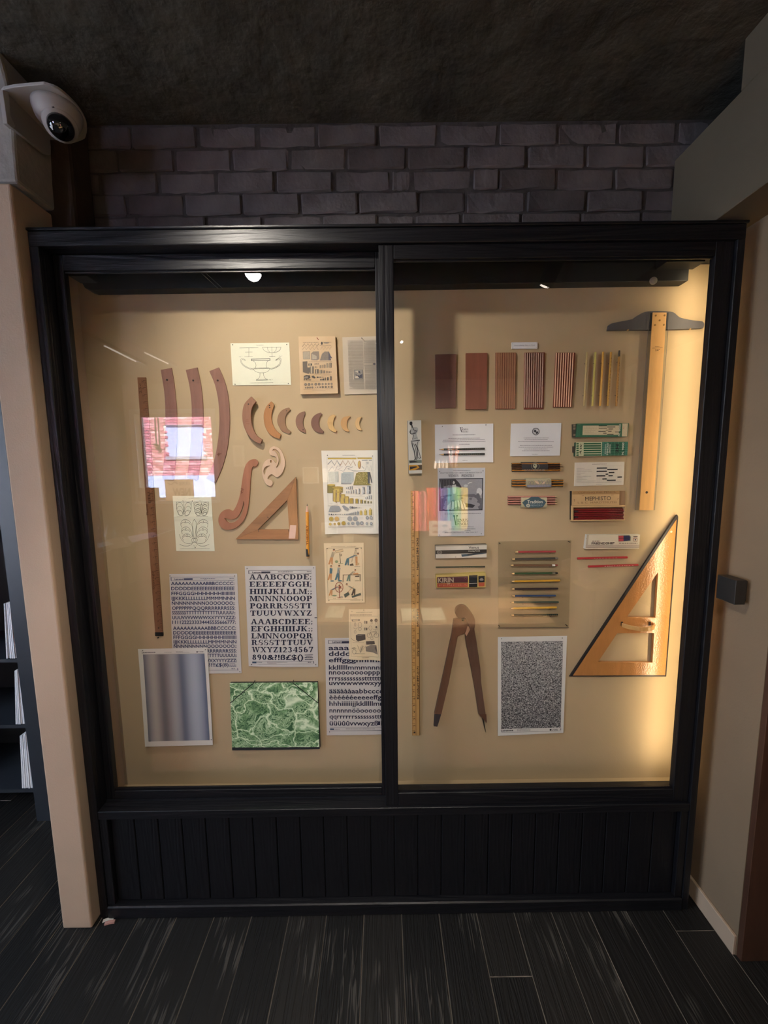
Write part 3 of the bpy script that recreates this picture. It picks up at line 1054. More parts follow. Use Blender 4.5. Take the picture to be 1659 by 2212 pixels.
# inside of the case
niche = thing('soffit', 'black soffit tray across the top inside the cabinet, behind the glass', 'soffit', (0, 0.15, 2.25))
tag(MB().box(-1.155, 1.175, YP, YP+0.012, 0.34, 2.31).build('display_board', M_PANEL), 'tan display board behind the glass with all the drawing tools on it', 'display board')
struct(MB().box(-1.173, -1.156, 0.072, YP+0.018, 0.0, 2.31).build('wall_niche_left', M_PANEL))
struct(MB().box(1.176, 1.19, 0.072, YP+0.018, 0.0, 2.31).build('wall_niche_right', M_PANEL))
struct(MB().box(-1.155, 1.175, 0.101, YP-0.0005, 0.34, 0.36).build('trim_5', M_PANEL))
MB().box(-1.17, -1.0545, 0.066, 0.0715, 0.0, 2.31).build('filler_strip', M_BLK, cab)
# black soffit tray
zt1 = float(P(500, 635, YP)[2]); zt2 = float(P(1470, 619, YP)[2])
xr1 = float(P(1466, 619, YP)[0]); xr2 = float(P(1416, 600, 0.15)[0]); xl1 = float(P(196, 632, YP)[0])
mb = MB()
vs = []
pts = [(xl1+0.03, zt1), (xl1+0.012, zt1+0.006), (xl1, zt1+0.03), (xl1, 2.31), (xr1, 2.31), (xr1, zt2)]
mb.prism(pts, 0.155, YP-0.0005, px=False)
mb.build('soffit_lip', M_BLK, niche, bevel=0.0015)
MB().box(xr2, xr1+0.012, 0.101, 0.1545, zt2+0.035, 2.31).build('soffit_side', M_BLK, niche, bevel=0.0015)
MB().box(xl1, xl1+0.06, 0.101, 0.1545, zt1+0.02, 2.31).build('soffit_side', M_BLK, niche, bevel=0.0015)
MB().box(-1.155, 1.175, 0.101, YP-0.0005, 2.311, 2.3305).build('soffit_top', M_BLK, niche)
# socket seen in the soffit, right
q = P(1421, 600, 0.13)
MB().lathe([(0.012, 0), (0.012, 0.006), (0.004, 0.008)], (q[0], 0.1549, q[2]), 12, axis=(0, -1, 0)).build('soffit_screw', mat('bright_screw', 'b9ad9a', 0.4, metal=0.6), niche)
for dx in (0, 0.012):
    a = P(435+dx*800, 590, 0.12); b = P(472+dx*800, 624, 0.154)
    MB().tube([a, (b[0], 0.152, b[2])], 0.0012, 5).build('wire', mat('grey_wire', '5a5a5c', 0.5), niche)
# warm LED strip on the inner side of the right jamb
LED = emit('warm_led', (1.0, 0.80, 0.50), 30.0)
MB().box(1.073, 1.089, 0.1035, 0.1055, 0.44, 2.27).build('led_strip', LED, cab)
MB().box(1.070, 1.0905, 0.1003, 0.1033, 0.42, 2.285).build('led_channel', mat('aluminium', 'a8a8a8', 0.35, metal=0.9), cab)

CLEAR = glass_mat('clear_pane')


def sash(label, x0, x1, yf, sl, sr, zb, zt, rb, rt, gy):
    root = thing('sliding_glass_door', label, 'glass door', ((x0+x1)/2, yf+0.0165, zb))
    yb = gy+0.009
    MB().box(x0, x0+sl, yf, yb, zb, zt).build('stile', BO_V, root, bevel=0.0015)
    MB().box(x1-sr, x1, yf, yb, zb, zt).build('stile', BO_V, root, bevel=0.0015)
    MB().box(x0+sl+0.0003, x1-sr-0.0003, yf, yb, zt-rt, zt).build('top_rail', BO_H, root, bevel=0.0015)
    MB().box(x0+sl+0.0003, x1-sr-0.0003, yf, yb, zb, zb+rb).build('bottom_rail', BO_H, root, bevel=0.0015)
    MB().box(x0+sl-0.002, x1-sr+0.002, gy, gy+0.005, zb+rb-0.002, zt-rt+0.002).build('glass_pane', CLEAR, root)
    bd = MB(); e = 0.005
    for a, b, c, d in ((x0+sl, x1-sr, zb+rb, zb+rb+e), (x0+sl, x1-sr, zt-rt-e, zt-rt)):
        bd.box(a, b, gy-0.006, gy, c, d)
    bd.build('glazing_bead', BO_H, root)
    return root


sash('left sliding glass door, set deeper, with the brick window mirrored in it', -1.0245, 0.033, 0.050, 0.0295, 0.055, 0.4305, 2.2885, 0.032, 0.0465, GL)
sash('right sliding glass door in front, over pencils, boxes and the T-square', -0.010, 1.0665, 0.010, 0.045, 0.0555, 0.427, 2.2885, 0.0475, 0.041, GR)

# black block between cabinet and wall
q = P(1549, 1241, 0.0); q2 = P(1546, 1291, 0.0)
bx = MB().box(1.093, 1.128, -0.070, 0.0, float(q2[2]), float(q[2]))
bx.box(1.1281, RWX-0.0005, -0.055, -0.012, float(q2[2])+0.006, float(q[2])-0.006)
tag(bx.build('door_pull', mat('matte_black_block', '24211f', 0.5, var=0.1), bevel=0.0015), 'square black block fixed between cabinet jamb and right wall', 'door pull')

# scraps on the floor by the plinth
for k, (a, b, c, l) in enumerate([((222, 1989), (246, 1983), 'd8d2cc', 'white paper scrap on the floor at the foot of the left wall'), ((226, 1994), (248, 1989), 'b98a80', 'pinkish paper scrap on the floor nearest the partition end')]):
    A = PZ(*a, 0.003+0.003*k); Bq = PZ(*b, 0.003+0.003*k)
    mb = MB(); d = (Bq-A); n = np.array([-d[1], d[0], 0]); n = n/np.linalg.norm(n)*0.005
    mid = (A+Bq)/2+np.array([0, 0, 0.002])
    lo = np.array([0, 0, -0.0028-0.003*k])
    mb.add([A-n, mid-n, Bq-n, Bq+n, mid+n, A+n, A-n+lo, mid-n+lo, Bq-n+lo, Bq+n+lo, mid+n+lo, A+n+lo], [(0, 1, 4, 5), (1, 2, 3, 4), (6, 7, 1, 0), (7, 8, 2, 1), (8, 9, 3, 2), (9, 10, 4, 3), (10, 11, 5, 4), (11, 6, 0, 5), (11, 10, 7, 6), (10, 9, 8, 7)])
    tag(mb.build('paper_scrap', mat('scrap_%d' % k, c, 0.8, var=0.1, scale=90)), l, 'paper scrap')

# ---------------------------------------------------------------- security camera
M_WHT = mat('white_plastic', 'a5a19d', 0.5, var=0.04, scale=10)
XP_ = xc+0.002
zc = float(PX(8, 192, XP_+0.01)[2])


def S(px, py, z=zc): return PZ(px, py, z)


sc_root = thing('security_camera', 'white dome security camera on a bracket at the upper left', 'security camera', S(95, 245))
top = [S(11, 215), S(8, 193), S(85, 183), S(100, 184), S(125, 193), S(150, 213), S(170, 235), S(184, 258), S(188, 275), S(186, 292), S(176, 304), S(120, 316), S(60, 300), S(30, 285), S(16, 262)]
tp = [(p[0], p[1]) for p in cr([(q[0], q[1]) for q in top], True, 3)]
mb = MB(); n = len(tp)
mb.add([(x, y, zc) for x, y in tp]+[(x, y, zc+0.008) for x, y in tp], [tuple(range(n)), tuple(range(2*n-1, n-1, -1))]+[(i, (i+1) % n, (i+1) % n+n, i+n) for i in range(n)])
mb.build('bracket_plate', M_WHT, sc_root, bevel=0.001)
# wall plate below the bracket, with a raised rim
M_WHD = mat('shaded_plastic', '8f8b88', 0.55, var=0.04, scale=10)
def plate(pts, x0, x1, name, m):
    p = [PX(a_, b_, x1) for a_, b_ in pts]; n_ = len(p); mb = MB()
    mb.add([(x1, v[1], v[2]) for v in p]+[(x0, v[1], v[2]) for v in p], [tuple(range(n_)), tuple(range(2*n_-1, n_-1, -1))]+[(i_, i_+n_, (i_+1) % n_+n_, (i_+1) % n_) for i_ in range(n_)])
    return mb.build(name, m, sc_root, bevel=0.0006)


_fy = PX(110, 318, XP_+.008); _ft = float(_fy[1])
# far top corner: same depth as the far edge, at the bracket height
_d = np.array([XP_+.008, _ft, zc-.0005])-CAM
_k = float(np.dot(_d, AF)); _tx = IW/2+FPX*float(np.dot(_d, AR))/_k; _ty = IH/2-FPX*float(np.dot(_d, AU))/_k
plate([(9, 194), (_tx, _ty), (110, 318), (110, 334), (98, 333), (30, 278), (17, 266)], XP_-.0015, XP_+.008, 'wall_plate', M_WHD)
plate([(6, 194), (19, 200), (23, 250), (33, 272), (30, 279), (16, 267)], XP_+.0083, XP_+.020, 'plate_rim', M_WHT)
cc = S(124, 236, zc)
cc = np.array([cc[0], cc[1], zc])
MB().lathe([(0.060, 0.0), (0.060, -0.010), (0.056, -0.024), (0.052, -0.034), (0.038, -0.044)], cc, 32).build('camera_base', M_WHT, sc_root, smooth=True)
bc = cc+np.array([0.010, -0.008, -0.044])
ax = np.array([0.34, -0.40, -0.86]); ax /= np.linalg.norm(ax)
R = 0.043
prof = [(R*math.sin(t), -R*math.cos(t)) for t in [0.05, .4, .8, 1.2, 1.57, 1.9]]
MB().lathe(prof, bc, 28, axis=ax).build('camera_ball', M_WHT, sc_root, smooth=True)
prof = [(0.033*math.sin(t), 0.012+0.033*math.cos(t)*0.95) for t in [1.57, 1.3, 1.0, .7, .4, .05]]
MB().lathe(prof, bc, 28, axis=ax).build('lens_dome', mat('smoked_dome', '08090c', 0.06, spec=0.9, var=0), sc_root, smooth=True)
q = bc+np.array([0.012, -0.038, 0.012])
MB().lathe([(0.0035, 0), (0.003, 0.002)], q, 10, axis=(0.2, -0.95, 0.2)).build('adjusting_screw', mat('dark_hole', '4a4540', 0.6), sc_root)

# ---------------------------------------------------------------- paper rack left of the partition
RY = 0.50
ra = P(84, 1400, RY); rb_ = PZ(95, 1774, 0.0)
RY = float(rb_[1])
x1 = float(P(110, 1774, RY)[0]); x0 = float(P(81, 1774, RY)[0])
rack = thing('paper_rack', 'black upright rack with shelves of white paper pads beyond the partition', 'rack', (x0-0.2, RY+0.15, 0))
M_RK = mat('blue_black_laminate', '20252c', 0.5, var=0.06)
MB().box(x0-0.004, x1, RY, RY+0.36, 0, 2.15).build('upright', M_RK, rack, bevel=0.002)
MB().box(x0-0.56, x0-0.53, RY, RY+0.36, 0, 2.15).build('upright', M_RK, rack, bevel=0.002)
for k, (tl, tr, br, bl) in enumerate([((7.5, 1304), (24, 1300), (37, 1423), (13, 1423)), ((31, 1449), (43, 1443), (57, 1565), (33, 1565)), ((42, 1590), (61, 1582), (74, 1704), (47, 1704))]):
    yfp = RY+0.022
    zb = float(P(*bl, yfp)[2]); xa = float(P(*bl, yfp)[0])
    MB().box(x0-0.53, x0-0.0045, RY+0.02, RY+0.34, zb-0.017, zb-0.001).build('shelf', M_RK, rack)
    lab = ['white paper pads on the top shelf of the black rack', 'white paper pads on the middle shelf of the black rack', 'white paper pads on the lowest shelf of the black rack'][k]
    pad = thing('paper_pad', lab, 'paper pad', ((xa+x0)/2, RY+0.1, zb))
    nb = 6
    for j in range(nb):
        f0, f1 = j/nb+.03, (j+1)/nb-.02
        L_ = lambda p, q, f: (p[0]+(q[0]-p[0])*f, p[1]+(q[1]-p[1])*f)
        yy = yfp+RND.uniform(0, .005)
        q4 = [L_(tl, tr, f0), L_(tl, tr, f1), L_(bl, br, f1), L_(bl, br, f0)]
        mb = MB(); w4 = [P(*p, yy) for p in q4]
        for p in w4[2:]: p[2] = zb
        for p in w4: p[0] = min(p[0], x0-0.0045)
        mb.quadbox(w4, 0.27)
        mb.build('booklet', mat('white_pages', 'dcdde2', 0.8, var=0.05, scale=60, stretch=(8, 1, 0.1)), pad)
MB().box(x0-0.53, x0-0.0045, RY+0.34, RY+0.355, 0.05, 2.1).build('rack_back', M_RK, rack)
# ================================================================== LEFT HALF OF THE DISPLAY
CA = Crop(480, 720, 4.608); CB = Crop(270, 780, 6.913); CC = Crop(460, 940, 4.366)
CD = Crop(365, 1065, 15.08); CE = Crop(690, 965, 11.34); CF = Crop(695, 1165, 8.348)
CG = Crop(660, 1160, 4.81); CH = Crop(340, 1200, 4.608); CI = Crop(280, 1380, 3.770)
CT = Crop(640, 720, 8.508)
M_PAPW = mat('ivory_paper', 'd9d8c0', 0.85, var=0.02, scale=12, spec=0.2)
M_PAPL = mat('transfer_sheet_paper', 'c3bfbb', 0.7, var=0.02, scale=10, bump=0.0006, bscale=9, spec=0.3)
M_PAPO = mat('aged_paper', 'cdb595', 0.85, scale=8, col2='bfa27c', spec=0.2)
M_PAPC = mat('cream_paper', 'ddc9a4', 0.85, var=0.03, scale=8, spec=0.2)
M_PAPG = mat('grey_old_paper', 'bdb09c', 0.85, var=0.05, scale=8, spec=0.2)


def bow(a=0.004, k=2.0, side=0.0, base=0.0012):
    """lower edge lifts off the board"""
    return lambda u, v: base+a*(v**k)*(0.35+0.65*math.cos((u-0.5)*2.6))+side*(u**3)


def sheet(label, corners, paper, curl=None, y=YP, name='printed_sheet', cat='sheet', group=None, pins=(), nx=8, ny=10, uvmap=False, edge=0.0006):
    sh = Sheet(corners, y, curl or bow(0.002), nx, ny)
    c = sh.at(.5, 1.0)
    root = thing(name, label, cat, P(c[0], c[1], y), group)
    sh.root = root
    sh.paper('paper', paper, root, uvmap=uvmap, edge=edge)
    for p in pins:
        w = sh.W(*p)
        pin(root, p[0], p[1], float(w[1])-0.0003)
    return sh


def strip_outline(left, right, n=5):
    """closed outline from two smooth sides (top->bottom each)"""
    return cr(right, False, n)+list(reversed(cr(left, False, n)))


# ---- krater drawing
sh = sheet('white sheet with a thin line drawing of a two-handled urn', CA([(83, 100), (668, 93), (686, 513), (107, 520)]), M_PAPW, bow(0.001), pins=[CA(104, 115), CA(643, 113), CA(129, 508), CA(658, 500)], name='urn_drawing', cat='drawing')
k = Ink(sh, CA); g = ink('5d5c55'); w = 2.6
k.text('CONSTRUCTION', (338, 122), (412, 121), 6, g)
k.line([(172, 148), (362, 145)], w, g); k.line([(267, 146), (267, 234)], w, g); k.line([(230, 189), (303, 187)], w, g); k.line([(222, 235), (305, 233)], w, g)
k.line([(400, 142), (588, 139)], w, g); k.line([(495, 135), (498, 240)], w, g); k.line([(470, 230), (530, 229)], w, g)
k.curve([(403, 142), (415, 168), (445, 187), (495, 195), (545, 187), (575, 168), (586, 141)], w, g)
k.curve([(450, 142), (458, 172), (478, 190)], 2, g); k.curve([(543, 141), (535, 172), (515, 190)], 2, g)
k.text('Fig. 1', (172, 237), (200, 236), 7, g); k.text('Fig. 2', (568, 231), (596, 230), 7, g)
k.poly([(288, 258), (480, 253), (480, 272), (290, 275)], ink('8d8c82')); k.poly([(296, 263), (473, 259), (473, 268), (298, 271)], M_PAPW); k.line([(289, 257), (480, 253), (481, 272), (290, 275), (289, 257)], w, g)
k.curve([(306, 275), (330, 292), (338, 318), (333, 346)], w, g); k.curve([(463, 272), (447, 288), (440, 316), (446, 345)], w, g)
k.line([(315, 348), (468, 343)], w, g); k.line([(312, 356), (475, 352)], w, g)
k.curve([(312, 356), (325, 376), (362, 392), (396, 395), (430, 391), (462, 376), (475, 352)], w, g)
k.curve([(238, 270), (205, 252), (186, 262), (188, 292), (215, 325), (262, 352), (312, 367)], w, g); k.curve([(232, 275), (208, 262), (195, 270), (199, 295), (225, 322), (268, 345), (314, 358)], w, g)
k.curve([(530, 270), (560, 248), (583, 248), (588, 280), (570, 318), (528, 348), (480, 362)], w, g); k.curve([(535, 272), (560, 257), (575, 262), (578, 284), (560, 315), (522, 341), (476, 354)], w, g)
k.curve([(379, 394), (376, 430), (362, 452), (340, 462)], w, g); k.curve([(412, 394), (418, 430), (434, 452), (456, 460)], w, g)
k.line([(340, 462), (456, 460)], w, g); k.line([(338, 470), (458, 467), (458, 461)], w, g)
k.text('Fig. 3', (470, 467), (502, 465), 8, g); k.greek(282, 510, 496, 5, g, 1, 493)
k.done('line_drawing', sh.root)

# ---- catalogue pages, thick pad
sh = sheet('aged catalogue page of grey engravings, a thick bundle with a bent corner', CT([(50, 75), (720, 70), (775, 1118), (88, 1132)]), M_PAPO, lambda u, v: 0.010+0.004*v*v, y=YP, name='catalogue_pages', cat='printed page', edge=0.0090, pins=[CT(738, 86)])
k = Ink(sh, CT)
g = ink('6d6358'); d = ink('4f4a46'); m5 = ink('877c70'); b = ink('5c5a62')
k.greek(135, 415, 186, 10, g, 1, 182); k.greek(500, 650, 180, 8, g, 2, 182)
zz = [(125, 262)]+[(125+i*33, 205 if i % 2 else 258) for i in range(1, 10)]; k.line(zz, 9, g)
zz = [(125+i*36, 262 if i % 2 else 318) for i in range(0, 9)]; k.line(zz, 6, g)
zz = [(455+i*28, 262 if i % 2 else 315) for i in range(0, 8)]; k.line(zz, 5, g)
k.circ(478, 200, 18, d, 28); k.circ(560, 192, 50, m5, 14); k.line([(440, 240), (520, 250), (600, 236), (650, 245)], 6, g)
for p in ([(135, 355), (262, 350), (262, 490), (140, 492)],): k.poly(p, ink('a59a86')); k.line(p+[p[0]], 5, g)
k.poly([(282, 385), (320, 350), (425, 348), (432, 490), (392, 510), (286, 508)], m5); k.poly([(300, 398), (380, 395), (384, 492), (302, 495)], ink('a99f8c'))
k.poly([(440, 516), (480, 395), (530, 350), (610, 352), (640, 430), (648, 512)], m5); k.poly([(600, 352), (640, 430), (668, 470), (640, 474), (648, 512), (602, 512)], b)
for i in range(6): k.line([(470+i*24, 505), (500+i*18, 370)], 4, g)
k.greek(240, 660, 540, 8, g, 3, 535)
k.poly([(128, 535), (215, 528), (215, 640), (300, 645), (240, 760), (135, 730)], g)
k.poly([(135, 560), (205, 560), (205, 620), (140, 625)], m5)
for i, (x, w_, y0, y1) in enumerate([(235, 65, 570, 610), (258, 75, 625, 755), (360, 60, 675, 755), (440, 48, 690, 752), (502, 36, 700, 750), (555, 28, 706, 748), (598, 22, 712, 746), (632, 20, 714, 742), (440, 22, 605, 655), (478, 24, 600, 652), (515, 28, 592, 650), (562, 34, 568, 648), (618, 38, 560, 648), (345, 20, 570, 592), (372, 18, 568, 590), (400, 22, 566, 590), (350, 20, 625, 650), (378, 16, 628, 650)]):
    k.poly([(x, y0), (x+w_, y0-2), (x+w_, y1-2), (x, y1)], g if i % 2 else d); k.poly([(x+w_*.25, y0+3), (x+w_*.6, y0+2), (x+w_*.6, y1-4), (x+w_*.25, y1-3)], ink('b8a78c'))
k.greek(340, 640, 768, 5, g, 5); k.poly([(150, 800), (200, 780), (265, 788), (272, 835), (235, 852), (150, 848)], d); k.poly([(158, 812), (225, 800), (228, 840), (158, 844)], m5)
k.poly([(292, 800), (330, 792), (370, 830), (345, 845), (300, 825)], d)
for i in range(6): k.circ(400+i*28, 822-i, 15-i*2, d)
k.greek(470, 670, 788, 5, g, 6, 780)
for i, (x, h) in enumerate([(160, 30), (195, 24), (225, 20), (250, 16), (275, 14), (460, 22), (485, 26), (512, 32), (545, 44), (590, 56), (645, 72)]):
    k.rect(x-8-h*.12, 880-h, x+8+h*.12, 880, d if i % 2 else g); k.circ(x, 878-h, 5+h*.05, g)
k.greek(180, 600, 897, 5, g, 8, 892)
for i, x in enumerate([185, 247, 303, 370, 432, 495, 552, 605, 658]):
    k.circ(x, 955-i*1.6, 25 if i in (0, 1, 3, 4) else 19, g); k.circ(x, 955-i*1.6, 14, m5)
for i, x in enumerate([188, 226, 265, 308, 368, 405, 452, 498, 552, 606, 660]):
    k.circ(x, 1013-i*1.6, [14, 17, 17, 18, 10, 13, 16, 21, 20, 16, 21][i], g); k.circ(x, 1013-i*1.6, 8, m5)
k.greek(150, 690, 1046, 5, g, 9, 1030); k.greek(300, 545, 1072, 5, g, 10, 1066)
k.line([(385, 95), (420, 138)], 12, ink('7a3a26'))
k.done('engravings', sh.root)

# ---- dictionary page, cut by the stile
sh = sheet('grey old newspaper page in two dense columns beside the door stile', CT([(845, 75), (1640, 50), (1660, 1105), (885, 1130)]), M_PAPG, bow(0.003), name='newspaper_page', cat='printed page', pins=[CT(1205, 92)])
k = Ink(sh, CT); g = ink('7b766e'); g2 = ink('8e8980'); d = ink('4c4a52')
r = random.Random(4)
for c0, c1 in ((945, 1222), (1240, 1500), (1520, 1630)):
    y = 140; j = 0
    while y < 1035:
        sk = (y-140)*0.035
        if not (c0 == 945 and 675 < y < 850) and not (c0 == 1240 and 545 < y < 600):
            if r.random() < 0.07:
                k.greek(c0+sk+r.uniform(0, 120), c1+sk, y, 6, g, j)
            else:
                k.greek(c0+sk, c1+sk, y, 7.5, g if r.random() > .3 else g2, j)
        elif c0 == 945:
            k.greek(c0+sk, 1050, y, 7, g, j)
        y += 12.5; j += 1
k.poly([(1065, 685), (1220, 680), (1225, 835), (1072, 842)], g2)
k.poly([(1078, 700), (1130, 690), (1150, 740), (1090, 760)], M_PAPG); k.poly([(1090, 760), (1150, 720), (1215, 740), (1200, 800), (1120, 815)], d); k.circ(1158, 712, 16, d); k.poly([(1080, 800), (1120, 780), (1160, 830), (1085, 832)], M_PAPG); k.poly([(1170, 770), (1215, 750), (1218, 828), (1150, 830)], d)
k.line([(1062, 683), (1222, 677), (1228, 838), (1070, 846), (1062, 683)], 6, d)
k.circ(1435, 568, 28, d, 16); k.line([(1240, 545), (1500, 540)], 4, g); k.line([(1240, 598), (1500, 592)], 4, g)
for i in range(8): k.line([(1255+i*20, 555), (1262+i*20, 585)], 3, g)
k.line([(1195, 85), (1250, 140)], 8, ink('6e5c44'))
k.done('column_text', sh.root)

# ---- arcs of wood
WA = [('93684e', 'z'), ('a87444', 'z'), ('8d6a4c', 'z'), ('84604b', 'z'), ('745040', 'z'), ('c4a068', 'z'), ('bb905a', 'z'), ('c4a06c', 'z')]
arcs = [([(288, 628), (222, 700), (200, 790), (203, 880), (228, 960), (268, 1025), (320, 1072), (380, 1100)], [(398, 1058), (345, 1020), (308, 955), (290, 890), (285, 800), (300, 730), (335, 680)]),
        ([(487, 677), (440, 725), (415, 790), (412, 850), (425, 925), (460, 990), (510, 1030), (572, 1050)], [(586, 1008), (545, 975), (510, 925), (493, 865), (492, 795), (517, 712)]),
        ([(665, 738), (610, 755), (570, 790), (550, 840), (548, 885), (565, 930), (600, 975), (670, 1002)], [(686, 980), (650, 950), (632, 910), (627, 860), (640, 805), (680, 762)]),
        ([(820, 775), (775, 790), (743, 820), (730, 865), (735, 910), (755, 950), (790, 980), (830, 993)], [(832, 965), (812, 930), (805, 880), (812, 840), (827, 805)]),
        ([(980, 788), (930, 808), (895, 845), (884, 890), (893, 935), (920, 970), (960, 990), (1005, 995)], [(1010, 975), (980, 945), (965, 915), (962, 870), (975, 830), (994, 805)]),
        ([(1110, 807), (1070, 825), (1050, 860), (1047, 900), (1060, 945), (1085, 970), (1130, 990)], [(1142, 970), (1115, 940), (1105, 905), (1112, 855), (1133, 820)]),
        ([(1270, 820), (1215, 832), (1185, 865), (1180, 905), (1195, 945), (1225, 972), (1258, 981)], [(1264, 968), (1243, 935), (1240, 895), (1252, 855), (1278, 832)]),
        ([(1391, 832), (1350, 838), (1328, 868), (1322, 910), (1340, 950), (1375, 970)], [(1392, 960), (1372, 930), (1366, 890), (1378, 855)])]
AL = ['largest reddish wooden curve template, leftmost of the row of eight, standing off the board', 'second largest orange-brown curve template with two screw holes', 'third curve template of the row, greyish brown', 'fourth curve template of the row, mauve-brown with a hole near its foot', 'fifth curve template of the row, darkest brown', 'sixth curve template of the row, small pale yellow with stamped figures', 'seventh curve template of the row, small and honey coloured', 'smallest pale curve template at the right end of the row']
TH = [0.012, 0.007, 0.005, 0.004, 0.005, 0.005, 0.005, 0.005]
M_HOLE = mat('screw_hole', '2a1c14', 0.7)
for i, (o_, n_) in enumerate(arcs):
    off = 0.008 if i == 0 else 0
    root = thing('curve_template', AL[i], 'curve template', P(*CA(*o_[-1]), YP), 'row of wooden arc templates')
    out = CA(cr(o_, False, 3)+cr(n_, False, 3))
    MB().prism(out, YP-TH[i]-off, YP-off).build('curve', wood('template_wood_%d' % i, WA[i][0], 'z', 0.82, 0.5, 14), root, bevel=0.0008)
    if off:
        q = P(*CA(262, 705), YP); MB().tube([(q[0], YP-off, q[2]), (q[0], YP, q[2])], 0.004, 8).build('standoff', M_HOLE, root)
        q = P(*CA(335, 1040), YP); MB().tube([(q[0], YP-off, q[2]), (q[0], YP, q[2])], 0.004, 8).build('standoff', M_HOLE, root)
    holes = {0: [(262, 705, 7)], 1: [(470, 718, 7), (473, 739, 7)], 2: [(640, 770, 4)], 3: [(805, 958, 5)]}.get(i, [])
    for hx, hy, hr in holes:
        q = P(*CA(hx, hy), YP-TH[i]-off)
        MB().lathe([(hr/4.6/600, 0), (hr/4.6/600, -0.0004)], (q[0], YP-TH[i]-off, q[2]), 10, axis=(0, 1, 0)).build('screw_hole', M_HOLE, root)
    if i in (0, 5):
        sh = Sheet(CA([(200, 800), (330, 800), (330, 1000), (200, 1000)]) if i == 0 else CA([(1040, 850), (1140, 850), (1140, 950), (1040, 950)]), YP-TH[i]-off)
        k = Ink(sh, CA, 0.0003)
        if i == 0: k.greek(233, 268, 880, 5, ink('7d5038'), 1); k.greek(240, 275, 900, 5, ink('7d5038'), 2); k.greek(236, 262, 862, 5, ink('7d5038'), 3)
        else: k.greek(1058, 1098, 885, 4, ink('8a5f2c'), 1); k.greek(1060, 1100, 902, 4, ink('8a5f2c'), 2)
        k.done('stamp', root)

# ---- three long wooden curves
longs = [([(530, 130), (560, 300), (588, 500), (600, 750), (598, 1050), (585, 1400), (555, 1760)], [(695, 100), (735, 340), (762, 600), (775, 800), (775, 1100), (760, 1450), (728, 1780)]),
         ([(905, 132), (955, 340), (985, 560), (995, 760), (990, 1050), (968, 1400), (925, 1740)], [(1080, 93), (1128, 320), (1158, 550), (1168, 770), (1166, 1050), (1140, 1400), (1088, 1780)]),
         ([(1257, 150), (1330, 320), (1380, 520), (1406, 750), (1405, 1000), (1370, 1300), (1300, 1580), (1215, 1750)], [(1400, 93), (1482, 280), (1538, 500), (1562, 750), (1563, 1000), (1530, 1300), (1455, 1580), (1352, 1820)])]
LL = ['nearly straight long wooden curve, leftmost of the three, half behind the mirrored window', 'middle one of the three long wooden curves, slightly bowed', 'strongly bowed long wooden curve, rightmost of the three']
MW = wood('plum_wood', '87604f', 'z', 0.8, 0.5, 12)
for i, (l, r_) in enumerate(longs):
    root = thing('long_curve', LL[i], 'curve template', P(*CB(*r_[-1]), YP), 'long wooden railway curves')
    MB().prism(CB(cr(r_, False, 4)+list(reversed(cr(l, False, 4)))), YP-0.004, YP).build('curve', MW, root, bevel=0.0006)
    hx, hy = [(628, 280), (1018, 290), (1385, 290)][i]
    q = P(*CB(hx, hy), YP-0.004)
    MB().lathe([(0.0035, 0), (0.0032, -0.0012), (0.0015, -0.002)], (q[0], YP-0.004, q[2]), 12, axis=(0, 1, 0)).build('screw', PIN if i == 0 else M_HOLE, root)
sh = Sheet(CB([(1340, 1350), (1520, 1350), (1520, 1430), (1340, 1430)]), YP-0.004)
k = Ink(sh, CB, 0.0003); k.line([(1370, 1398), (1440, 1382)], 9, ink('5c3327')); k.line([(1392, 1370), (1396, 1420)], 9, ink('5c3327')); k.line([(1408, 1368), (1410, 1408)], 7, ink('5c3327')); k.done('stamp', root)

# ---- S curve
so = cr([(385, 226), (345, 238), (308, 282), (288, 350), (273, 440), (260, 530), (243, 605), (215, 675), (185, 716), (150, 700), (108, 706), (70, 738), (50, 792), (58, 842), (90, 880), (142, 893), (205, 880), (262, 838), (305, 775), (328, 700), (342, 600), (351, 480), (358, 370), (372, 302), (400, 296), (420, 280), (425, 255), (410, 233)], True, 3)
sl = cr([(286, 618), (283, 660), (262, 720), (225, 778), (165, 797), (112, 780), (118, 800), (150, 826), (200, 820), (246, 785), (276, 730), (292, 670)], True, 3)
root = thing('s_curve_template', 'large reddish wooden S-shaped drawing curve with a crescent slot', 'curve template', P(*CC(142, 893), YP))
MB().prism(CC(so), YP-0.006, YP, holes=[CC(sl)]).build('curve', wood('s_wood', '9f694c', 'z', 0.85, 0.42, 10), root, bevel=0.0006)
sh = Sheet(CC([(250, 490), (300, 490), (300, 560), (250, 560)]), YP-0.006)
k = Ink(sh, CC, 0.0003)
k.line([(262, 505), (290, 512)], 4, ink('5e3020')); k.line([(262, 530), (282, 545)], 4, ink('5e3020')); k.line([(275, 500), (268, 552)], 4, ink('5e3020')); k.line([(266, 520), (290, 528)], 3, ink('5e3020')); k.done('stamp', root)

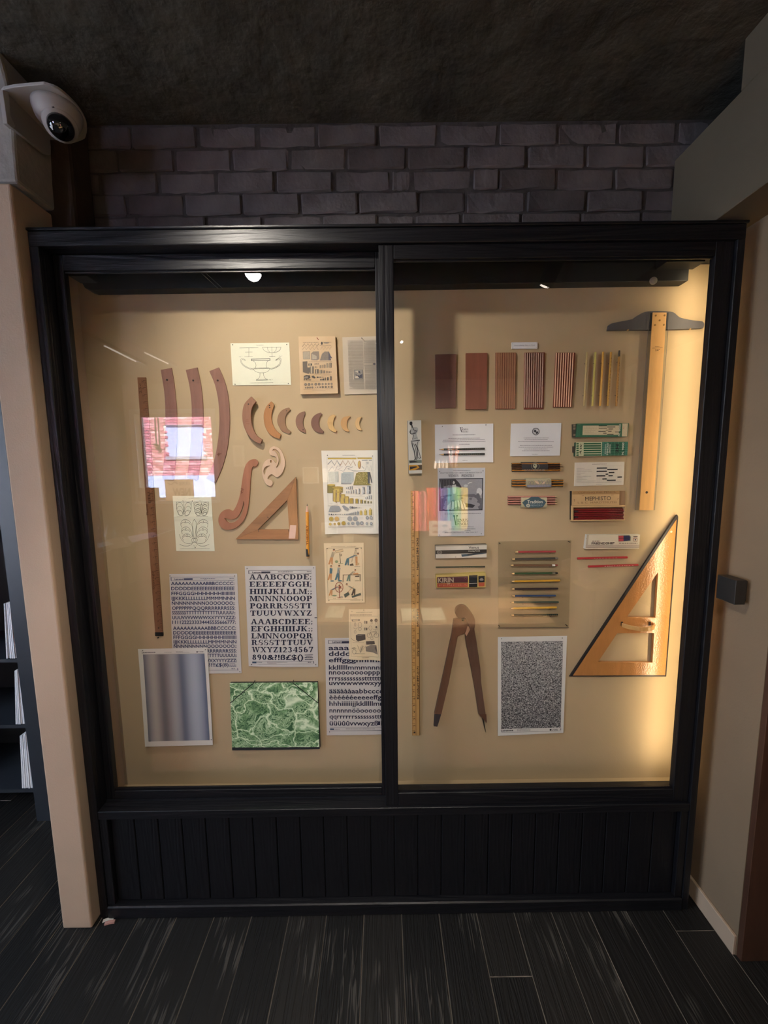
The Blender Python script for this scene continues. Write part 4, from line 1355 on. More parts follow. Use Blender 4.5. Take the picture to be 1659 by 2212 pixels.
# ---- French curve
fo = cr([(582, 105), (625, 123), (658, 172), (679, 245), (673, 310), (648, 365), (612, 395), (585, 391), (566, 373), (545, 371), (522, 392), (519, 415), (545, 422), (563, 445), (556, 472), (535, 480), (500, 462), (478, 420), (463, 360), (465, 300), (481, 258), (508, 232), (540, 223), (572, 238), (590, 262), (603, 250), (598, 215), (580, 197), (548, 190), (529, 162), (536, 130), (556, 111)], True, 3)
f1 = cr([(563, 142), (580, 130), (605, 142), (628, 172), (640, 215), (640, 255), (624, 288), (602, 306), (598, 298), (614, 270), (621, 235), (612, 195), (595, 162), (577, 148)], True, 3)
f2 = cr([(484, 370), (477, 335), (490, 305), (515, 290), (540, 291), (517, 305), (501, 330), (494, 362)], True, 3)
f3 = cr([(540, 240), (552, 236), (556, 254), (543, 262)], True, 2)
root = thing('french_curve', 'small pale pinkish french curve with swirling slots', 'curve template', P(*CC(535, 480), YP))
MB().prism(CC(fo), YP-0.005, YP, holes=[CC(f1), CC(f2), CC(f3)]).build('curve', wood('french_wood', 'c9ac90', 'z', 0.92, 0.45, 10), root, bevel=0.0004)

# ---- small wooden set square
root = thing('set_square', 'small brown wooden set square with mitred corners, left half of the display', 'set square', P(*CC(500, 985), YP))
Ao, Bo, Co = (783, 392), (805, 985), (212, 982); Ai, Bi, Ci = (700, 612), (718, 890), (425, 890)
MWT = [wood('walnut_z', 'a9784a', 'z', 0.72, 0.5, 10), wood('walnut_x', 'a26f44', 'x', 0.75, 0.5, 10), wood('walnut_d', '9e7049', 'x', 0.7, 0.5, 12)]
for nm, a, b_, c, d_, mm in (('upright_bar', Ao, Bo, Bi, Ai, MWT[0]), ('base_bar', Bo, Co, Ci, Bi, MWT[1]), ('long_bar', Co, Ao, Ai, Ci, MWT[2])):
    MB().prism(CC([a, b_, c, d_]), YP-0.012, YP-0.004).build(nm, mm, root, bevel=0.0004)
for x_, y_ in ((600, 940), (740, 700)):
    q = P(*CC(x_, y_), YP); MB().tube([(q[0], YP-0.004, q[2]), (q[0], YP, q[2])], 0.005, 8).build('standoff', M_HOLE, root)
shq = Sheet(CC([(400, 750), (560, 750), (720, 985), (400, 985)]), YP-0.012)
k = Ink(shq, CC, 0.0003); 
for a_, b_ in (((428, 888), (432, 912)), ((713, 888), (717, 916)), ((512, 770), (524, 782))):
    k = Ink(shq, CC, 0.0003); k.line([a_, b_], 4.5, M_HOLE); k.done('saw_mark', root)
shq = Sheet(CC([(728, 848), (786, 850), (775, 975), (714, 975)]), YP-0.0125)
shq.paper('paper_tag', mat('pink_tag', 'd8b4a0', 0.8, var=0.03, scale=60), root)

# ---- yellow pencil with dark end
pp = Crop(600, 1070, 14.75)
Ppos = (pp(935, 265), pp(960, 1960))
rt = pencil('thick yellow-orange carpenter pencil hung upright with a dark end', Ppos[0], Ppos[1], 0.0118, mat('yellow_lacquer', 'e0941c', 0.35, var=0.03, spec=0.6), tiplen=0.030, n=10, end=None, name='large_pencil', lift=0.010, lead='3a3836', wooden='d8a890')
a = P(*pp(945, 1705), YP-0.016); b_ = P(*pp(960, 1962), YP-0.016)
a[1] = b_[1] = YP-0.0059-0.010
MB().tube([a, b_*0.94+a*0.06, b_], [0.0062, 0.0062, 0.004], 12).build('dark_end', mat('navy_rubber', '16171f', 0.5), rt)
q = P(*pp(950, 1500), YP); MB().tube([(q[0], YP-0.012, q[2]), (q[0], YP, q[2])], 0.002, 6).build('nail', PIN, rt)
shq = Sheet([pp(880, 900), pp(1000, 900), pp(1000, 1650), pp(880, 1650)], YP-0.0217)
k = Ink(shq, pp, 0.0002)
k.text('THEORY', (972, 1590), (964, 940), 62, ink('8a4a12'), bold=0.03)
k.done('lettering', rt)

# ---- palmette drawing
sh = sheet('cream sheet of palmette leaf ornaments below the mirrored window', CD([(122, 92), (1378, 92), (1493, 1890), (243, 1890)]), M_PAPW, lambda u, v: 0.001+0.0016*math.exp(-((v-0.39)/0.04)**2), name='ornament_drawing', cat='drawing', pins=[CD(762, 258), CD(858, 1772)], ny=24)
k = Ink(sh, CD); g = ink('65645a'); w = 9


def pal(cx, x0, x1, y0, y1, deco):
    k.line([(x0, y0), (x1, y0)], w, g); k.line([(cx, y0), (cx, y1-20)], w*.8, g)
    for s in (-1, 1):
        W_ = (x1-x0)/2; H = y1-y0; X = lambda f: cx+s*W_*f; Y = lambda f: y0+H*f
        k.curve([(X(1), Y(0)), (X(.98), Y(.3)), (X(.92), Y(.6)), (X(.7), Y(.85)), (X(.35), Y(.98)), (X(.05), Y(.93))], w, g)
        for yy, rx in ((.02, .95), (.3, .92), (.58, .8)):
            k.curve([(X(.03), Y(.72)), (X(.12), Y(yy+.3)), (X(.3), Y(yy+.08)), (X(.55), Y(yy)), (X(.82), Y(yy+.06)), (X(rx), Y(yy+.2))], w*.8, g)
        k.ring(X(.45), Y(.8), W_*.3, w*.8, g, H*.18)
        if deco:
            for yy in (.16, .45, .72):
                k.curve([(X(.25), Y(yy+.12)), (X(.4), Y(yy)), (X(.6), Y(yy+.03)), (X(.8), Y(yy+.1))], w*1.8, g)
            k.curve([(X(0), Y(.1)), (X(.14), Y(.3)), (X(.08), Y(.6)), (X(.02), Y(.8))], w*1.3, g)


pal(492, 248, 735, 295, 745, False); pal(1060, 815, 1300, 295, 745, True)
k.line([(265, 770), (610, 770)], w*.7, g); k.line([(890, 765), (1290, 760)], w*.7, g)
for s in (-1, 1):
    C0 = 835
    m_ = lambda L: [(C0+s*x, y) for x, y in L]
    k.curve(m_([(60, 1420), (70, 1100), (160, 920), (290, 858), (400, 900), (445, 1000), (420, 1115)]), w, g)
    k.curve(m_([(60, 1430), (110, 1250), (190, 1130), (290, 1100), (400, 1150), (425, 1250), (390, 1340)]), w, g)
    k.curve(m_([(75, 1440), (150, 1360), (250, 1325), (350, 1360), (395, 1450), (350, 1545)]), w, g)
    k.curve(m_([(495, 1340), (430, 1500), (320, 1610), (180, 1650), (60, 1610), (20, 1595)]), w, g)
    k.curve(m_([(480, 1665), (360, 1715), (220, 1725), (110, 1680), (45, 1600)]), w, g)
    for yy, a0, a1 in ((960, 130, 430), (1195, 140, 410), (1400, 110, 370)):
        k.curve(m_([(a0, yy+60), (a0+60, yy+5), ((a0+a1)/2, yy+15), (a1-50, yy-5), (a1, yy+50)]), w*1.2, g)
        k.curve(m_([(a1-120, yy), (a1-145, yy-45), (a1-110, yy-55)]), w*1.2, g)
    k.curve(m_([(0, 850), (55, 960), (50, 1150), (20, 1440)]), w, g)
    k.curve(m_([(48, 1470), (95, 1510), (85, 1570), (40, 1600)]), w, g)
k.line([(770, 1468), (915, 1462)], w*1.6, g); k.ring(843, 1530, 42, w, g, 48); k.line([(800, 1598), (888, 1598)], w*1.4, g)
k.greek(650, 1000, 172, 10, g, 3, 160); k.text('Fig. 1', (440, 262), (530, 262), 22, g); k.text('Fig. 2', (1000, 258), (1090, 258), 22, g); k.text('Fig. 3', (810, 1728), (910, 1728), 22, g)
k.greek(375, 1335, 1812, 13, g, 4, 1806)
k.done('ornament_lines', sh.root)

# ---- weights and measures chart
sh = sheet('white chart of coloured weights, measures, coins and folding rules beside the stile', CE([(48, 95), (1475, 85), (1487, 2120), (150, 2135)]), mat('white_chart_paper', 'd9d4c6', 0.8, var=0.02, scale=9), lambda u, v: 0.0015+0.009*v**3*(0.5+0.5*math.cos(u*6.5+.4)), name='measures_chart', cat='chart', pins=[CE(196, 210), CE(1300, 228)])
k = Ink(sh, CE)
G, D, Y_, Y2, GG, BR, OL = ink('8f9496'), ink('56585c'), ink('c2a95c'), ink('a88f45'), ink('aab4b2'), ink('a07f62'), ink('857b45')
k.text('INSTRUMENTS DE MESURE', (568, 220), (875, 218), 16, D)
k.line([(185, 265), (1305, 258)], 4, G); k.line([(185, 265), (225, 1960)], 4, G); k.line([(1310, 258), (1322, 1935)], 4, G)
k.rect(205, 270, 908, 308, Y_, dx=4); k.rect(930, 265, 1285, 303, Y_, dx=3)
for i in range(35): k.rect(212+i*20, 272, 218+i*20, 300, Y2)
for i in range(17): k.rect(938+i*20, 268, 943+i*20, 296, OL)
k.line([(205, 435), (295, 338), (372, 458), (432, 338), (508, 462)], 22, G)
k.line([(508, 462), (572, 340), (640, 460), (702, 338), (768, 458), (826, 332), (885, 462)], 16, BR)
k.circ(980, 440, 42, BR, 102); k.circ(970, 430, 22, Y_, 85)
k.line([(1040, 335), (1180, 330)], 22, G); k.line([(1210, 335), (1290, 330)], 20, G); k.line([(1135, 380), (1200, 385), (1195, 415), (1140, 425)], 16, G); k.line([(1040, 480), (1095, 535)], 14, G)
k.line([(225, 600), (318, 480), (380, 600), (440, 470), (570, 490), (450, 560), (590, 600), (670, 480), (760, 478)], 9, G); k.line([(690, 540), (820, 488)], 9, G); k.line([(700, 545), (830, 590), (1110, 590), (1165, 460), (1218, 588), (1262, 455), (1285, 590)], 9, G)
k.poly([(215, 610), (470, 605), (475, 865), (225, 870)], ink('c6cabd'))
for i in range(13): k.line([(218+i*20, 612), (228+i*19, 866)], 3, G)
for i in range(13): k.line([(215, 625+i*20), (472, 620+i*20)], 3, G)
k.poly([(530, 660), (590, 625), (840, 622), (840, 840), (780, 910), (535, 912)], GG); k.poly([(535, 668), (775, 664), (778, 885), (538, 888)], ink('c3cccb'))
for i in range(13): k.line([(537+i*19, 668), (540+i*19, 888)], 3, G)
for i in range(12): k.line([(535, 675+i*19), (776, 672+i*19)], 3, G)
k.poly([(535, 890), (778, 888), (778, 912), (537, 914)], G)
k.poly([(835, 930), (900, 660), (960, 622), (1180, 620), (1230, 928)], OL)
r = random.Random(3)
for i in range(120):
    x = r.uniform(890, 1180); y = r.uniform(635, 910)
    k.poly([(x, y), (x+14, y-12), (x+20, y-4), (x+5, y+8)], ink('b5aa72'))
k.poly([(1180, 620), (1240, 622), (1300, 880), (1270, 885), (1235, 700), (1232, 900), (1190, 900)], D); k.poly([(830, 925), (1265, 920), (1265, 938), (830, 942)], OL)


def drum(x, w_, y0, y1, a, bb):
    k.poly([(x, y0), (x+w_, y0), (x+w_, y1), (x, y1)], a)
    k.poly([(x, y0), (x+w_*.16, y0), (x+w_*.16, y1), (x, y1)], bb); k.poly([(x+w_*.68, y0), (x+w_, y0), (x+w_, y1), (x+w_*.68, y1)], bb)
    k.circ(x+w_/2, y0, w_*.54, Y2, w_*.13); k.circ(x+w_/2, y0-w_*.02, w_*.44, Y_, w_*.09)


GB = ink('7c7048')
drum(195, 190, 935, 1130, OL, GB); drum(325, 250, 1000, 1120, Y_, GB)
drum(330, 100, 1060, 1390, Y_, ink('7f6b5a')); drum(405, 130, 1110, 1345, Y_, ink('7f6b5a')); drum(515, 120, 1175, 1388, Y_, ink('7d6e58')); drum(625, 100, 1225, 1390, Y_, GB)
drum(742, 95, 1270, 1390, Y2, D); drum(880, 80, 1280, 1388, Y2, D); drum(1000, 65, 1300, 1386, Y2, D); drum(1095, 48, 1320, 1385, OL, D); drum(1175, 40, 1330, 1385, OL, D); drum(1252, 32, 1335, 1384, OL, D)
k.poly([(228, 1340), (320, 1325), (430, 1375), (440, 1440), (230, 1440)], ink('d9d4c6')); k.greek(250, 440, 1385, 6, G, 2)
for x, w_, y0, y1 in ((650, 26, 1000, 1035), (690, 30, 985, 1035), (735, 34, 970, 1040), (785, 32, 965, 1045), (655, 24, 1090, 1140), (705, 26, 1085, 1142), (760, 32, 1070, 1145), (815, 34, 1060, 1146), (875, 40, 1045, 1148), (945, 50, 1025, 1150), (1040, 75, 990, 1150), (1160, 100, 965, 1148), (1120, 22, 1235, 1275), (1155, 28, 1220, 1278), (1200, 34, 1195, 1280), (1250, 34, 1190, 1280)):
    k.poly([(x, y0), (x+w_, y0), (x+w_, y1), (x, y1)], ink('b9bcbc')); k.poly([(x+w_*.55, y0), (x+w_*.95, y0), (x+w_*.95, y1), (x+w_*.55, y1)], D); k.circ(x+w_/2, y0, w_*.5, G, w_*.12)
k.greek(840, 1160, 960, 6, G, 4); k.greek(850, 1010, 1000, 6, G, 5); k.greek(880, 1050, 1175, 6, G, 6); k.greek(740, 1110, 1215, 6, G, 7); k.greek(890, 1280, 1430, 6, G, 8)
k.poly([(230, 1590), (265, 1470), (320, 1445), (490, 1450), (530, 1540), (480, 1592)], G); k.poly([(330, 1530), (430, 1525), (440, 1585), (300, 1588)], D)
k.poly([(555, 1450), (600, 1430), (665, 1470), (730, 1520), (700, 1570), (610, 1540)], G); k.circ(600, 1470, 26, D); k.circ(690, 1530, 26, ink('7c8082'))
for i in range(7): k.circ(765+i*45, 1482+i*2, 30-i*4, D if i % 2 else G)
for i in range(9): k.circ(250+i*52, 1655, 22-i*2, D if i % 2 else G)
for i, x in enumerate([620, 660, 695, 725, 755, 790, 830, 880, 940, 1020, 1130, 1248]):
    h = 30+i*i*1.15; w_ = 12+h*.38
    a = Y_ if i > 8 else G
    k.poly([(x-w_/2, 1668-h*.78), (x+w_/2, 1668-h*.78), (x+w_/2, 1668), (x-w_/2, 1668)], a); k.poly([(x+w_*.25, 1668-h*.78), (x+w_/2, 1668-h*.78), (x+w_/2, 1668), (x+w_*.25, 1668)], OL if i > 8 else D); k.circ(x, 1668-h*.9, w_*.22, a)
for x, y, r_, c in ((293, 1763, 56, Y_), (428, 1760, 56, ink('c9a566')), (745, 1758, 60, G), (882, 1756, 60, G), (1175, 1735, 42, G), (1270, 1733, 40, G), (272, 1888, 34, Y_), (380, 1885, 30, ink('c9a566')), (478, 1880, 38, Y2), (595, 1868, 50, Y2), (716, 1875, 32, G), (818, 1872, 42, G), (940, 1868, 48, G), (1042, 1866, 46, G), (1163, 1872, 30, G), (1272, 1870, 36, G)):
    k.circ(x, y, r_, c, n=16); k.ring(x, y, r_*.78, r_*.12, D if c is G else OL); k.circ(x, y, r_*.36, ink('b7b9b8') if c is G else Y2)
k.greek(500, 660, 1730, 6, G, 10); k.greek(980, 1080, 1728, 6, G, 11); k.greek(990, 1070, 1762, 6, G, 12); k.greek(1130, 1300, 1805, 6, G, 13)
k.line([(225, 1945), (1322, 1928)], 4, G); k.greek(230, 1320, 1965, 10, D, 14, 1950); k.greek(290, 440, 2008, 8, G, 15); k.greek(1230, 1280, 1990, 6, G, 16)
k.done('coloured_engravings', sh.root)

# ---- workers sheet
sh = sheet('cream plate of six small scenes of people at work with tools and machines', CF([(38, 70), (757, 60), (775, 1135), (75, 1145)]), M_PAPC, bow(0.002), name='trades_plate', cat='printed page', pins=[CF(97, 165), CF(712, 160), CF(130, 1100), CF(735, 1095)])
k = Ink(sh, CF)
D, BL, GN, OR, SK, RD = ink('54473c'), ink('4e7079'), ink('8c9670'), ink('c08a5a'), ink('b98a68'), ink('8f4a3c')
k.text('Instruments, outillage', (175, 138), (620, 130), 12, D)
k.line([(90, 160), (725, 145), (740, 1075), (115, 1082), (90, 160)], 3, D)
k.greek(520, 700, 1093, 7, D, 1); k.greek(210, 260, 1063, 7, D, 2); k.greek(580, 640, 1063, 7, D, 3); k.greek(590, 690, 488, 7, D, 4)


def man(x, y, h, lean=0, coat=None, legs=None, arms=()):
    """small engraved worker: hip at (x, y)"""
    coat = coat or D; legs = legs or BL
    s_ = h/100; sx = x+lean*s_; sy = y-42*s_*(1-abs(lean)/140)
    k.poly([(x-9*s_, y), (x+9*s_, y), (x+6*s_, y+50*s_), (x+14*s_, y+52*s_), (x-3*s_, y+53*s_)], legs)
    k.poly([(x-10*s_, y), (x+2*s_, y+2*s_), (x-12*s_, y+50*s_), (x-20*s_, y+54*s_), (x-26*s_, y+50*s_)], legs)
    k.poly([(x-10*s_, y+2*s_), (x+10*s_, y+2*s_), (sx+12*s_, sy+4*s_), (sx-10*s_, sy-2*s_)], coat)
    hx = sx+lean*.25*s_; hy = sy-12*s_*(1-abs(lean)/200)
    k.circ(hx, hy, 8*s_, SK); k.poly([(hx-8*s_, hy-2*s_), (hx-4*s_, hy-10*s_), (hx+6*s_, hy-9*s_), (hx+8*s_, hy-3*s_)], D)
    for a in arms: k.line([(sx, sy+5*s_)]+list(a), 6*s_, ink('c9b393'))


man(183, 320, 250, 12, ink('a99a80'), OR, [[(235, 262), (262, 232)]])
k.poly([(245, 205), (380, 172), (390, 215), (258, 245)], ink('d2b88e')); k.line([(245, 205), (380, 172), (390, 215), (258, 245), (245, 205)], 5, D); k.line([(325, 250), (340, 430)], 10, D); k.circ(345, 280, 22, D); k.circ(345, 280, 12, M_PAPC); k.line([(300, 435), (385, 432)], 10, GN); k.circ(268, 400, 30, GN, 24)
man(475, 340, 240, 60, ink('6a7b80'), BL, [[(545, 340), (540, 400)]])
k.line([(608, 180), (540, 410)], 4, D); k.line([(612, 180), (600, 420)], 4, D); k.line([(625, 180), (625, 330)], 4, D); k.line([(600, 165), (665, 168)], 14, D); k.poly([(610, 310), (645, 310), (648, 465), (612, 468)], OR); k.circ(655, 440, 26, ink('bfa57a'), 22); k.poly([(505, 450), (560, 430), (580, 470), (510, 475)], D)
man(165, 610, 230, 2, BL, OR, []); man(298, 605, 240, 6, ink('8a9490'), BL, [[(330, 590), (320, 640)]]); k.line([(312, 545), (322, 740)], 8, D); k.circ(330, 745, 42, BL, 14); k.circ(190, 748, 36, BL, 12)
man(500, 640, 210, 40, ink('9c9078'), ink('6c8070'), [[(560, 610), (590, 625)]])
k.line([(380, 640), (700, 632)], 10, D); k.line([(388, 640), (385, 770)], 12, D); k.line([(692, 632), (692, 755)], 12, D); k.poly([(570, 610), (650, 600), (670, 628), (570, 632)], OR); k.poly([(600, 655), (680, 650), (678, 672), (605, 676)], D); k.line([(598, 745), (675, 743)], 8, D)
man(180, 905, 200, 55, ink('6f6a70'), OR, [[(255, 880), (270, 900)]])
k.ring(315, 860, 70, 11, RD, 88, 24); k.line([(250, 830), (382, 892)], 6, RD); k.line([(340, 775), (290, 945)], 6, RD); k.circ(335, 860, 20, RD, 26); k.line([(318, 860), (325, 1045)], 13, RD); k.line([(285, 1050), (380, 1048)], 12, RD); k.circ(360, 1035, 26, ink('b3a58c'), 18)
man(590, 890, 220, -50, ink('7c8070'), D, [[(520, 880), (500, 920)]]); k.line([(575, 850), (455, 960)], 8, OR); k.poly([(400, 990), (480, 940), (505, 990), (420, 1050)], ink('4f5a50')); k.poly([(540, 1020), (700, 960), (710, 1000), (550, 1052)], ink('4f5a50')); k.circ(230, 1010, 45, GN, 14)
k.done('coloured_scenes', sh.root)

# ---- lowercase transfer sheet
sh = sheet('transfer lettering sheet of bold lowercase letters, half behind the door stile', CG([(203, 1050), (905, 1042), (925, 2040), (222, 2055)]), M_PAPL, bow(0.004), name='transfer_lettering_sheet', cat='lettering sheet', group='dry transfer lettering sheets')
k = Ink(sh, CG); N = ink('23233c')
k.line([(240, 1072), (900, 1066), (900, 1100), (242, 1106), (240, 1072)], 2.5, N); k.line([(240, 1070), (243, 1108)], 5, N)
k.text('Letraset', (278, 1098), (368, 1097), 17, N, bold=0.03); k.poly([(374, 1082), (455, 1080), (455, 1100), (374, 1102)], N)
rows = [('aaaaaabbbccc', 1172), ('dddddeeeeeee', 1232), ('efffggghhhhhiiii', 1298), ('kkllllllmmmnnnnnn', 1375), ('nnooooooopppqqq', 1425), ('rrrsssssssssttttttttuu', 1487), ('uvvwwwwwxyyyzz', 1535), ('äääàààaabbcccddd', 1620), ('èèééééeeeeeffgggg', 1683), ('hhhiiiiiijjkklllllmmm', 1748), ('nnnnnnööoooooppp', 1818), ('qqrrrrrrsssssssttttttt', 1880), ('üüüûûvvwxyzß', 1950)]
ends = {0: 910, 1: 905, 12: 755}
for i, (t, y) in enumerate(rows):
    x0 = 240+(y-1172)*0.014
    k.text(t, (x0, y), (ends.get(i, 900), y-1), 46, N, bold=0.018, res=2)
k.rect(752, 1908, 775, 1946, N); k.rect(783, 1905, 818, 1950, N)
k.line([(256, 1978), (880, 1966), (882, 1998), (256, 2008)], 2.5, N); k.rect(256, 1983, 298, 1998, ink('3f5068')); k.greek(305, 355, 1990, 5, N, 1); k.greek(420, 720, 1984, 5, N, 2); k.greek(640, 800, 2002, 5, N, 3); k.line([(250, 2010), (252, 2025)], 5, N)
k.done('transfer_letters', sh.root)

# ---- machines sheet in front of it
sh = sheet('small cream plate of machine engravings pinned over the lowercase lettering sheet', CF([(490, 1250), (1083, 1240), (1078, 2168), (500, 2140)]), M_PAPC, lambda u, v: 0.008+0.006*v*v*(0.5+0.5*math.sin(u*7)), name='machines_plate', cat='printed page', pins=[])
q = P(*CF(760, 1262), YP); MB().tube([(q[0], YP-0.010, q[2]), (q[0], YP, q[2])], 0.0012, 6).build('nail', PIN, sh.root)
k = Ink(sh, CF); D = ink('5b5048'); G = ink('857a6c')
k.text('CARROSSERIE ET MACHINES', (620, 1312), (915, 1306), 13, D); k.greek(520, 900, 1352, 14, D, 3, 1350); k.greek(525, 1020, 1375, 7, G, 4, 1370); k.greek(535, 560, 1288, 8, D, 5)
k.line([(515, 1330), (540, 2085), (1020, 2100), (1035, 1330)], 2.5, G)
k.poly([(540, 1430), (690, 1425), (690, 1455), (545, 1465)], G); k.poly([(560, 1438), (660, 1433), (660, 1447), (565, 1452)], M_PAPC)
for x, y, rx, ry in ((605, 1520, 14, 34), (690, 1530, 32, 50), (690, 1600, 26, 30), (880, 1585, 30, 40), (605, 1650, 18, 24)): k.ring(x, y, rx, 5, G, ry)
for x, y in ((795, 1480), (795, 1600)): k.rect(x-24, y-26, x-6, y+26, G); k.rect(x+8, y-22, x+28, y+24, D); k.line([(x-40, y-4), (x+34, y-6)], 4, G)
for x, y, r_ in ((898, 1448, 24), (980, 1445, 30), (985, 1568, 18)): k.circ(x, y, r_, D); k.line([(x, y), (x-10, y+70)], 5, G); k.line([(x+10, y), (x+20, y+60)], 4, G)
k.line([(570, 1580), (620, 1600), (650, 1575)], 5, G); k.line([(930, 1600), (960, 1620), (990, 1600)], 6, G)
k.poly([(618, 1710), (660, 1690), (785, 1695), (792, 1790), (660, 1820), (622, 1790)], D); k.poly([(622, 1715), (665, 1696), (780, 1700), (700, 1718)], G)
k.curve([(532, 1760), (560, 1790), (620, 1815), (670, 1820)], 5, D); k.greek(560, 760, 1838, 6, G, 8)
for x, y, r_ in ((858, 1712, 38), (985, 1712, 40), (905, 1770, 22)): k.ring(x, y, r_, 6, G, r_*1.1)
k.line([(858, 1712), (880, 1655), (985, 1655), (985, 1712)], 6, D); k.line([(880, 1655), (920, 1740), (985, 1660)], 5, D); k.line([(920, 1640), (1000, 1640)], 5, G)
k.poly([(800, 1820), (950, 1815), (960, 1870), (805, 1880)], D)
for i in range(6): k.rect(812+i*23, 1826, 822+i*23, 1868, G)
k.poly([(790, 1920), (900, 1880), (985, 1890), (1010, 2055), (920, 2020), (800, 2000)], G); k.poly([(810, 1925), (910, 1915), (900, 1995), (815, 1985)], D); k.poly([(955, 1900), (985, 1900), (1005, 2050), (970, 2040)], D)
k.line([(545, 1940), (600, 1925), (625, 1945), (570, 1950), (545, 1940)], 6, D)
for i in range(7): k.line([(690+random.Random(i).uniform(-60, 60), 1880+i*8), (700, 2020), (740+random.Random(i+9).uniform(-40, 60), 1900)], 4, G)
k.ring(590, 2000, 34, 6, G, 40); k.line([(600, 2030), (780, 2040)], 6, G); k.greek(730, 850, 2112, 9, D, 9)
k.done('engravings', sh.root)

# ---- sans uppercase transfer sheet
sh = sheet('transfer lettering sheet of plain sans capitals, behind the grey gradient sheet', CH([(120, 183), (795, 180), (840, 1168), (160, 1175)]), M_PAPL, bow(0.002), name='transfer_lettering_sheet', cat='lettering sheet', group='dry transfer lettering sheets', pins=[CH(127, 203), CH(770, 203), CH(822, 1155)])
k = Ink(sh, CH); N = ink('333a5c')


def header(k, x0, x1, y, N, sk=0.0):
    k.line([(x0, y), (x1, y-2), (x1, y+32), (x0+2, y+34), (x0, y)], 2.4, N); k.line([(x0, y), (x0+2, y+34)], 6, N)
    k.text('Letraset', (x0+36, y+27), (x0+122, y+26), 15, N, bold=0.03); k.poly([(x0+125, y+11), (x0+215, y+10), (x0+215, y+26), (x0+125, y+27)], N)
    k.greek(x0+290, x0+440, y+14, 7, N, 1); k.greek(x0+330, x0+355, y+24, 4, N, 2); k.greek(x1-45, x1-5, y+12, 8, N, 3); k.greek(x1-60, x1, y+32, 6, N, 5)


header(k, 138, 765, 215, N)
rw = [('AAAAAAAAAABBBCCCCC:', 293), ('DDDDDEEEEEEEEEEEEEEEE', 343), ('FFFGGGGHHHHHHHIIIIIIIIII', 392), ('IJJKKKLLLLLLLLMMMMNNN', 441), ('NNNNNNNNNOOOOOOO::', 489), ('OPPPPPPQQQRRRRRRRSSS:', 538), ('SSSSSSSTTTTTTTTTTTTUUUUU::', 583), ('UUUVVVVWWWXXYYYYZZZ:', 632), ('1111222233334445555666777:', 678), ('AAAAAAAAAABBBCCCCC:', 737), ('DDDDDEEEEEEEEEEEEEEEE', 783), ('FFFGGGGHHHHHHHIIIIIIIIII', 828), ('IJJKKKLLLLLLLLMMMMNNN', 873), ('NNNNNNNNNOOOOOOO::', 916), ('OPPPPPPQQQRRRRRRRSSS:', 963), ('SSSSSSSTTTTTTTTTTTTUUUUU::', 1007), ('UUUVVVVWWWXXYYYYZZZ:', 1058), ('888999000&&??!!£$(ß)', 1100)]
for i, (t, y) in enumerate(rw):
    sh_ = 0 if i < 9 else 12
    x0 = 139+(y-293)*0.036+sh_*.4; x1 = 767+(y-293)*0.036
    if i == 17: x1 -= 85
    k.text(t, (x0, y), (x1, y-1), 32, N, dup=1.1)
k.greek(720, 790, 1085, 7, N, 1); k.greek(720, 790, 1098, 7, N, 2); k.line([(720, 1072), (775, 1071)], 3, N)
k.line([(150, 1140), (800, 1135)], 2, N); k.greek(740, 778, 1122, 7, N, 6); k.line([(800, 1118), (806, 1140)], 6, N)
k.done('transfer_letters', sh.root)

# ---- gradient sheet in front
sh = sheet('pattern sheet of soft grey vertical gradient bands in a white border, lower left', CI([(75, 78), (637, 65), (688, 848), (145, 857)]), mat('white_film', 'd6d4cc', 0.6, var=0.015, scale=8), lambda u, v: 0.006+0.006*v*v+0.004*(1-u)**2*v, name='gradient_sheet', cat='pattern sheet', pins=[CI(108, 93), CI(617, 87), CI(168, 832), CI(665, 820)], nx=14)
gm = bpy.data.materials.new('gradient_print'); gm.use_nodes = True
nt = gm.node_tree; bs = nt.nodes['Principled BSDF']; bs.inputs['Roughness'].default_value = 0.35
uvn = nt.nodes.new('ShaderNodeUVMap'); sx = nt.nodes.new('ShaderNodeSeparateXYZ'); rp = nt.nodes.new('ShaderNodeValToRGB')
nt.links.new(uvn.outputs[0], sx.inputs[0]); nt.links.new(sx.outputs[0], rp.inputs[0]); nt.links.new(rp.outputs[0], bs.inputs['Base Color'])
stops = [(0, '60606e'), (.08, '9a9896'), (.17, 'b8b2a8'), (.27, '5c5a68'), (.36, '8a8280'), (.46, 'b4b6bc'), (.55, '93969f'), (.61, '505870'), (.70, '98a0ae'), (.82, 'b4bcc8'), (.93, '868ea0'), (1, '566078')]
rp.color_ramp.interpolation = 'B_SPLINE'
while len(rp.color_ramp.elements) > 1: rp.color_ramp.elements.remove(rp.color_ramp.elements[0])
rp.color_ramp.elements[0].position = 0; rp.color_ramp.elements[0].color = (*lin(stops[0][1]), 1)
for p_, c_ in stops[1:]:
    e = rp.color_ramp.elements.new(p_); e.color = (*lin(c_), 1)


def picture(sh, crop, quad, name, m, h=0.0007, nx=10, ny=12):
    """a printed picture with UVs lying on a sheet"""
    q = [np.array(crop(*c)) for c in quad]; vs = []; uv = []
    for j in range(ny+1):
        for i in range(nx+1):
            u, v = i/nx, j/ny
            p = (q[0]*(1-u)+q[1]*u)*(1-v)+(q[3]*(1-u)+q[2]*u)*v
            vs.append(sh.W(p[0], p[1], h)); uv.append((u, 1-v))
    fs = [(j*(nx+1)+i, (j+1)*(nx+1)+i, (j+1)*(nx+1)+i+1, j*(nx+1)+i+1) for j in range(ny) for i in range(nx)]
    mb = MB(); mb.add(vs, fs); o = mb.build(name, m, sh.root, fix=False)
    ul = o.data.uv_layers.new(name='UVMap')
    for lo in o.data.loops: ul.data[lo.index].uv = uv[lo.vertex_index]
    return o


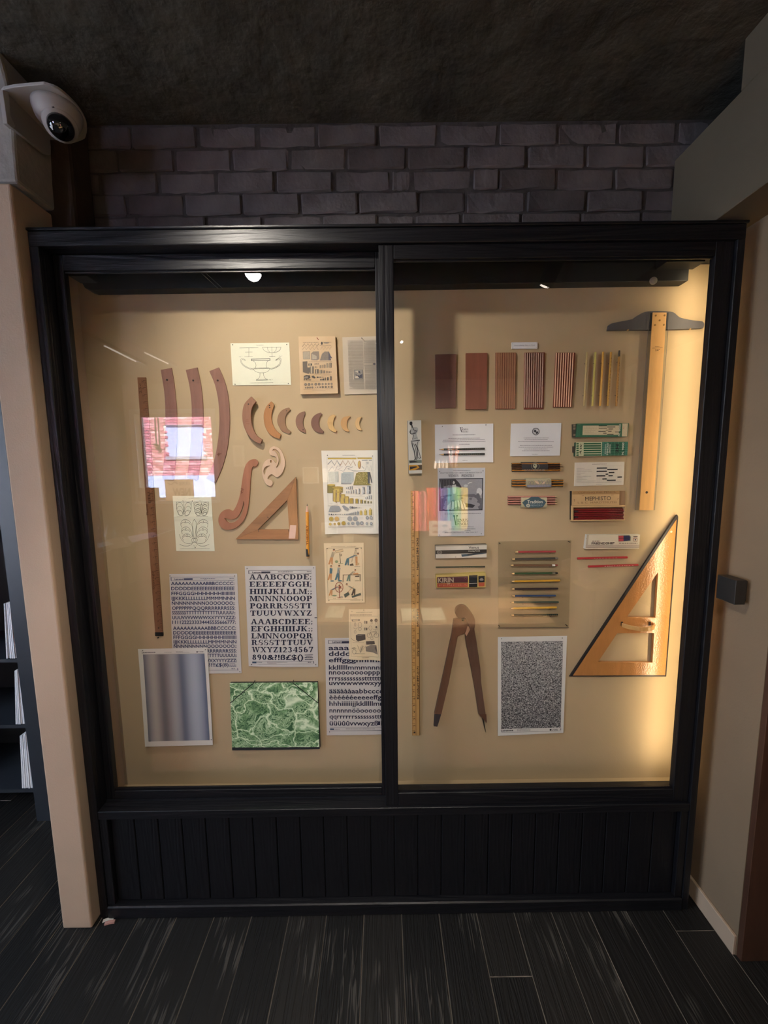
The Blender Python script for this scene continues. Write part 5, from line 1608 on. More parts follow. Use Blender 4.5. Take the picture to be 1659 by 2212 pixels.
picture(sh, CI, [(117, 122), (615, 115), (662, 808), (172, 815)], 'gradient_print', gm)
k = Ink(sh, CI); N = ink('2c2c38')
k.text('Letratone', (117, 110), (218, 106), 10, N, bold=0.03); k.greek(290, 350, 102, 5, ink('7c8c8c'), 1); k.greek(385, 440, 99, 4, N, 2); k.line([(385, 105), (495, 103)], 1.2, N); k.circ(556, 100, 6, N); k.greek(566, 610, 99, 6, N, 3)
k.line([(108, 92), (112, 116)], 3, N); k.line([(117, 120), (615, 113)], 1.3, N)
k.done('sheet_heading', sh.root)

# ---- slab serif transfer sheet
sh = sheet('transfer lettering sheet of heavy slab serif capitals and numerals', CH([(870, 105), (1575, 103), (1602, 1103), (912, 1098)]), M_PAPL, bow(0.005, 3), name='transfer_lettering_sheet', cat='lettering sheet', group='dry transfer lettering sheets', pins=[CH(893, 128), CH(1555, 122), CH(938, 1084), CH(1577, 1084)])
k = Ink(sh, CH); N = ink('1e2036')
header(k, 910, 1533, 148, N)
for t, y, x0, x1 in (('AAABCCDDE;', 238, 915, 1538), ('EEEEEFGGH;', 310, 916, 1540), ('HIIIJKLLLM;;', 383, 918, 1542), ('MNNNNOOOP', 453, 920, 1542), ('PQRRRSSSTT', 525, 922, 1538), ('TUUUVWXYZ', 597, 924, 1538), ('AAABCDEEE;', 682, 930, 1550), ('EFGHHIIIJK;;', 752, 932, 1550), ('LMNNOOPQR', 822, 936, 1548), ('RSSSTTTUUV', 888, 938, 1550), ('WXYZ1234567', 958, 942, 1552)):
    k.slab(t, (x0, y), (x1, y-1), 52, N)
k.slab('890', (945, 1032), (1092, 1031), 50, N)
k.text('&?!ß£$()', (1098, 1031), (1455, 1030), 48, N, bold=0.022)
for i in range(4): k.line([(1468, 985+i*12), (1550, 984+i*12)] if i < 1 else [(1468+(i % 2)*10, 985+i*14), (1545, 984+i*14)], 5, N)
k.greek(1468, 1550, 1010, 10, N, 1); k.greek(1470, 1552, 1028, 10, N, 2)
k.line([(945, 1050), (1560, 1046)], 2, N); k.rect(948, 1052, 990, 1066, ink('3d4f66')); k.greek(1000, 1045, 1058, 5, N, 3); k.greek(1095, 1300, 1055, 4, N, 4); k.greek(1100, 1190, 1065, 4, N, 5); k.line([(1000, 1076), (1550, 1073)], 1.5, N); k.greek(1500, 1532, 1056, 9, N, 6); k.line([(1556, 1045), (1559, 1070)], 6, N)
k.line([(1565, 617), (1590, 616)], 7, N)
k.done('transfer_letters', sh.root)

# ---- green marbled portfolio
root = thing('portfolio', 'green marbled portfolio with black spine and elastic corner bands', 'portfolio', P(*CI(1190, 905), YP))
mm = bpy.data.materials.new('green_marbled_paper'); mm.use_nodes = True; nt = mm.node_tree; bs = nt.nodes['Principled BSDF']; bs.inputs['Roughness'].default_value = 0.4
tc = nt.nodes.new('ShaderNodeTexCoord')
nz = nt.nodes.new('ShaderNodeTexNoise'); nz.inputs['Scale'].default_value = 9; nz.inputs['Detail'].default_value = 6
nt.links.new(tc.outputs['Object'], nz.inputs['Vector'])
ad = nt.nodes.new('ShaderNodeMix'); ad.data_type = 'RGBA'; ad.blend_type = 'LINEAR_LIGHT'; ad.inputs[0].default_value = 0.10
nt.links.new(tc.outputs['Object'], ad.inputs[6]); nt.links.new(nz.outputs['Color'], ad.inputs[7])


def vein(scale, w0, seed):
    mp = nt.nodes.new('ShaderNodeMapping'); mp.inputs['Location'].default_value = (seed, 0, seed*1.7); mp.inputs['Scale'].default_value = (1, 0.01, 1.5)
    mp.inputs['Rotation'].default_value = (0, math.radians(-14), 0)
    nt.links.new(ad.outputs[2], mp.inputs[0])
    v = nt.nodes.new('ShaderNodeTexVoronoi'); v.feature = 'DISTANCE_TO_EDGE'; v.inputs['Scale'].default_value = scale
    nt.links.new(mp.outputs[0], v.inputs['Vector'])
    m = nt.nodes.new('ShaderNodeMapRange'); m.inputs[1].default_value = 0; m.inputs[2].default_value = w0; m.inputs[3].default_value = 1; m.inputs[4].default_value = 0
    nt.links.new(v.outputs['Distance'], m.inputs[0]); return m


v1 = vein(10, 0.075, 3.1); v2 = vein(70, 0.20, 7.3); v3 = vein(30, 0.07, 1.3)
n2 = nt.nodes.new('ShaderNodeTexNoise'); n2.inputs['Scale'].default_value = 14; nt.links.new(tc.outputs['Object'], n2.inputs['Vector'])
mr = nt.nodes.new('ShaderNodeMapRange'); mr.inputs[1].default_value = 0.25; mr.inputs[2].default_value = 0.5; nt.links.new(n2.outputs['Fac'], mr.inputs[0])
a1 = nt.nodes.new('ShaderNodeMath'); a1.operation = 'MAXIMUM'; nt.links.new(v2.outputs[0], a1.inputs[0]); nt.links.new(v3.outputs[0], a1.inputs[1])
a2 = nt.nodes.new('ShaderNodeMath'); a2.operation = 'MULTIPLY'; nt.links.new(a1.outputs[0], a2.inputs[0]); nt.links.new(mr.outputs[0], a2.inputs[1])
a2b = nt.nodes.new('ShaderNodeMath'); a2b.operation = 'MULTIPLY'; a2b.inputs[1].default_value = 0.7; nt.links.new(a2.outputs[0], a2b.inputs[0])
a3 = nt.nodes.new('ShaderNodeMath'); a3.operation = 'MAXIMUM'; nt.links.new(a2b.outputs[0], a3.inputs[0]); nt.links.new(v1.outputs[0], a3.inputs[1])
rp = nt.nodes.new('ShaderNodeValToRGB'); rp.color_ramp.elements[0].color = (*lin('3c6642'), 1); rp.color_ramp.elements[1].color = (*lin('e2f4d2'), 1); rp.color_ramp.elements[0].position = 0.05; rp.color_ramp.elements[1].position = 0.9
e = rp.color_ramp.elements.new(0.45); e.color = (*lin('86b07c'), 1)
nt.links.new(a3.outputs[0], rp.inputs[0]); nt.links.new(rp.outputs[0], bs.inputs['Base Color'])
cv = CI([(815, 362), (1530, 357), (1545, 882), (834, 885)])
MB().prism(cv, YP-0.016, YP-0.013).build('marbled_cover', mm, root, bevel=0.0003)
MB().prism(CI([(816, 363), (1531, 358), (1552, 884), (835, 908)]), YP-0.0128, YP).build('inner_boards', mat('black_board', '17181c', 0.7, var=0.1), root, bevel=0.0006)
MB().prism(CI([(834, 886), (1545, 883), (1547, 898), (835, 909)]), YP-0.0158, YP-0.013).build('spine_cloth', mat('black_cloth', '17191f', 0.8, bump=0.0002, bscale=900), root)
for a, b_ in (((1010, 359), (819, 523)), ((1328, 357), (1534, 522))):
    A = P(*CI(*a), YP-0.0168); Bq = P(*CI(*b_), YP-0.0168)
    MB().tube([A+np.array([0, .0168, 0.001]), A, Bq, Bq+np.array([math.copysign(.001, Bq[0]-A[0]), .0168, 0])], 0.0014, 6).build('elastic_band', K_BLACK, root)

# ---- left yardstick
root = thing('yardstick', 'old brown wooden yardstick at the far left of the display, metal-tipped foot', 'yardstick', P(343, 1374, YP))
MB().prism([(296.5, 815), (314.5, 815), (332, 1055), (351.3, 1366), (335, 1366), (313, 1055)], YP-0.005, YP).build('wooden_rule', wood('yard_wood', '80583a', 'z', 0.75, 0.6, 10), root, bevel=0.0004)
MB().prism([(334.6, 1366), (351.6, 1366), (352, 1374), (335, 1374)], YP-0.0056, YP).build('metal_tip', PIN, root)
q = P(342, 1377, YP); MB().lathe([(0.003, 0), (0.0028, -.004), (0.001, -.006)], (q[0], YP, q[2]), 8, axis=(0, 1, 0)).build('nail', PIN, root)
shq = Sheet([(296.5, 815), (314.5, 815), (351, 1366), (335, 1366)], YP-0.005)
k = Ink(shq, None, 0.0003); N = ink('4a2f1c')
for i in range(36):
    y = 822+i*15.2; xr = 314.5+(y-815)*0.0675; xl = 297+(y-815)*0.0695
    k.line([(xr, y), (xr-6, y)], .9, N)
    for j in (1, 2, 3): k.line([(xr+.2, y+j*3.8), (xr-(4 if j == 2 else 2.5)+.2, y+j*3.8)], .6, N)
    k.text(str(36-i), (xr-9.5, y+4), (xr-9.5+(3.2 if i > 26 else 5), y+4), 3.6, N)
k.text('BELL', (326, 1086), (323.5, 1058), 5, N); k.text('Phone', (321, 1112), (319, 1089), 4.2, N); k.text('Storage', (335, 1273), (332, 1233), 4.6, N); k.text('25c', (306.5, 850), (305, 828), 5, N)
k.done('rule_marks', root)
# ================================================================== RIGHT HALF OF THE DISPLAY
CJ = Crop(860, 880, 6.9125); CK = Crop(860, 1140, 6.9125); CL = Crop(1080, 890, 5.184)
CM = Crop(1080, 980, 10.37); CN = Crop(1070, 1130, 4.879); CO = Crop(1220, 1100, 5.529)
CP = Crop(1340, 640, 4.514); CQ = Crop(1180, 640, 4.608); CR = Crop(860, 1040, 3.95); CS = Crop(860, 1290, 4.1475)
CU = Crop(920, 720, 5.184); CV = Crop(1220, 890, 8.85)
M_CARD = mat('white_card', 'd6d8da', 0.8, var=0.015, scale=12, spec=0.2)

# ---- little caption
sh = sheet('tiny white caption strip above the wooden slats', CU([(957, 106), (1245, 103), (1244, 174), (957, 176)]), M_CARD, lambda u, v: 0.004, name='caption_strip', cat='label', edge=0.004)
k = Ink(sh, CU); k.text('Pencil Making, Start to Finish', (985, 145), (1218, 142), 12, ink('62626a'), shear=0.3)
for p in ((968, 115), (1232, 112), (968, 165), (1230, 163)): k.circ(p[0], p[1], 3, K_GREY)
k.done('lettering', sh.root)

# ---- cedar slats showing how pencils are made
M_C1 = wood('cedar_dull', '7a564a', 'z', 0.88, 0.6, 8); M_C2 = wood('cedar_red', '84503e', 'z', 0.82, 0.5, 8); M_C3 = wood('cedar_warm', '9c7054', 'z', 0.86, 0.55, 8)
M_C4 = wood('cedar_grey', 'b08a78', 'z', 0.9, 0.6, 8); M_C5 = wood('cedar_dark', '7c3f30', 'z', 0.85, 0.55, 8); M_C6 = wood('pale_core', 'dfae8c', 'z', 0.92, 0.6, 8)
GS = 'stages of pencil making'


def slab_q(x0, x1, ya, yb, sk=0): return [(x0+sk, ya), (x1+sk, ya), (x1, yb), (x0, yb)]


q = CU([(105, 236), (342, 230), (334, 836), (108, 840)])
tag(MB().prism(q, YP-0.006, YP).build('cedar_slat', M_C1, bevel=0.0006), 'plain dull brown cedar slat, leftmost of the row of slats', 'wooden slat', GS)
q = CU([(447, 222), (688, 218), (680, 850), (447, 853)])
tag(MB().prism(q, YP-0.007, YP).build('cedar_slat', M_C2, bevel=0.0006), 'smooth red-stained cedar slat, second in the row', 'wooden slat', GS)
# grooved slat
root = thing('cedar_slat', 'cedar slat with shallow grooves, third in the row', 'wooden slat', P(*CU(890, 850), YP), GS)
MB().prism(CU([(782, 216), (1010, 215), (1000, 845), (780, 848)]), YP-0.005, YP).build('slat', M_C5, root)
for i in range(9):
    f0, f1 = i/9+0.012, (i+1)/9-0.016
    a, b = 782+228*f0, 782+228*f1; c, d = 780+220*f0, 780+220*f1
    MB().prism(CU([(a, 217), (b, 217), (d, 842), (c, 843)]), YP-0.0062, YP-0.0051).build('ridge', M_C3, root)
# slat with leads laid in
root = thing('cedar_slat', 'cedar slat with dark leads laid in its grooves, fourth in the row', 'wooden slat', P(*CU(1210, 850), YP), GS)
MB().prism(CU([(1105, 216), (1332, 212), (1318, 847), (1098, 850)]), YP-0.004, YP).build('slat', M_C5, root)
for i in range(9):
    f = (i+0.25)/9
    a = P(*CU(1108+222*f, 220), YP-0.006); b = P(*CU(1101+215*f, 832), YP-0.006)
    MB().tube([a, b], 0.0021, 6).build('lead', M_C4, root)
# moulded slat
root = thing('cedar_slat', 'moulded slat with pale and dark stripes, fifth in the row', 'wooden slat', P(*CU(1540, 840), YP), GS)
q0 = CQ([(72, 1105), (255, 1103), (290, 560), (98, 560)])
MB().prism([q0[3], q0[2], q0[1], q0[0]], YP-0.006, YP).build('slat', M_C5, root)
for i in range(8):
    f = (i+0.2)/8
    a = P(*CQ(98+190*f, 563), YP-0.0075); b = P(*CQ(78+182*f, 1100), YP-0.0075)
    MB().tube([a, b], 0.0019, 6).build('pencil_blank', M_C6, root)
# separated pencils, upright
pcs = [((405, 558), (375, 1092), 'b59a62', 'bare pale pencil blank, leftmost of the five upright pencils', None),
       ((490, 556), (460, 1094), 'b8a850', 'greenish yellow pencil, second of the five upright pencils', None),
       ((567, 553), (535, 1092), 'cf9a3c', 'golden lacquered pencil, third of the five upright pencils', None),
       ((645, 556), (612, 1092), 'b98a34', 'ochre lacquered pencil, fourth of the five upright pencils', None),
       ((728, 540), (697, 1094), 'a8752c', 'ochre pencil with a dark ferrule, rightmost of the five upright pencils', 'f')]
for t, b_, c, l, f in pcs:
    pencil(l, CQ(*b_), CQ(*t), 0.0072, mat('lacquer_'+c, c, 0.4, var=0.05), tip=False, name='pencil', ferrule=mat('dark_ferrule', '4a4035', 0.3, metal=0.8) if f else None, eraser=mat('dark_eraser', '3a302a', 0.7) if f else None, foil=(ink('6e4a1c'), 14, .1, .8) if c in ('b98a34', 'a8752c') else None, lift=0.008, group='upright pencils')
    # small pegs holding it off the board
    ob = [x for x in COL.objects if x.get('label') == l][0]
    for f_ in (0.2, 0.8):
        q = P(*CQ(t[0]*f_+b_[0]*(1-f_), t[1]*f_+b_[1]*(1-f_)), YP-0.0116)
        MB().box(q[0]-0.001, q[0]+0.001, YP-0.0100, YP, q[2]-0.001, q[2]+0.001).build('peg', PIN, ob)

# ---- T-square
root = thing('t_square', 'large T-square with grey curved head and wooden blade with clear edges', 'T-square', P(*CP(250, 2090), YP))
M_TH = mat('grey_plastic_head', '4c4a4e', 0.6, var=0.05, bump=0.0001, bscale=600)
hd = cr([(620, 335), (628, 300), (645, 272), (745, 250), (855, 228), (905, 196), (955, 166), (1010, 150), (1120, 147), (1235, 152), (1280, 168), (1322, 205), (1370, 222), (1470, 240), (1555, 250), (1573, 280), (1565, 314)], False, 2)
MB().prism(CQ(hd+[(1440, 322), (1220, 329), (990, 332), (800, 334)]), YP-0.014, YP).build('head', M_TH, root, bevel=0.0012)
M_BLD = wood('maple_blade', 'd9a766', 'z', 0.9, 0.35, 7, coat=0.3)
YB_ = YP-0.0175
MB().prism(CP([(318, 158), (452, 158), (322, 2086), (186, 2086)]), YB_, YB_+0.003).build('blade', M_BLD, root)
ACR = glass_mat('clear_acrylic', 0.06, (0.93, 0.95, 0.96))
MB().prism(CP([(285, 160), (317, 160), (185, 2086), (145, 2086)]), YB_, YB_+0.003).build('clear_edge', ACR, root)
MB().prism(CP([(453, 160), (478, 160), (335, 2086), (323, 2086)]), YB_, YB_+0.003).build('clear_edge', ACR, root)
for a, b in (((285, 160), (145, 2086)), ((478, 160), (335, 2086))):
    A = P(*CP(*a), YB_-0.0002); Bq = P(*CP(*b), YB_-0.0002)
    MB().tube([A, Bq], 0.0006, 4).build('edge_line', mat('grey_edge', '6a625a', 0.3), root)  # thin grey line along each clear edge
for x, y in ((345, 188), (432, 186), (383, 235), (338, 280), (424, 278)):
    q = P(*CP(x, y), YB_)
    MB().lathe([(0.0034, 0), (0.0034, -0.001), (0.0022, -0.0018)], (q[0], YB_, q[2]), 10, axis=(0, 1, 0)).build('screw', mat('brass_screw', 'a07c48', 0.35, metal=0.8), root)
q = P(*CP(257, 1912), YB_); MB().lathe([(0.0046, 0), (0.0046, -0.0006)], (q[0], YB_, q[2]), 14, axis=(0, 1, 0)).build('hang_hole', M_HOLE, root)
for x, y in ((812, 331), (1432, 320)):
    q = P(*CQ(x, y), YP-0.012); MB().lathe([(0.003, 0), (0.003, -0.004)], (q[0], YP-0.010, q[2]-0.002), 8, axis=(0, 1, 0)).build('head_screw', mat('bright_brass', 'd9b377', 0.3, metal=0.8), root)
q = P(*CP(255, 2050), YP); MB().tube([(q[0], YB_+0.003, q[2]), (q[0], YP, q[2])], 0.003, 8).build('foot_peg', M_HOLE, root)
shq = Sheet(CP([(300, 470), (430, 470), (430, 560), (300, 560)]), YB_)
k = Ink(shq, CP, 0.0003); N = ink('5a4630')
k.greek(338, 380, 490, 5, N, 1); k.text('DRAFTSMAN', (312, 510), (410, 506), 9, N); k.text('24"', (338, 535), (385, 532), 16, N, bold=.02); k.done('lettering', root)


# ---- boxes ----------------------------------------------------------
def carton(label, quad, depth, side_m, face_m, name='pencil_box', cat='box', group=None, y=YP, bevel=0.0004):
    """box with its front face on the given pixels"""
    yf = y-depth
    c = [(quad[3][0]+quad[2][0])/2, (quad[3][1]+quad[2][1])/2]
    root = thing(name, label, cat, P(c[0], c[1], y), group)
    MB().prism(quad, yf, y).build('box_body', side_m, root, bevel=bevel)
    sh = Sheet(quad, yf, lambda u, v: 0.0, 2, 2)
    sh.root = root
    if face_m: sh.curl = lambda u, v: 0.0003; sh.paper('front_face', face_m, root, edge=0.0002)
    return sh


W_, BK = mat('white_cardboard', 'cfcbc0', 0.7, var=0.03, scale=30), mat('black_cardboard', '15151a', 0.5, var=0.05)
# statue box: plain draped column figure as stand-in
sh = carton('tall narrow white box printed with a black draped figure, beside the middle stile', CJ([(140, 195), (343, 191), (357, 984), (160, 990)]), 0.022, BK, W_)
k = Ink(sh, CJ); B_ = ink('2b2a2e'); G_ = ink('6f6f70')
k.poly(cr([(190, 212), (208, 216), (214, 238), (206, 262), (190, 270), (174, 258), (170, 235), (176, 218)], True, 3), B_)
k.poly([(196, 262), (212, 258), (222, 300), (202, 306)], B_)
k.poly(cr([(205, 305), (245, 295), (285, 300), (298, 325), (292, 360), (278, 400), (286, 440), (300, 490), (215, 500), (222, 450), (214, 405), (185, 395), (172, 365), (180, 335)], True, 3), ink('a9a8a4'))
k.curve([(186, 345), (178, 375), (205, 400), (235, 385), (262, 395)], 13, B_); k.curve([(222, 300), (232, 335), (268, 352), (285, 350)], 10, B_); k.curve([(240, 360), (262, 375), (272, 355)], 16, G_); k.curve([(228, 405), (224, 440), (214, 480)], 9, B_); k.curve([(286, 440), (270, 460), (240, 466)], 6, G_)
k.poly(cr([(192, 505), (215, 492), (300, 482), (325, 492), (318, 540), (308, 590), (325, 660), (336, 720), (345, 780), (262, 790), (235, 782), (240, 720), (215, 640), (198, 570)], True, 3), ink('bcbbb6'))
for pts_, w_ in (([(190, 505), (250, 500), (325, 490)], 12), ([(205, 520), (215, 580), (240, 650), (250, 720), (258, 780)], 13), ([(230, 540), (255, 600), (272, 680), (268, 760)], 8), ([(258, 545), (285, 620), (290, 700), (282, 770)], 12), ([(300, 505), (285, 560), (300, 640), (322, 700), (330, 760)], 8), ([(240, 782), (270, 770), (280, 785)], 10), ([(300, 740), (318, 765), (340, 745)], 7)): k.curve(pts_, w_, B_)
k.poly([(163, 790), (350, 785), (353, 828), (164, 835)], ink('6c7568')); k.poly([(165, 800), (240, 795), (300, 815), (180, 828)], B_)
k.poly([(160, 848), (355, 845), (355, 855), (160, 858)], W_); k.poly([(160, 862), (355, 858), (357, 935), (161, 942)], ink('c98f2a'))
k.poly([(175, 885), (270, 880), (290, 890), (180, 930)], B_); k.poly([(290, 862), (355, 860), (356, 930), (250, 935), (320, 900)], ink('4a4038'))
k.done('printed_figure', sh.root)

# card with the two black pencils
sh = sheet('white text card with a serif heading and two black pencils across it', CJ([(548, 258), (1418, 242), (1416, 820), (553, 830)]), M_CARD, lambda u, v: 0.003, name='text_card', cat='card', edge=0.003, pins=[CJ(660, 283), CJ(1310, 262)])
cardsh = sh
k = Ink(sh, CJ); N = ink('5c5c66'); D = ink('3c3c46')
k.slab('V', (920, 372), (962, 371), 72, D); k.slab('ENUS', (958, 346), (1045, 344), 26, D); k.slab('PENCILS', (950, 376), (1045, 374), 17, D)
k.greek(812, 1150, 413, 9, N, 1, 408); k.greek(748, 1220, 465, 9, N, 2, 460); k.greek(672, 1295, 492, 10, N, 3, 480); k.greek(662, 1300, 518, 10, N, 4, 508); k.greek(910, 1065, 552, 9, N, 5, 550); k.greek(960, 1030, 795, 7, N, 6)
k.done('lettering', sh.root)
M_BKL = mat('black_lacquer', '14181a', 0.3, var=0.05, spec=0.6)
for i, (a, b, l) in enumerate([((608, 628), (1292, 616), 'upper black pencil lying across the white text card'), ((608, 705), (1292, 695), 'lower black pencil lying across the white text card')]):
    pencil(l, CJ(*a), CJ(*b), 0.0068, M_BKL, foil=(ink('8c8a70'), 10, .4, .5), y_back=YP-0.0031, group='black pencils on the card')

sh = sheet('white text card with a round emblem on top, upper right group', CL([(122, 130), (683, 125), (667, 488), (112, 495)]), M_CARD, lambda u, v: 0.003, name='text_card', cat='card', edge=0.003)
k = Ink(sh, CL); k.ring(398, 219, 38, 7, D, n=24); k.ring(398, 219, 28, 3, D, n=20); k.circ(390, 215, 15, D); k.poly([(395, 225), (422, 215), (425, 240), (400, 245)], D)
for a, b, y in ((262, 545, 292), (272, 530, 311), (200, 598, 331), (220, 578, 375), (205, 592, 394), (268, 528, 415), (245, 550, 435)): k.greek(a, b, y, 7, N, y, y-1)
k.greek(355, 420, 473, 5, N, 2)
k.done('lettering', sh.root)

# ad poster
sh = sheet('grey-white advertising poster with a dark framed picture of a statue in a garden', CJ([(590, 908), (1300, 900), (1282, 1915), (593, 1925)]), mat('grey_poster_paper', 'b6bac0', 0.75, var=0.04, scale=14), bow(0.003), name='advertising_poster', cat='poster', pins=[CJ(620, 955), CJ(1268, 947), CJ(1243, 1888), CJ(612, 1905)])
k = Ink(sh, CJ); D = ink('3a3d48'); G1, G2, G3, G4 = ink('2c2e38'), ink('5a5c66'), ink('888a92'), ink('b9bbc0')
k.greek(820, 1080, 943, 10, ink('7a7c84'), 1); k.text('WHAT THE WORLD SAYS ABOUT OUR PRODUCTION OF', (625, 990), (1250, 982), 18, D); k.slab('VENUS', (748, 1038), (900, 1036), 34, D); k.slab('PENCILS', (945, 1036), (1135, 1034), 34, D)
k.poly([(612, 1062), (1270, 1055), (1258, 1535), (612, 1545)], G1); k.poly([(625, 1075), (1255, 1068), (1245, 1522), (626, 1532)], G3)
k.poly([(626, 1078), (860, 1074), (905, 1120), (950, 1195), (870, 1215), (640, 1215)], G1); k.poly([(900, 1080), (1250, 1075), (1248, 1250), (1130, 1290), (1000, 1210), (950, 1150)], G3); k.circ(1085, 1150, 50, G4, 36); k.circ(1010, 1170, 30, G4, 20); k.circ(1210, 1260, 42, G4, 60); k.circ(1190, 1330, 30, G2, 50)
for i in range(8): k.line([(650+i*24, 1082), (655+i*22, 1205)], 7, G2)
k.circ(828, 1122, 18, G4, 22); k.poly([(805, 1160), (862, 1150), (868, 1200), (858, 1290), (815, 1290)], G4); k.poly([(800, 1290), (872, 1288), (880, 1330), (795, 1332)], G3)
k.poly([(628, 1330), (760, 1300), (900, 1310), (1130, 1290), (1246, 1360), (1244, 1522), (627, 1530)], G2)
k.poly([(730, 1470), (800, 1400), (930, 1385), (1040, 1480), (1050, 1520), (720, 1525)], G4)
for i in range(5): k.line([(800+i*38, 1390), (850+i*50-60, 1520)], 9, G1)
k.poly([(1000, 1430), (1080, 1440), (1150, 1460), (1110, 1500), (1010, 1490)], G1); k.circ(1180, 1450, 40, G3, 30)
for i in range(14): k.circ(660+i*42, 1345+((i*37) % 50), 22, [G3, G2, G3][i % 3], 15)
k.greek(690, 1230, 1590, 12, ink('7a7c84'), 3, 1582); k.slab('V', (820, 1760), (895, 1758), 150, D); k.slab('ENUS', (880, 1706), (1045, 1704), 42, D); k.slab('PENCILS', (872, 1758), (1045, 1756), 38, D)
k.text('STARS AND STRIPES PENCILS', (800, 1790), (1125, 1786), 13, D); k.greek(760, 1150, 1815, 9, D, 4, 1812); k.greek(990, 1075, 1838, 8, D, 5); k.text('American Lead Pencil Co.  New York, N.Y.', (690, 1875), (1188, 1868), 16, D, shear=.2)
k.done('printed_picture', sh.root)

# box, thin pencil, KIRIN box
sh = carton('white, black and white banded pencil box with a blue pencil print', CK([(558, 268), (1325, 248), (1320, 442), (562, 458)]), 0.018, BK, W_)
k = Ink(sh, CK)
k.poly([(560, 270), (1324, 250), (1323, 262), (560, 283)], ink('a8a291')); k.poly([(560, 338), (1322, 322), (1321, 376), (561, 394)], ink('131318'))
k.text('Venus', (1052, 314), (1205, 310), 38, ink('1c1c22'), bold=.01); k.text('Drawing Pencils', (1048, 356), (1222, 352), 17, W_, bold=.02); k.ring(618, 368, 36, 3, W_, 20); k.text('Venus', (596, 374), (642, 373), 12, W_)
k.poly([(940, 398), (1180, 376), (1320, 380), (955, 434)], ink('2e4a5e')); k.poly([(1030, 390), (1190, 376), (1260, 376), (1040, 415)], ink('1c2a34')); k.poly([(1035, 418), (1320, 381), (1320, 384)], ink('15151a')); k.circ(858, 436, 7, K_BLACK, 4)
k.done('box_print', sh.root)
pencil('thin dark green pencil between the banded box and the purple-red box', CK(560, 592), CK(1296, 582), 0.0062, mat('dark_green_lacquer', '23301f', 0.3, spec=0.6), tip=False, foil=(ink('8a8a78'), 9, .5, .35), end=M_BKL)
sh = carton('yellow-edged purple and orange pencil box reading KIRIN', CK([(565, 705), (1308, 672), (1305, 890), (572, 898)]), 0.018, mat('yellowed_board', 'b9a456', 0.7, var=0.08), mat('faded_yellow_card', 'bfa85c', 0.7, var=0.08))
k = Ink(sh, CK)
k.poly([(582, 738), (1042, 722), (1040, 820), (582, 828)], ink('4e2630')); k.poly([(582, 830), (1040, 824), (1038, 886), (584, 890)], ink('a8503c')); k.line([(582, 830), (1040, 823)], 4, ink('bfa85c'))
k.text('KIRIN', (596, 815), (830, 811), 64, ink('b5a28e'), bold=.035); k.text('PENCILS', (610, 872), (1028, 866), 24, ink('c07a5c')); k.ring(1008, 755, 16, 3, ink('8c5c60')); k.greek(735, 780, 836, 8, W_, 1)
k.poly([(1058, 712), (1184, 706), (1182, 884), (1058, 888)], ink('17181c')); k.line([(1060, 832), (1180, 828)], 5, W_)
for i in range(4): k.greek(1066, 1176, 745+i*20, 5, ink('2f3f4e'), i)
k.poly([(1198, 720), (1292, 716), (1290, 812), (1198, 816)], ink('1b1b20')); k.poly([(1198, 820), (1290, 816), (1288, 872), (1200, 876)], ink('b5573c')); k.circ(1245, 775, 30, ink('8f8a84'), 16); k.circ(1245, 757, 20, ink('8f8a84'), 8)
k.done('box_print', sh.root)

# green boxes
GNB = mat('green_card', '2c6248', 0.6, var=0.05)
sh = carton('green pencil box, upper of two, showing a bar chart panel', CV([(232, 222), (1222, 214), (1200, 472), (205, 480)]), 0.014, mat('dark_green_card', '1f4836', 0.6), GNB)
root = sh.root
k = Ink(sh, CV); BG = ink('c2b595')
k.poly([(345, 262), (1035, 256), (1030, 436), (335, 440)], BG); k.poly([(1098, 220), (1205, 219), (1190, 468), (1088, 468)], BG)
for a, b, y in ((648, 805, 266), (808, 965, 288), (648, 805, 310), (832, 918, 327), (782, 826, 348), (640, 780, 369), (826, 893, 367), (958, 1030, 383), (732, 798, 406), (806, 930, 428)): k.line([(a, y), (b, y-1)], 12 if b-a > 60 else 10, K_BLACK)
for i in range(8): k.greek(360, 500+(i*53) % 130, 285+i*18, 4, ink('8c8068'), i)
k.text('N. 9000', (1050, 462), (1072, 232), 32, W_, bold=.02); k.greek(245, 300, 240, 4, BG, 3)
for i in range(3): k.line([(248+i*22, 250), (240+i*22, 455)], 3, ink('5c8a70'))
k.text('2H', (1128, 330), (1132, 285), 18, ink('a5543c'))
k.done('box_print', root)
fl = MB(); fl.prism(CV([(158, 232), (214, 230), (206, 480), (160, 482)]), YP-0.011, YP); fl.build('end_flap', mat('dark_flap', '3b3830', 0.6, var=0.2, scale=90), root)
for y0 in (240, 295, 420): MB().prism(CV([(165, y0), (208, y0-1), (204, y0+40), (163, y0+41)]), YP-0.0125, YP-0.0111).build('pencil_end', ink('8a7c66'), root)
sh = carton('green pencil box, lower of two, half striped and half grid patterned', CV([(215, 580), (1208, 566), (1195, 832), (200, 848)]), 0.014, mat('dark_green_card', '1f4836', 0.6), mat('pale_stripe_card', 'b9bb98', 0.6, var=0.03))
k = Ink(sh, CV); GD = ink('1f5a3c'); GT = ink('2a6b5c')
for i in range(6):
    y = 593+i*43.5
    k.poly([(360, y), (692, y-3), (689, y+23), (357, y+26)], GD); k.poly([(222, y+2), (265, y+1), (262, y+26), (219, y+28)], GD)
k.poly([(712, 574), (1206, 568), (1194, 830), (704, 838)], ink('1f5640')); k.poly([(712, 574), (830, 573), (822, 836), (704, 838)], GT); k.poly([(1150, 569), (1206, 568), (1194, 830), (1142, 831)], GT)
for i in range(6): k.line([(712, 590+i*44), (1200, 584+i*44)], 3, ink('7ea88c'))
for i in range(7): k.line([(740+i*72, 573), (732+i*72, 836)], 3, ink('7ea88c'))
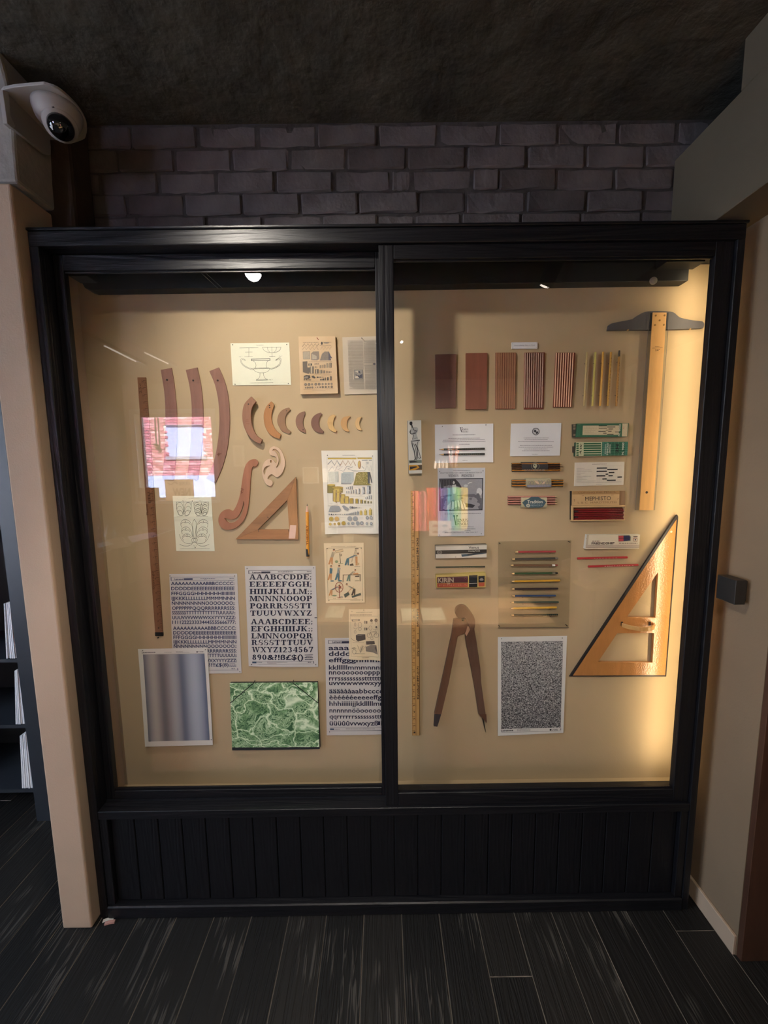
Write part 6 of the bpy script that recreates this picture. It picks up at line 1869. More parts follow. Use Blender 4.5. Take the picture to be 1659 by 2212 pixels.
k.text('A.W.', (310, 820), (330, 600), 34, K_BLACK, bold=.02, shear=.3); k.text('DESSIN', (782, 800), (790, 620), 24, W_); k.text('PENCILS', (826, 820), (834, 600), 30, W_, bold=.02); k.text('DRAWING', (868, 790), (876, 620), 26, W_, bold=.01); k.text('2H', (1020, 780), (1028, 620), 50, K_BLACK, bold=.04); k.text('N. 9000', (1122, 820), (1135, 585), 38, W_, bold=.02)
k.done('box_print', sh.root)
fl = MB(); fl.prism(CV([(170, 655), (208, 650), (202, 770), (170, 772)]), YP-0.011, YP); fl.build('end_flap', mat('dark_flap', '3b3830', 0.6, var=0.2, scale=90), sh.root)

# chart card
sh = sheet('white card with a bar chart of black bars, below the green boxes', CV([(190, 968), (1133, 950), (1113, 1394), (175, 1416)]), mat('cream_card', 'd2cbbb', 0.8, var=0.02), lambda u, v: 0.003, name='chart_card', cat='card', edge=0.003)
k = Ink(sh, CV); N = ink('6b6660')
k.greek(515, 795, 1000, 12, N, 1, 994); k.greek(700, 1080, 1032, 5, ink('a09a8e'), 2, 1028)
for i in range(10): k.greek(218, [372, 498, 515, 372, 292, 492, 328, 420, 582, 1070][i], 1080+i*30, 6, N, i, 1078+i*30 if i < 9 else 1335)
for i in range(12): k.line([(620+i*38, 1042), (612+i*38, 1345)], 1.2, ink('b5afa5'))
for i in range(9): k.line([(600, 1090+i*30), (1085, 1082+i*30)], 1.0, ink('b5afa5'))
for a, b, y in ((602, 798, 1072), (802, 1000, 1097), (598, 797, 1133), (828, 938, 1157), (770, 822, 1189), (596, 764, 1221), (824, 908, 1217), (996, 1083, 1243), (708, 792, 1279), (794, 963, 1305)): k.line([(a, y+1), (b, y-2)], 22, K_BLACK)
k.greek(580, 690, 1380, 6, N, 20)
k.done('bar_chart', sh.root)

# open box with red pencils
root = thing('open_pencil_box', 'opened cream pencil box with lettered lid and dark red pencils inside', 'box', P(*CV(650, 2085), YP))
CRM = mat('cream_board', 'c9a878', 0.7, var=0.04, scale=40)
lq = CV([(140, 1512), (1050, 1508), (1042, 1780), (135, 1785)])
shl = Sheet(lq, YP-0.010, None, 2, 2)
MB().prism(lq, YP-0.0100, YP).build('lid', CRM, root, bevel=0.0003)
MB().prism(CV([(1052, 1508), (1155, 1506), (1155, 1780), (1045, 1781)]), YP-0.004, YP).build('lid_flap', mat('brown_board', '8a6c50', 0.7, var=0.06), root)
MB().prism(CV([(116, 1515), (138, 1512), (133, 2065), (112, 2060)]), YP-0.008, YP).build('lid_side', BK, root)
k = Ink(shl, CV, 0.0003); R_ = ink('7c5a3e')
k.poly([(145, 1515), (1048, 1511), (1047, 1570), (142, 1578)], ink('a88558')); k.text('COPYING INK PENCIL', (255, 1560), (985, 1545), 34, R_)
k.text('"', (330, 1622), (365, 1620), 26, R_, fit=True); k.text('"', (895, 1610), (930, 1608), 26, R_, fit=True)
k.text('MEPHISTO', (390, 1696), (882, 1682), 74, ink('4c4038')); k.text('L & C  HARDTMUTH', (250, 1752), (985, 1742), 36, ink('8f7450')); k.line([(165, 1680), (195, 1678)], 6, R_); k.line([(180, 1665), (184, 1715)], 5, R_); k.line([(1000, 1668), (1030, 1650)], 6, R_)
k.done('lid_lettering', root)
bo = CV([(135, 1793), (1160, 1782), (1150, 2070), (135, 2086)]); bi = CV([(165, 1826), (1152, 1812), (1140, 2056), (165, 2064)])
MB().prism(bo, YP-0.016, YP, holes=[bi]).build('tray', CRM, root, bevel=0.0003)
MB().prism(bi, YP-0.0015, YP-0.0002).build('tray_bottom', mat('brown_board', '8a6c50', 0.7, var=0.06), root)
RL = mat('dark_red_lacquer', '7a1620', 0.3, var=0.06, spec=0.6)
for i in range(6):
    y = 1862+i*36.5
    pencil(['topmost red pencil in the opened cream box', 'second red pencil from the top in the opened cream box', 'third red pencil from the top in the opened cream box', 'fourth red pencil from the top in the opened cream box', 'fifth red pencil from the top in the opened cream box', 'lowest red pencil in the opened cream box'][i], CV(1130-(i % 2)*10, y-4), CV(178, y+4), 0.0068, RL if i % 2 else mat('red_lacquer_b', '8c2420', 0.3, spec=0.6), y_back=YP-0.0016-0.004*(i % 2), tip=False, group='red pencils in the opened box', foil=(ink('b8806c'), 10, .02, .3), end=mat('dark_end', '3a2a30', 0.4) if i in (1, 4) else None)

# friendship box
sh = carton('white pencil box reading FRIENDSHIP with a blue and red picture', CO([(268, 306), (898, 303), (888, 470), (245, 474)]), 0.016, W_, mat('cream_box_face', 'd6cbb4', 0.6, var=0.02))
k = Ink(sh, CO)
k.poly([(262, 306), (288, 306), (272, 425), (250, 425)], ink('b9ae98'))
for j, y in enumerate((430, 440, 456)): k.line([(250, y), (890, y-2)], 4 if j else 3, ink('5c3040'))
k.text('FRIENDSHIP', (318, 420), (594, 417), 24, ink('3a2530'), bold=.03); k.greek(325, 420, 380, 12, ink('5c4038'), 2); k.greek(645, 872, 406, 10, ink('4a3434'), 3); k.greek(256, 262, 350, 8, ink('6b5a4c'), 4)
k.poly([(638, 312), (775, 310), (790, 330), (785, 380), (640, 388)], ink('8c8a78')); k.poly([(640, 318), (700, 316), (700, 382), (642, 384)], ink('b8444a')); k.poly([(700, 314), (765, 312), (780, 328), (776, 372), (700, 380)], ink('262c52')); k.line([(640, 348), (778, 344)], 5, ink('141a30'))
k.rect(818, 322, 868, 332, ink('4a3434')); k.line([(822, 345), (862, 345), (862, 382), (822, 382), (822, 345)], 8, ink('8c5a54')); k.circ(842, 364, 9, ink('3c3c54'))
k.done('box_print', sh.root)
RDL = mat('bright_red_lacquer', 'b02c34', 0.3, var=0.05, spec=0.7)
pencil('upper of two loose red pencils under the white cartons', CO(150, 588), CO(745, 575), 0.0085, RDL, tip=False, foil=(ink('d89a90'), 8, .3, .5), lift=0.002)
pencil('lower of two loose red pencils, shifted to the right', CO(280, 684), CO(874, 666), 0.0085, RDL, tip=False, foil=(ink('e8c0b4'), 12, .3, .6), lift=0.002)

# pencil bundles in paper sleeves
def bundle(label, y0, y1, xa, xb, bx0, bx1, by0, by1, cols, n, band, tips, draw, thick):
    c = CM((bx0+bx1)/2, by1)
    root = thing('pencil_bundle', label, 'pencil bundle', P(*c, YP), 'sleeved pencil bundles')
    h = (y1-y0)/n
    for i in range(n):
        y = y0+h*(i+.5)
        a = CM(xb, y-2) if tips else CM(xb, y-3); b_ = CM(xa, y+2)
        pc = thing_part = None
        yc = YP-0.0036-thick*0.55
        A = P(*a, yc); Bq = P(*b_, yc); d = (A-Bq); L = np.linalg.norm(d); d /= L
        e = 0.010 if tips else 0
        bar = MB().tube([Bq, A-d*e], 0.0035, 6).build('pencil', cols[i % len(cols)][0], root)
        MB().tube([Bq+np.array([0, -0.0031, .0008]), A-d*e+np.array([0, -0.0031, .0008])], 0.0014, 4).build('stripe', cols[i % len(cols)][1], bar)
        if tips:
            MB().tube([A-d*e, A-d*0.003, A], [0.0033, 0.0012, 0.0004], 8).build('sharpened_tip', mat('pale_tip', 'bda480', .7), bar)
    q = CM([(bx0, by0), (bx1, by0-2), (bx1-2, by1-2), (bx0+4, by1)])
    vs = []; top = P(*q[0], YP); ns = 8
    mb = MB()
    for s in range(ns+1):
        t = math.pi*s/ns
        f = 0.5-0.5*math.cos(t); yy = YP-0.0005-(thick+0.006)*math.sin(t)**0.6 if 0 < s < ns else YP-0.0005
        for u in (0, 1):
            p = np.array(q[0])*(1-u)+np.array(q[1])*u; p2 = np.array(q[3])*(1-u)+np.array(q[2])*u
            pp_ = p*(1-f)+p2*f; w = P(pp_[0], pp_[1], YP-thick-0.006); vs.append((w[0], yy, w[2]))
    mb.add(vs, [(2*i, 2*i+1, 2*i+3, 2*i+2) for i in range(ns)]+[tuple(range(0, 2*ns+2, 2)), tuple(range(2*ns+1, 0, -2))])
    mb.build('paper_sleeve', band, root, smooth=False)
    shb = Sheet(q, YP-thick-0.0066, None, 2, 2); kk = Ink(shb, CM, 0.0003); draw(kk); kk.done('sleeve_print', root)
    return root


YL = mat('amber_lacquer', 'a05c22', 0.35, spec=.6); BL2 = mat('black_barrel', '1c1210', 0.35, spec=.6); AM = ink('d98a2c'); RB = ink('6e3a1c')


def d1(k):
    c = ink('a8a88c'); k.ring(790, 282, 88, 5, c, 78, 24); k.circ(785, 272, 46, c, 52); k.poly([(760, 300), (815, 300), (790, 345)], c); k.circ(775, 262, 12, ink('2a2a30')); k.text('SANGUINE', (545, 388), (1010, 384), 40, ink('8c8478'))


def d2(k):
    c = ink('6f6a80'); e = ink('d0b49a')
    for i in range(16): k.curve([(620+i*33, 600+(i*29) % 60), (640+i*33, 640-(i*17) % 40), (660+i*33, 690)], 8, c if i % 2 else ink('8a866c'))
    k.poly([(760, 600), (850, 625), (890, 690), (820, 670)], e); k.poly([(940, 690), (960, 640), (1020, 612), (1000, 665)], e); k.ring(1090, 620, 38, 9, ink('8a8a72'))
    k.poly([(610, 700), (1150, 690), (1150, 745), (615, 755)], ink('77788c')); k.greek(640, 1120, 725, 16, ink('aaa694'), 3, 718)


def d3(k):
    c = ink('3c5560'); k.poly([(500, 1095), (560, 1040), (640, 1010), (700, 965), (860, 965), (920, 1010), (990, 1035), (1035, 1090), (1000, 1140), (960, 1195), (880, 1210), (620, 1210), (560, 1185)], c)
    k.text('Tradition', (615, 1112), (955, 1106), 68, ink('d4d0c0'), bold=.01); k.text('PENCILS', (690, 1178), (950, 1172), 34, ink('8fa0a8')); k.circ(630, 1162, 44, ink('b9b09c'), 38); k.circ(630, 1162, 24, ink('7c8488'), 20)


bundle('bundle of amber and black pencils in a dark sleeve with a white round emblem', 205, 400, 262, 1400, 490, 1078, 190, 405, [(BL2, AM), (BL2, RB), (BL2, RB), (BL2, AM)], 4, mat('dark_sleeve', '26242a', .7), True, d1, .006)
bundle('bundle of amber pencils in a flowery patterned sleeve', 575, 745, 262, 1412, 588, 1152, 550, 762, [(BL2, AM), (BL2, AM), (BL2, AM)], 3, mat('flower_sleeve', 'a8a084', .7, var=.1), False, d2, .011)
PKL = mat('rose_lacquer', '9c5a54', 0.4); PKS = ink('d29a88')
bundle('bundle of rosy pencils in a cream sleeve with a blue badge', 940, 1150, 175, 1290, 478, 1056, 952, 1225, [(PKL, PKS), (mat('rose_b', '8a4844', .4), PKS)], 4, mat('cream_sleeve', 'b5ac8c', .7, var=.05), True, d3, .006)

# acrylic board with ten old pencils
root = thing('acrylic_board', 'clear acrylic board under the sleeved bundles', 'board', P(*CN(405, 1108), YP))
MB().prism(CN([(30, 195), (800, 180), (775, 1105), (35, 1108)]), YP-0.014, YP-0.011).build('clear_sheet', glass_mat('smoky_acrylic', 0.05, (0.945, 0.94, 0.925)), root)
for x, y in ((50, 215), (785, 200), (45, 1090), (760, 1085)):
    q = P(*CN(x, y), YP-0.0142); MB().tube([(q[0], YP-0.0155, q[2]), (q[0], YP, q[2])], 0.0014, 8).build('mounting_pin', PIN, root)
e = MB(); e.prism(CN([(30, 1100), (775, 1097), (775, 1105), (33, 1109)]), YP-0.0146, YP-0.0141); e.build('polished_edge', mat('brown_edge', '5e5244', .4), root)  # brown strip along the bottom edge
TEN = [((198, 305), (635, 300), '9c3038', 'short red pencil, topmost on the acrylic board', {}),
       ((165, 380), (660, 370), '3c3a38', 'charcoal pencil with a metal cap, second from the top of the acrylic board', dict(ferrule=mat('silver', 'b0aca4', .3, metal=.9))),
       ((150, 445), (655, 445), '6b4a34', 'brown pencil with a white eraser ferrule, third on the acrylic board', dict(ferrule=mat('white_ferrule', 'd8d4cc', .4), eraser=mat('red_eraser', '8c4038', .7))),
       ((160, 532), (657, 527), '2a4a2c', 'green pencil with a silver cap, fourth on the acrylic board', dict(ferrule=mat('silver', 'b0aca4', .3, metal=.9), eraser=M_BKL)),
       ((160, 615), (680, 605), 'c8952e', 'long yellow pencil, fifth on the acrylic board', {}),
       ((160, 695), (660, 690), '241a22', 'black-plum pencil, sixth on the acrylic board', {}),
       ((165, 768), (635, 765), '34466a', 'short blue pencil, seventh on the acrylic board', {}),
       ((155, 835), (665, 832), '39463e', 'grey-green pencil, eighth on the acrylic board', {}),
       ((150, 900), (645, 888), 'd0a038', 'light yellow pencil, ninth on the acrylic board', {}),
       ((155, 970), (657, 965), '15201c', 'black pencil with gold bands at its end, lowest on the acrylic board', dict(foil=(ink('9a8a5c'), 6, .72, .26)))]
for i, (a, b, c, l, kw) in enumerate(TEN):
    pencil(l, CN(*a), CN(*b), 0.0074, mat('old_lacquer_'+c, c, .35, var=.08, spec=.55), y_back=YP-0.0142, tiplen=.014, group='old pencils on the acrylic board', **kw)
    for x in (285, 570):
        q = P(*CN(x+(i % 2)*4, b[1]+16), YP-0.0145); MB().tube([(q[0], YP-0.0225, q[2]), (q[0], YP-0.0142, q[2])], 0.0007, 5).build('pin', PIN, root)

# noise pattern sheet
sh = sheet('white-bordered sheet of black and white speckle pattern, lower right half', CS([(892, 355), (1512, 345), (1475, 1207), (887, 1228)]), mat('white_film2', 'cfd0cc', 0.6, var=.015), lambda u, v: 0.002+0.005*v**3*(1-u)+0.003*v, name='speckle_sheet', cat='pattern sheet', pins=[CS(925, 372), CS(1470, 365), CS(1455, 1180)])
sm = bpy.data.materials.new('speckle_print'); sm.use_nodes = True; nt = sm.node_tree; bs = nt.nodes['Principled BSDF']; bs.inputs['Roughness'].default_value = .5
uvn = nt.nodes.new('ShaderNodeUVMap'); mp = nt.nodes.new('ShaderNodeMapping'); mp.inputs['Scale'].default_value = (1, 1.42, 1); nt.links.new(uvn.outputs[0], mp.inputs[0])
nz = nt.nodes.new('ShaderNodeTexNoise'); nz.inputs['Scale'].default_value = 62; nz.inputs['Detail'].default_value = 1.5; nz.inputs['Distortion'].default_value = 1.4; nt.links.new(mp.outputs[0], nz.inputs['Vector'])
sxx = nt.nodes.new('ShaderNodeSeparateXYZ'); nt.links.new(uvn.outputs[0], sxx.inputs[0])
ma = nt.nodes.new('ShaderNodeMath'); ma.operation = 'MULTIPLY_ADD'; ma.inputs[1].default_value = 0.07; nt.links.new(sxx.outputs[1], ma.inputs[0]); nt.links.new(nz.outputs['Fac'], ma.inputs[2])
rp = nt.nodes.new('ShaderNodeValToRGB'); rp.color_ramp.elements[0].position = .50; rp.color_ramp.elements[1].position = .60; rp.color_ramp.elements[0].color = (*lin('24242c'), 1); rp.color_ramp.elements[1].color = (*lin('b8b8b8'), 1)
nt.links.new(ma.outputs[0], rp.inputs[0]); nt.links.new(rp.outputs[0], bs.inputs['Base Color'])
picture(sh, CS, [(922, 397), (1475, 390), (1450, 1160), (918, 1168)], 'speckle_print', sm)
k = Ink(sh, CS); N = K_BLACK
k.text('Letratone', (915, 1190), (1025, 1186), 14, N, bold=.03); k.greek(1060, 1180, 1176, 4, N, 1); k.greek(1060, 1180, 1184, 4, N, 2); k.rect(1352, 1172, 1368, 1186, N); k.text('LT202', (1374, 1186), (1424, 1184), 13, N, bold=.02); k.line([(918, 1198), (1450, 1190), (1452, 1168)], 2, N)
k.done('sheet_heading', sh.root)

# yardstick with lettering
root = thing('yardstick', 'pale wooden advertising yardstick with black lettering beside the middle stile', 'yardstick', P(899, 1589, YP))
MB().prism(CR([(107, 80), (178, 80), (187, 2168), (120, 2168)]), YP-0.005, YP).build('wooden_rule', wood('pale_yard_wood', 'c99a5c', 'z', .88, .5, 8), root, bevel=.0004)
shq = Sheet(CR([(107, 80), (178, 80), (187, 2168), (120, 2168)]), YP-0.005)
k = Ink(shq, CR, .0003); N = ink('3a2a20'); NB = ink('7a4c2c')
k.line([(138, 82), (153, 2166)], 3, NB); k.line([(176, 82), (185, 2166)], 5, ink('5e3c20')); k.line([(109, 82), (122, 2166)], 2, NB)
for i in range(36):
    y = 100+i*57.8; x = 108+i*.36
    k.line([(x, y), (x+24, y)], 2.4, N)
    for j, L_ in ((1, 8), (2, 14), (3, 8)): k.line([(x, y+j*14.4), (x+L_, y+j*14.4)], 1.6, NB)
    k.text(str(36-i), (x+26, y+24), (x+26, y+10), 15, N, bold=.01)
for t, ya, yb in (('Kingsburg 897-2171', 1855, 1578), ('Dry Goods', 1490, 1345), ('·', 1300, 1290), ('BROLIN\'S', 1238, 1085), ('·', 1035, 1025), ('Yardage', 975, 862), ('·', 808, 798), ('Hanford 584-3636', 752, 480)):
    x = 172+(ya-480)*.004
    if t == '·': k.circ(x-6, ya-5, 4, N)
    else: k.text(t, (x, ya), (x-1.2, yb), 16, N, bold=.03)
k.done('rule_lettering', root)

# big wooden blackboard compass
root = thing('blackboard_compass', 'large dark wooden blackboard compass standing open, behind the mirrored counter', 'compass', P(*CS(560, 1160), YP))
WC = [wood('compass_wood', '6e4c38', 'z', .75, .5, 10), wood('compass_wood_b', '5f4436', 'z', .75, .5, 10)]
MB().prism(CS([(498, 200), (600, 190), (640, 240), (600, 322), (535, 352), (512, 470), (455, 770), (388, 1052), (325, 1050), (380, 800), (425, 600), (455, 450), (482, 330)]), YP-0.014, YP).build('leg', WC[0], root, bevel=.0015)
MB().prism(CS([(640, 200), (690, 215), (684, 290), (702, 390), (738, 640), (746, 770), (785, 1050), (722, 1052), (682, 790), (645, 590), (612, 430), (603, 345), (625, 320)]), YP-0.018, YP-0.004).build('leg', WC[1], root, bevel=.0015)
MB().prism(CS(cr([(516, 150), (525, 105), (560, 82), (605, 86), (640, 118), (676, 168), (692, 225), (682, 285), (650, 300), (628, 240), (600, 185), (545, 190)], True, 3)), YP-0.024, YP-0.0005).build('hinge_head', WC[1], root, bevel=.001)
MB().prism(CS([(328, 1053), (386, 1053), (352, 1162), (320, 1158)]), YP-0.013, YP-.001).build('rubber_tip', mat('dark_rubber', '2e2228', .7), root, bevel=.001)
a = P(*CS(752, 1052), YP-.012); b = P(*CS(786, 1212), YP-.012)
MB().tube([a, a*.3+b*.7, b], [0.0035, .002, .0006], 8).build('steel_point', PIN, root)
MB().prism(CS([(722, 1048), (790, 1048), (796, 1130), (765, 1095)]), YP-.0185, YP-.0181).build('ferrule', mat('bronze', '6a4636', .4, metal=.5), root)
MB().prism(CS([(600, 330), (622, 260), (632, 262), (645, 290), (612, 350)]), YP-0.0188, YP-.0183).build('brass_plate', mat('pale_brass', 'b89880', .35, metal=.5), root)
q = P(*CS(582, 200), YP-.024); MB().lathe([(.006, 0), (.006, -.003), (.003, -.005)], (q[0], YP-.024, q[2]), 12, axis=(0, 1, 0)).build('wing_screw', PIN, root)

# large blackboard set square with handle
root = thing('set_square', 'large honey-coloured blackboard set square with a wooden handle, lower right', 'set square', P(*CO(640, 1998), YP))
O3 = [(1337, 118), (1200, 1984), (95, 1988)]
M_TR = wood('honey_varnish', 'b27a44', 'z', .88, .32, 7, coat=.7, bump=0.0)
nt = M_TR.node_tree; bs = nt.nodes['Principled BSDF']
nz = nt.nodes.new('ShaderNodeTexNoise'); nz.inputs['Scale'].default_value = 210; nz.inputs['Detail'].default_value = 2
tcx = nt.nodes.new('ShaderNodeTexCoord'); nt.links.new(tcx.outputs['Object'], nz.inputs['Vector'])
bp = nt.nodes.new('ShaderNodeBump'); bs.inputs['Coat Weight'].default_value = 1.0; bs.inputs['Coat Roughness'].default_value = .07; bp.inputs['Distance'].default_value = .0009; bp.inputs['Strength'].default_value = 1
nt.links.new(nz.outputs['Fac'], bp.inputs['Height']); nt.links.new(bp.outputs[0], bs.inputs['Coat Normal']); nt.links.new(bp.outputs[0], bs.inputs['Normal'])
H1 = [(1115, 752), (1083, 1296), (745, 1286)]; H2 = [(628, 1482), (1066, 1479), (1047, 1832), (398, 1826)]
MB().prism(CO(O3), YP-0.016, YP-.004, holes=[CO(H1), CO(H2)]).build('frame', M_TR, root, bevel=.0005)
blk = mat('black_edging', '1c1a1e', .5, var=.08)
for a in ([(1345, 66), (1356, 90), (1212, 1998), (1200, 1985), (1338, 118)], [(1345, 66), (1338, 118), (95, 1988), (72, 1994), (74, 1980), (1325, 88)], [(58, 1997), (95, 1987), (1200, 1984), (1212, 1999)]):
    MB().prism(CO(a), YP-0.0162, YP-.009).build('black_edging', blk, root)
pts = []
for i in range(13):
    t = math.pi*i/12
    x = 675+(1060-675)*(i/12)
    p = P(*CO(x, 1378), YP-.016); pts.append(np.array([p[0], YP-.016-.040*math.sin(t)**.7, p[2]]))
hb = MB()
vs = []
for i, p in enumerate(pts):
    for dz, dy in ((-.008, 0), (.008, 0), (.008, -.007), (-.008, -.007)): vs.append(p+np.array([0, dy, dz]))
fs = [(0, 1, 2, 3), (51, 50, 49, 48)]
for i in range(12):
    for j in range(4): fs.append((i*4+j, i*4+(j+1) % 4, (i+1)*4+(j+1) % 4, (i+1)*4+j))
hb.add(vs, fs); hb.build('handle', wood('handle_wood', 'd0a060', 'x', .9, .35, 8, coat=.4), root, bevel=.0015, seg=2)
for x in (680, 1012):
    q = P(*CO(x, 1378), YP-.016); MB().box(q[0]-.004, q[0]+.004, YP-.0175, YP-.016, q[2]-.004, q[2]+.012).build('handle_socket', M_HOLE, root)
q = P(*CO(1271, 268), YP-.016); MB().lathe([(.004, 0), (.004, -.0006)], (q[0], YP-.016, q[2]), 12, axis=(0, 1, 0)).build('hang_hole', mat('worn_white', 'c9b49c', .6), root)
for x, y in ((640, 1915), (1230, 900)):
    q = P(*CO(x, y), YP-.004); MB().tube([(q[0], YP-.004, q[2]), (q[0], YP, q[2])], .004, 8).build('standoff', M_HOLE, root)
# ================================================================== THE SHOP BEHIND THE VIEWER (seen mirrored in the panes)
M_SHELF = mat('birch_top', 'b08a60', .5, var=.08, stretch=(.2, 1, 1))
GLS = glass_mat('shelf_glass', .05, (.93, .97, .95))
# window sign and box on the sill
KRAFT = mat('kraft_paper', 'b89c78', .8, var=.06)
_nt = KRAFT.node_tree; _tl = _nt.nodes.new('ShaderNodeBsdfTranslucent'); _tl.inputs[0].default_value = (.85, .68, .48, 1)
_ms = _nt.nodes.new('ShaderNodeMixShader'); _ms.inputs[0].default_value = .75
_nt.links.new(_nt.nodes['Principled BSDF'].outputs[0], _ms.inputs[1]); _nt.links.new(_tl.outputs[0], _ms.inputs[2]); _nt.links.new(_ms.outputs[0], _nt.nodes['Material Output'].inputs[0])
SY = WY+0.06
a = MR(355, 1036, SY); b = MR(420, 1084, SY)
root = thing('hanging_sign', 'brown paper sign reading NEW at the window, mirrored in the left pane', 'sign', (float(a[0]+b[0])/2, SY, float(b[2])))
sx0, sx1 = sorted((float(a[0]), float(b[0]))); sz0, sz1 = float(b[2]), float(a[2])
MB().box(sx0, sx1, SY-.001, SY, sz0, sz1).build('sign_board', KRAFT, root)


class FlatSheet:
    """sheet facing +y in the room: world x to the reader's left"""
    def __init__(s, x0, x1, z0, z1, y): s.a = (x0, x1, z0, z1, y)
    def W(s, u, v, h=0):
        x0, x1, z0, z1, y = s.a
        return np.array([x1-(x1-x0)*u, y+h, z1-(z1-z0)*v])


k = Ink(FlatSheet(sx0, sx1, sz0, sz1, SY), Crop(0, 0, 1), .002)
N = ink('54483c')
k.text('ASK FOR', (.1, .26), (.5, .26), .15, N, bold=.02); k.text('NEW', (.12, .72), (.74, .72), .32, N, bold=.04); k.text('NON-CATS', (.2, .92), (.75, .92), .12, N)
k.curve([(.55, .2), (.65, .12), (.78, .22), (.9, .15)], .05, ink('3a332e'))
k.done('lettering', root)
a = MR(303, 1054, SY); b = MR(341, 1082, SY)
x0, x1 = sorted((float(a[0]), float(b[0])))
tag(MB().box(x0-.03, x1, SY-.05, SY+.02, wz0+.0005, float(a[2])).build('storage_box', mat('brown_box', '5a4636', .7, var=.1), bevel=.003), 'brown box on the window sill, mirrored left of the paper sign', 'box')

# counter with swatches, jar, cards
CY = -1.75
def R(px, py, y=CY): return MR(px, py, y, GR)
ctop = float(R(960, 1338)[2])
cx0 = float(R(684, 1330)[0]); cx1 = float(R(1190, 1330)[0])
root = thing('display_counter', 'birch counter with glass shelf in the shop, mirrored across both panes', 'counter', ((cx0+cx1)/2, CY-.2, 0))
MB().box(cx0, cx1, CY-.5, CY+.10, ctop-.03, ctop).build('counter_top', M_SHELF, root, bevel=.003)
MB().box(cx0+.03, cx1-.03, CY-.47, CY+.05, .08, ctop-.031).build('counter_body', M_ROOMD, root, bevel=.003)
MB().box(cx0+.06, cx1-.06, CY-.44, CY+.02, 0.0, .08).build('counter_base', M_BLK, root)
sz = float(R(900, 1160)[2])
MB().box(cx0, cx1, CY-.45, CY-.02, sz-.010, sz).build('glass_shelf', GLS, root)
for x in (cx0+.01, cx1-.02):
    MB().box(x, x+.012, CY-.45, CY-.02, ctop, sz-.0105).build('glass_upright', GLS, root)
# cards on the counter top
for i, (pa, pb) in enumerate([(868, 905), (912, 962), (700, 738)]):
    xa = float(R(pa, 1320)[0]); xb = float(R(pb, 1320)[0])
    o = MB().box(xa, xb, CY-.20, CY+.07, ctop+.0005, ctop+.022)
    tag(o.build('greeting_cards', mat('warm_card_stack', 'e6d6ae', .7, var=.05, stretch=(1, 1, 30)), bevel=.001), ['stack of cream cards on the shop counter, mirrored over the yardstick', 'stack of cream cards mirrored right of the yardstick', 'stack of cream cards mirrored below the trades plate'][i], 'card stack', 'cream card stacks on the counter')
# colour swatch books on the glass shelf
xa = float(R(896, 1060)[0]); xb = float(R(1022, 1060)[0])
za, zb = float(R(950, 1056)[2]), float(R(950, 1128)[2])
cols = ['ff8c94', 'ff8c94', 'ff8894', 'ff8a90', 'f0502c', 'f04428', 'd8345c', 'b83a78', '7a48a8', '4c50a8', '50b8c8', '40a8a0', '78cc58', 'a0cc40', 'e8c838', 'f0d050']
n = len(cols); w = (xb-xa)/n
shz = za-(za-zb)*1.0
MB().box(xa-.02, xb+.02, CY-.32, CY-.14, sz, sz+.018).build('swatch_plinth', M_ROOMD, root)
zb0 = sz+.0185
_sw = ['low pink pad, leftmost of the rainbow row on the glass shelf', 'low pink pad, second from the left of the rainbow row', 'low pink pad, third from the left of the rainbow row', 'low pink pad next to the tall orange-red pad', 'tall orange-red pad next to the low pink pads', 'tall red-orange pad next to the crimson pad', 'crimson pad between the red and magenta pads', 'magenta pad between the crimson and violet pads', 'violet pad in the middle of the rainbow row', 'indigo pad between the violet and cyan pads', 'light cyan pad in the rainbow row', 'teal pad between the cyan and green pads', 'leaf green pad in the rainbow row', 'yellow-green pad in the rainbow row', 'golden yellow pad, second from the right of the rainbow row', 'pale yellow pad, rightmost of the rainbow row']
SWL = _sw
for i, c in enumerate(cols):
    r_ = thing('colour_swatch_pad', SWL[i], 'paper pad', (xa+(i+.5)*w, CY-.2, zb0), 'rainbow row of paper pads')
    for j in range(3):
        MB().box(xa+i*w+j*w/3+.0006, xa+i*w+(j+1)*w/3-.0006, CY-.28+RND.uniform(0, .01), CY-.17+RND.uniform(-.012, .004), zb0, za-RND.uniform(0, .012)-(0.03 if i < 4 else 0)).build('paper_block', mat('swatch_'+c, c, .6, var=.08, scale=40), r_)
# white card with four stamps, standing at the front edge of the glass shelf
a = R(927, 1126, CY-.03); b = R(975, 1160, CY-.03)
x0, x1 = sorted((float(a[0]), float(b[0])))
root2 = thing('stamp_card', 'white card with four small vehicle stamps, mirrored over the poster', 'card', ((x0+x1)/2, CY-.03, sz))
MB().box(x0, x1, CY-.034, CY-.03, sz+.0005, float(a[2])).build('card', mat('bright_card', 'f0dcc8', .6), root2)
k = Ink(FlatSheet(x0, x1, sz, float(a[2]), CY-.03), None, .001)
for i, (u, v, c) in enumerate(((.28, .3, '3c6a50'), (.72, .3, 'a05068'), (.28, .72, '5a5a50'), (.72, .72, '70404c'))):
    k.poly([(u-.14, v), (u+.14, v), (u+.12, v+.08), (u-.12, v+.08)], ink(c)); k.poly([(u-.07, v-.07), (u+.07, v-.07), (u+.1, v), (u-.1, v)], ink(c))
k.done('stamps', root2)
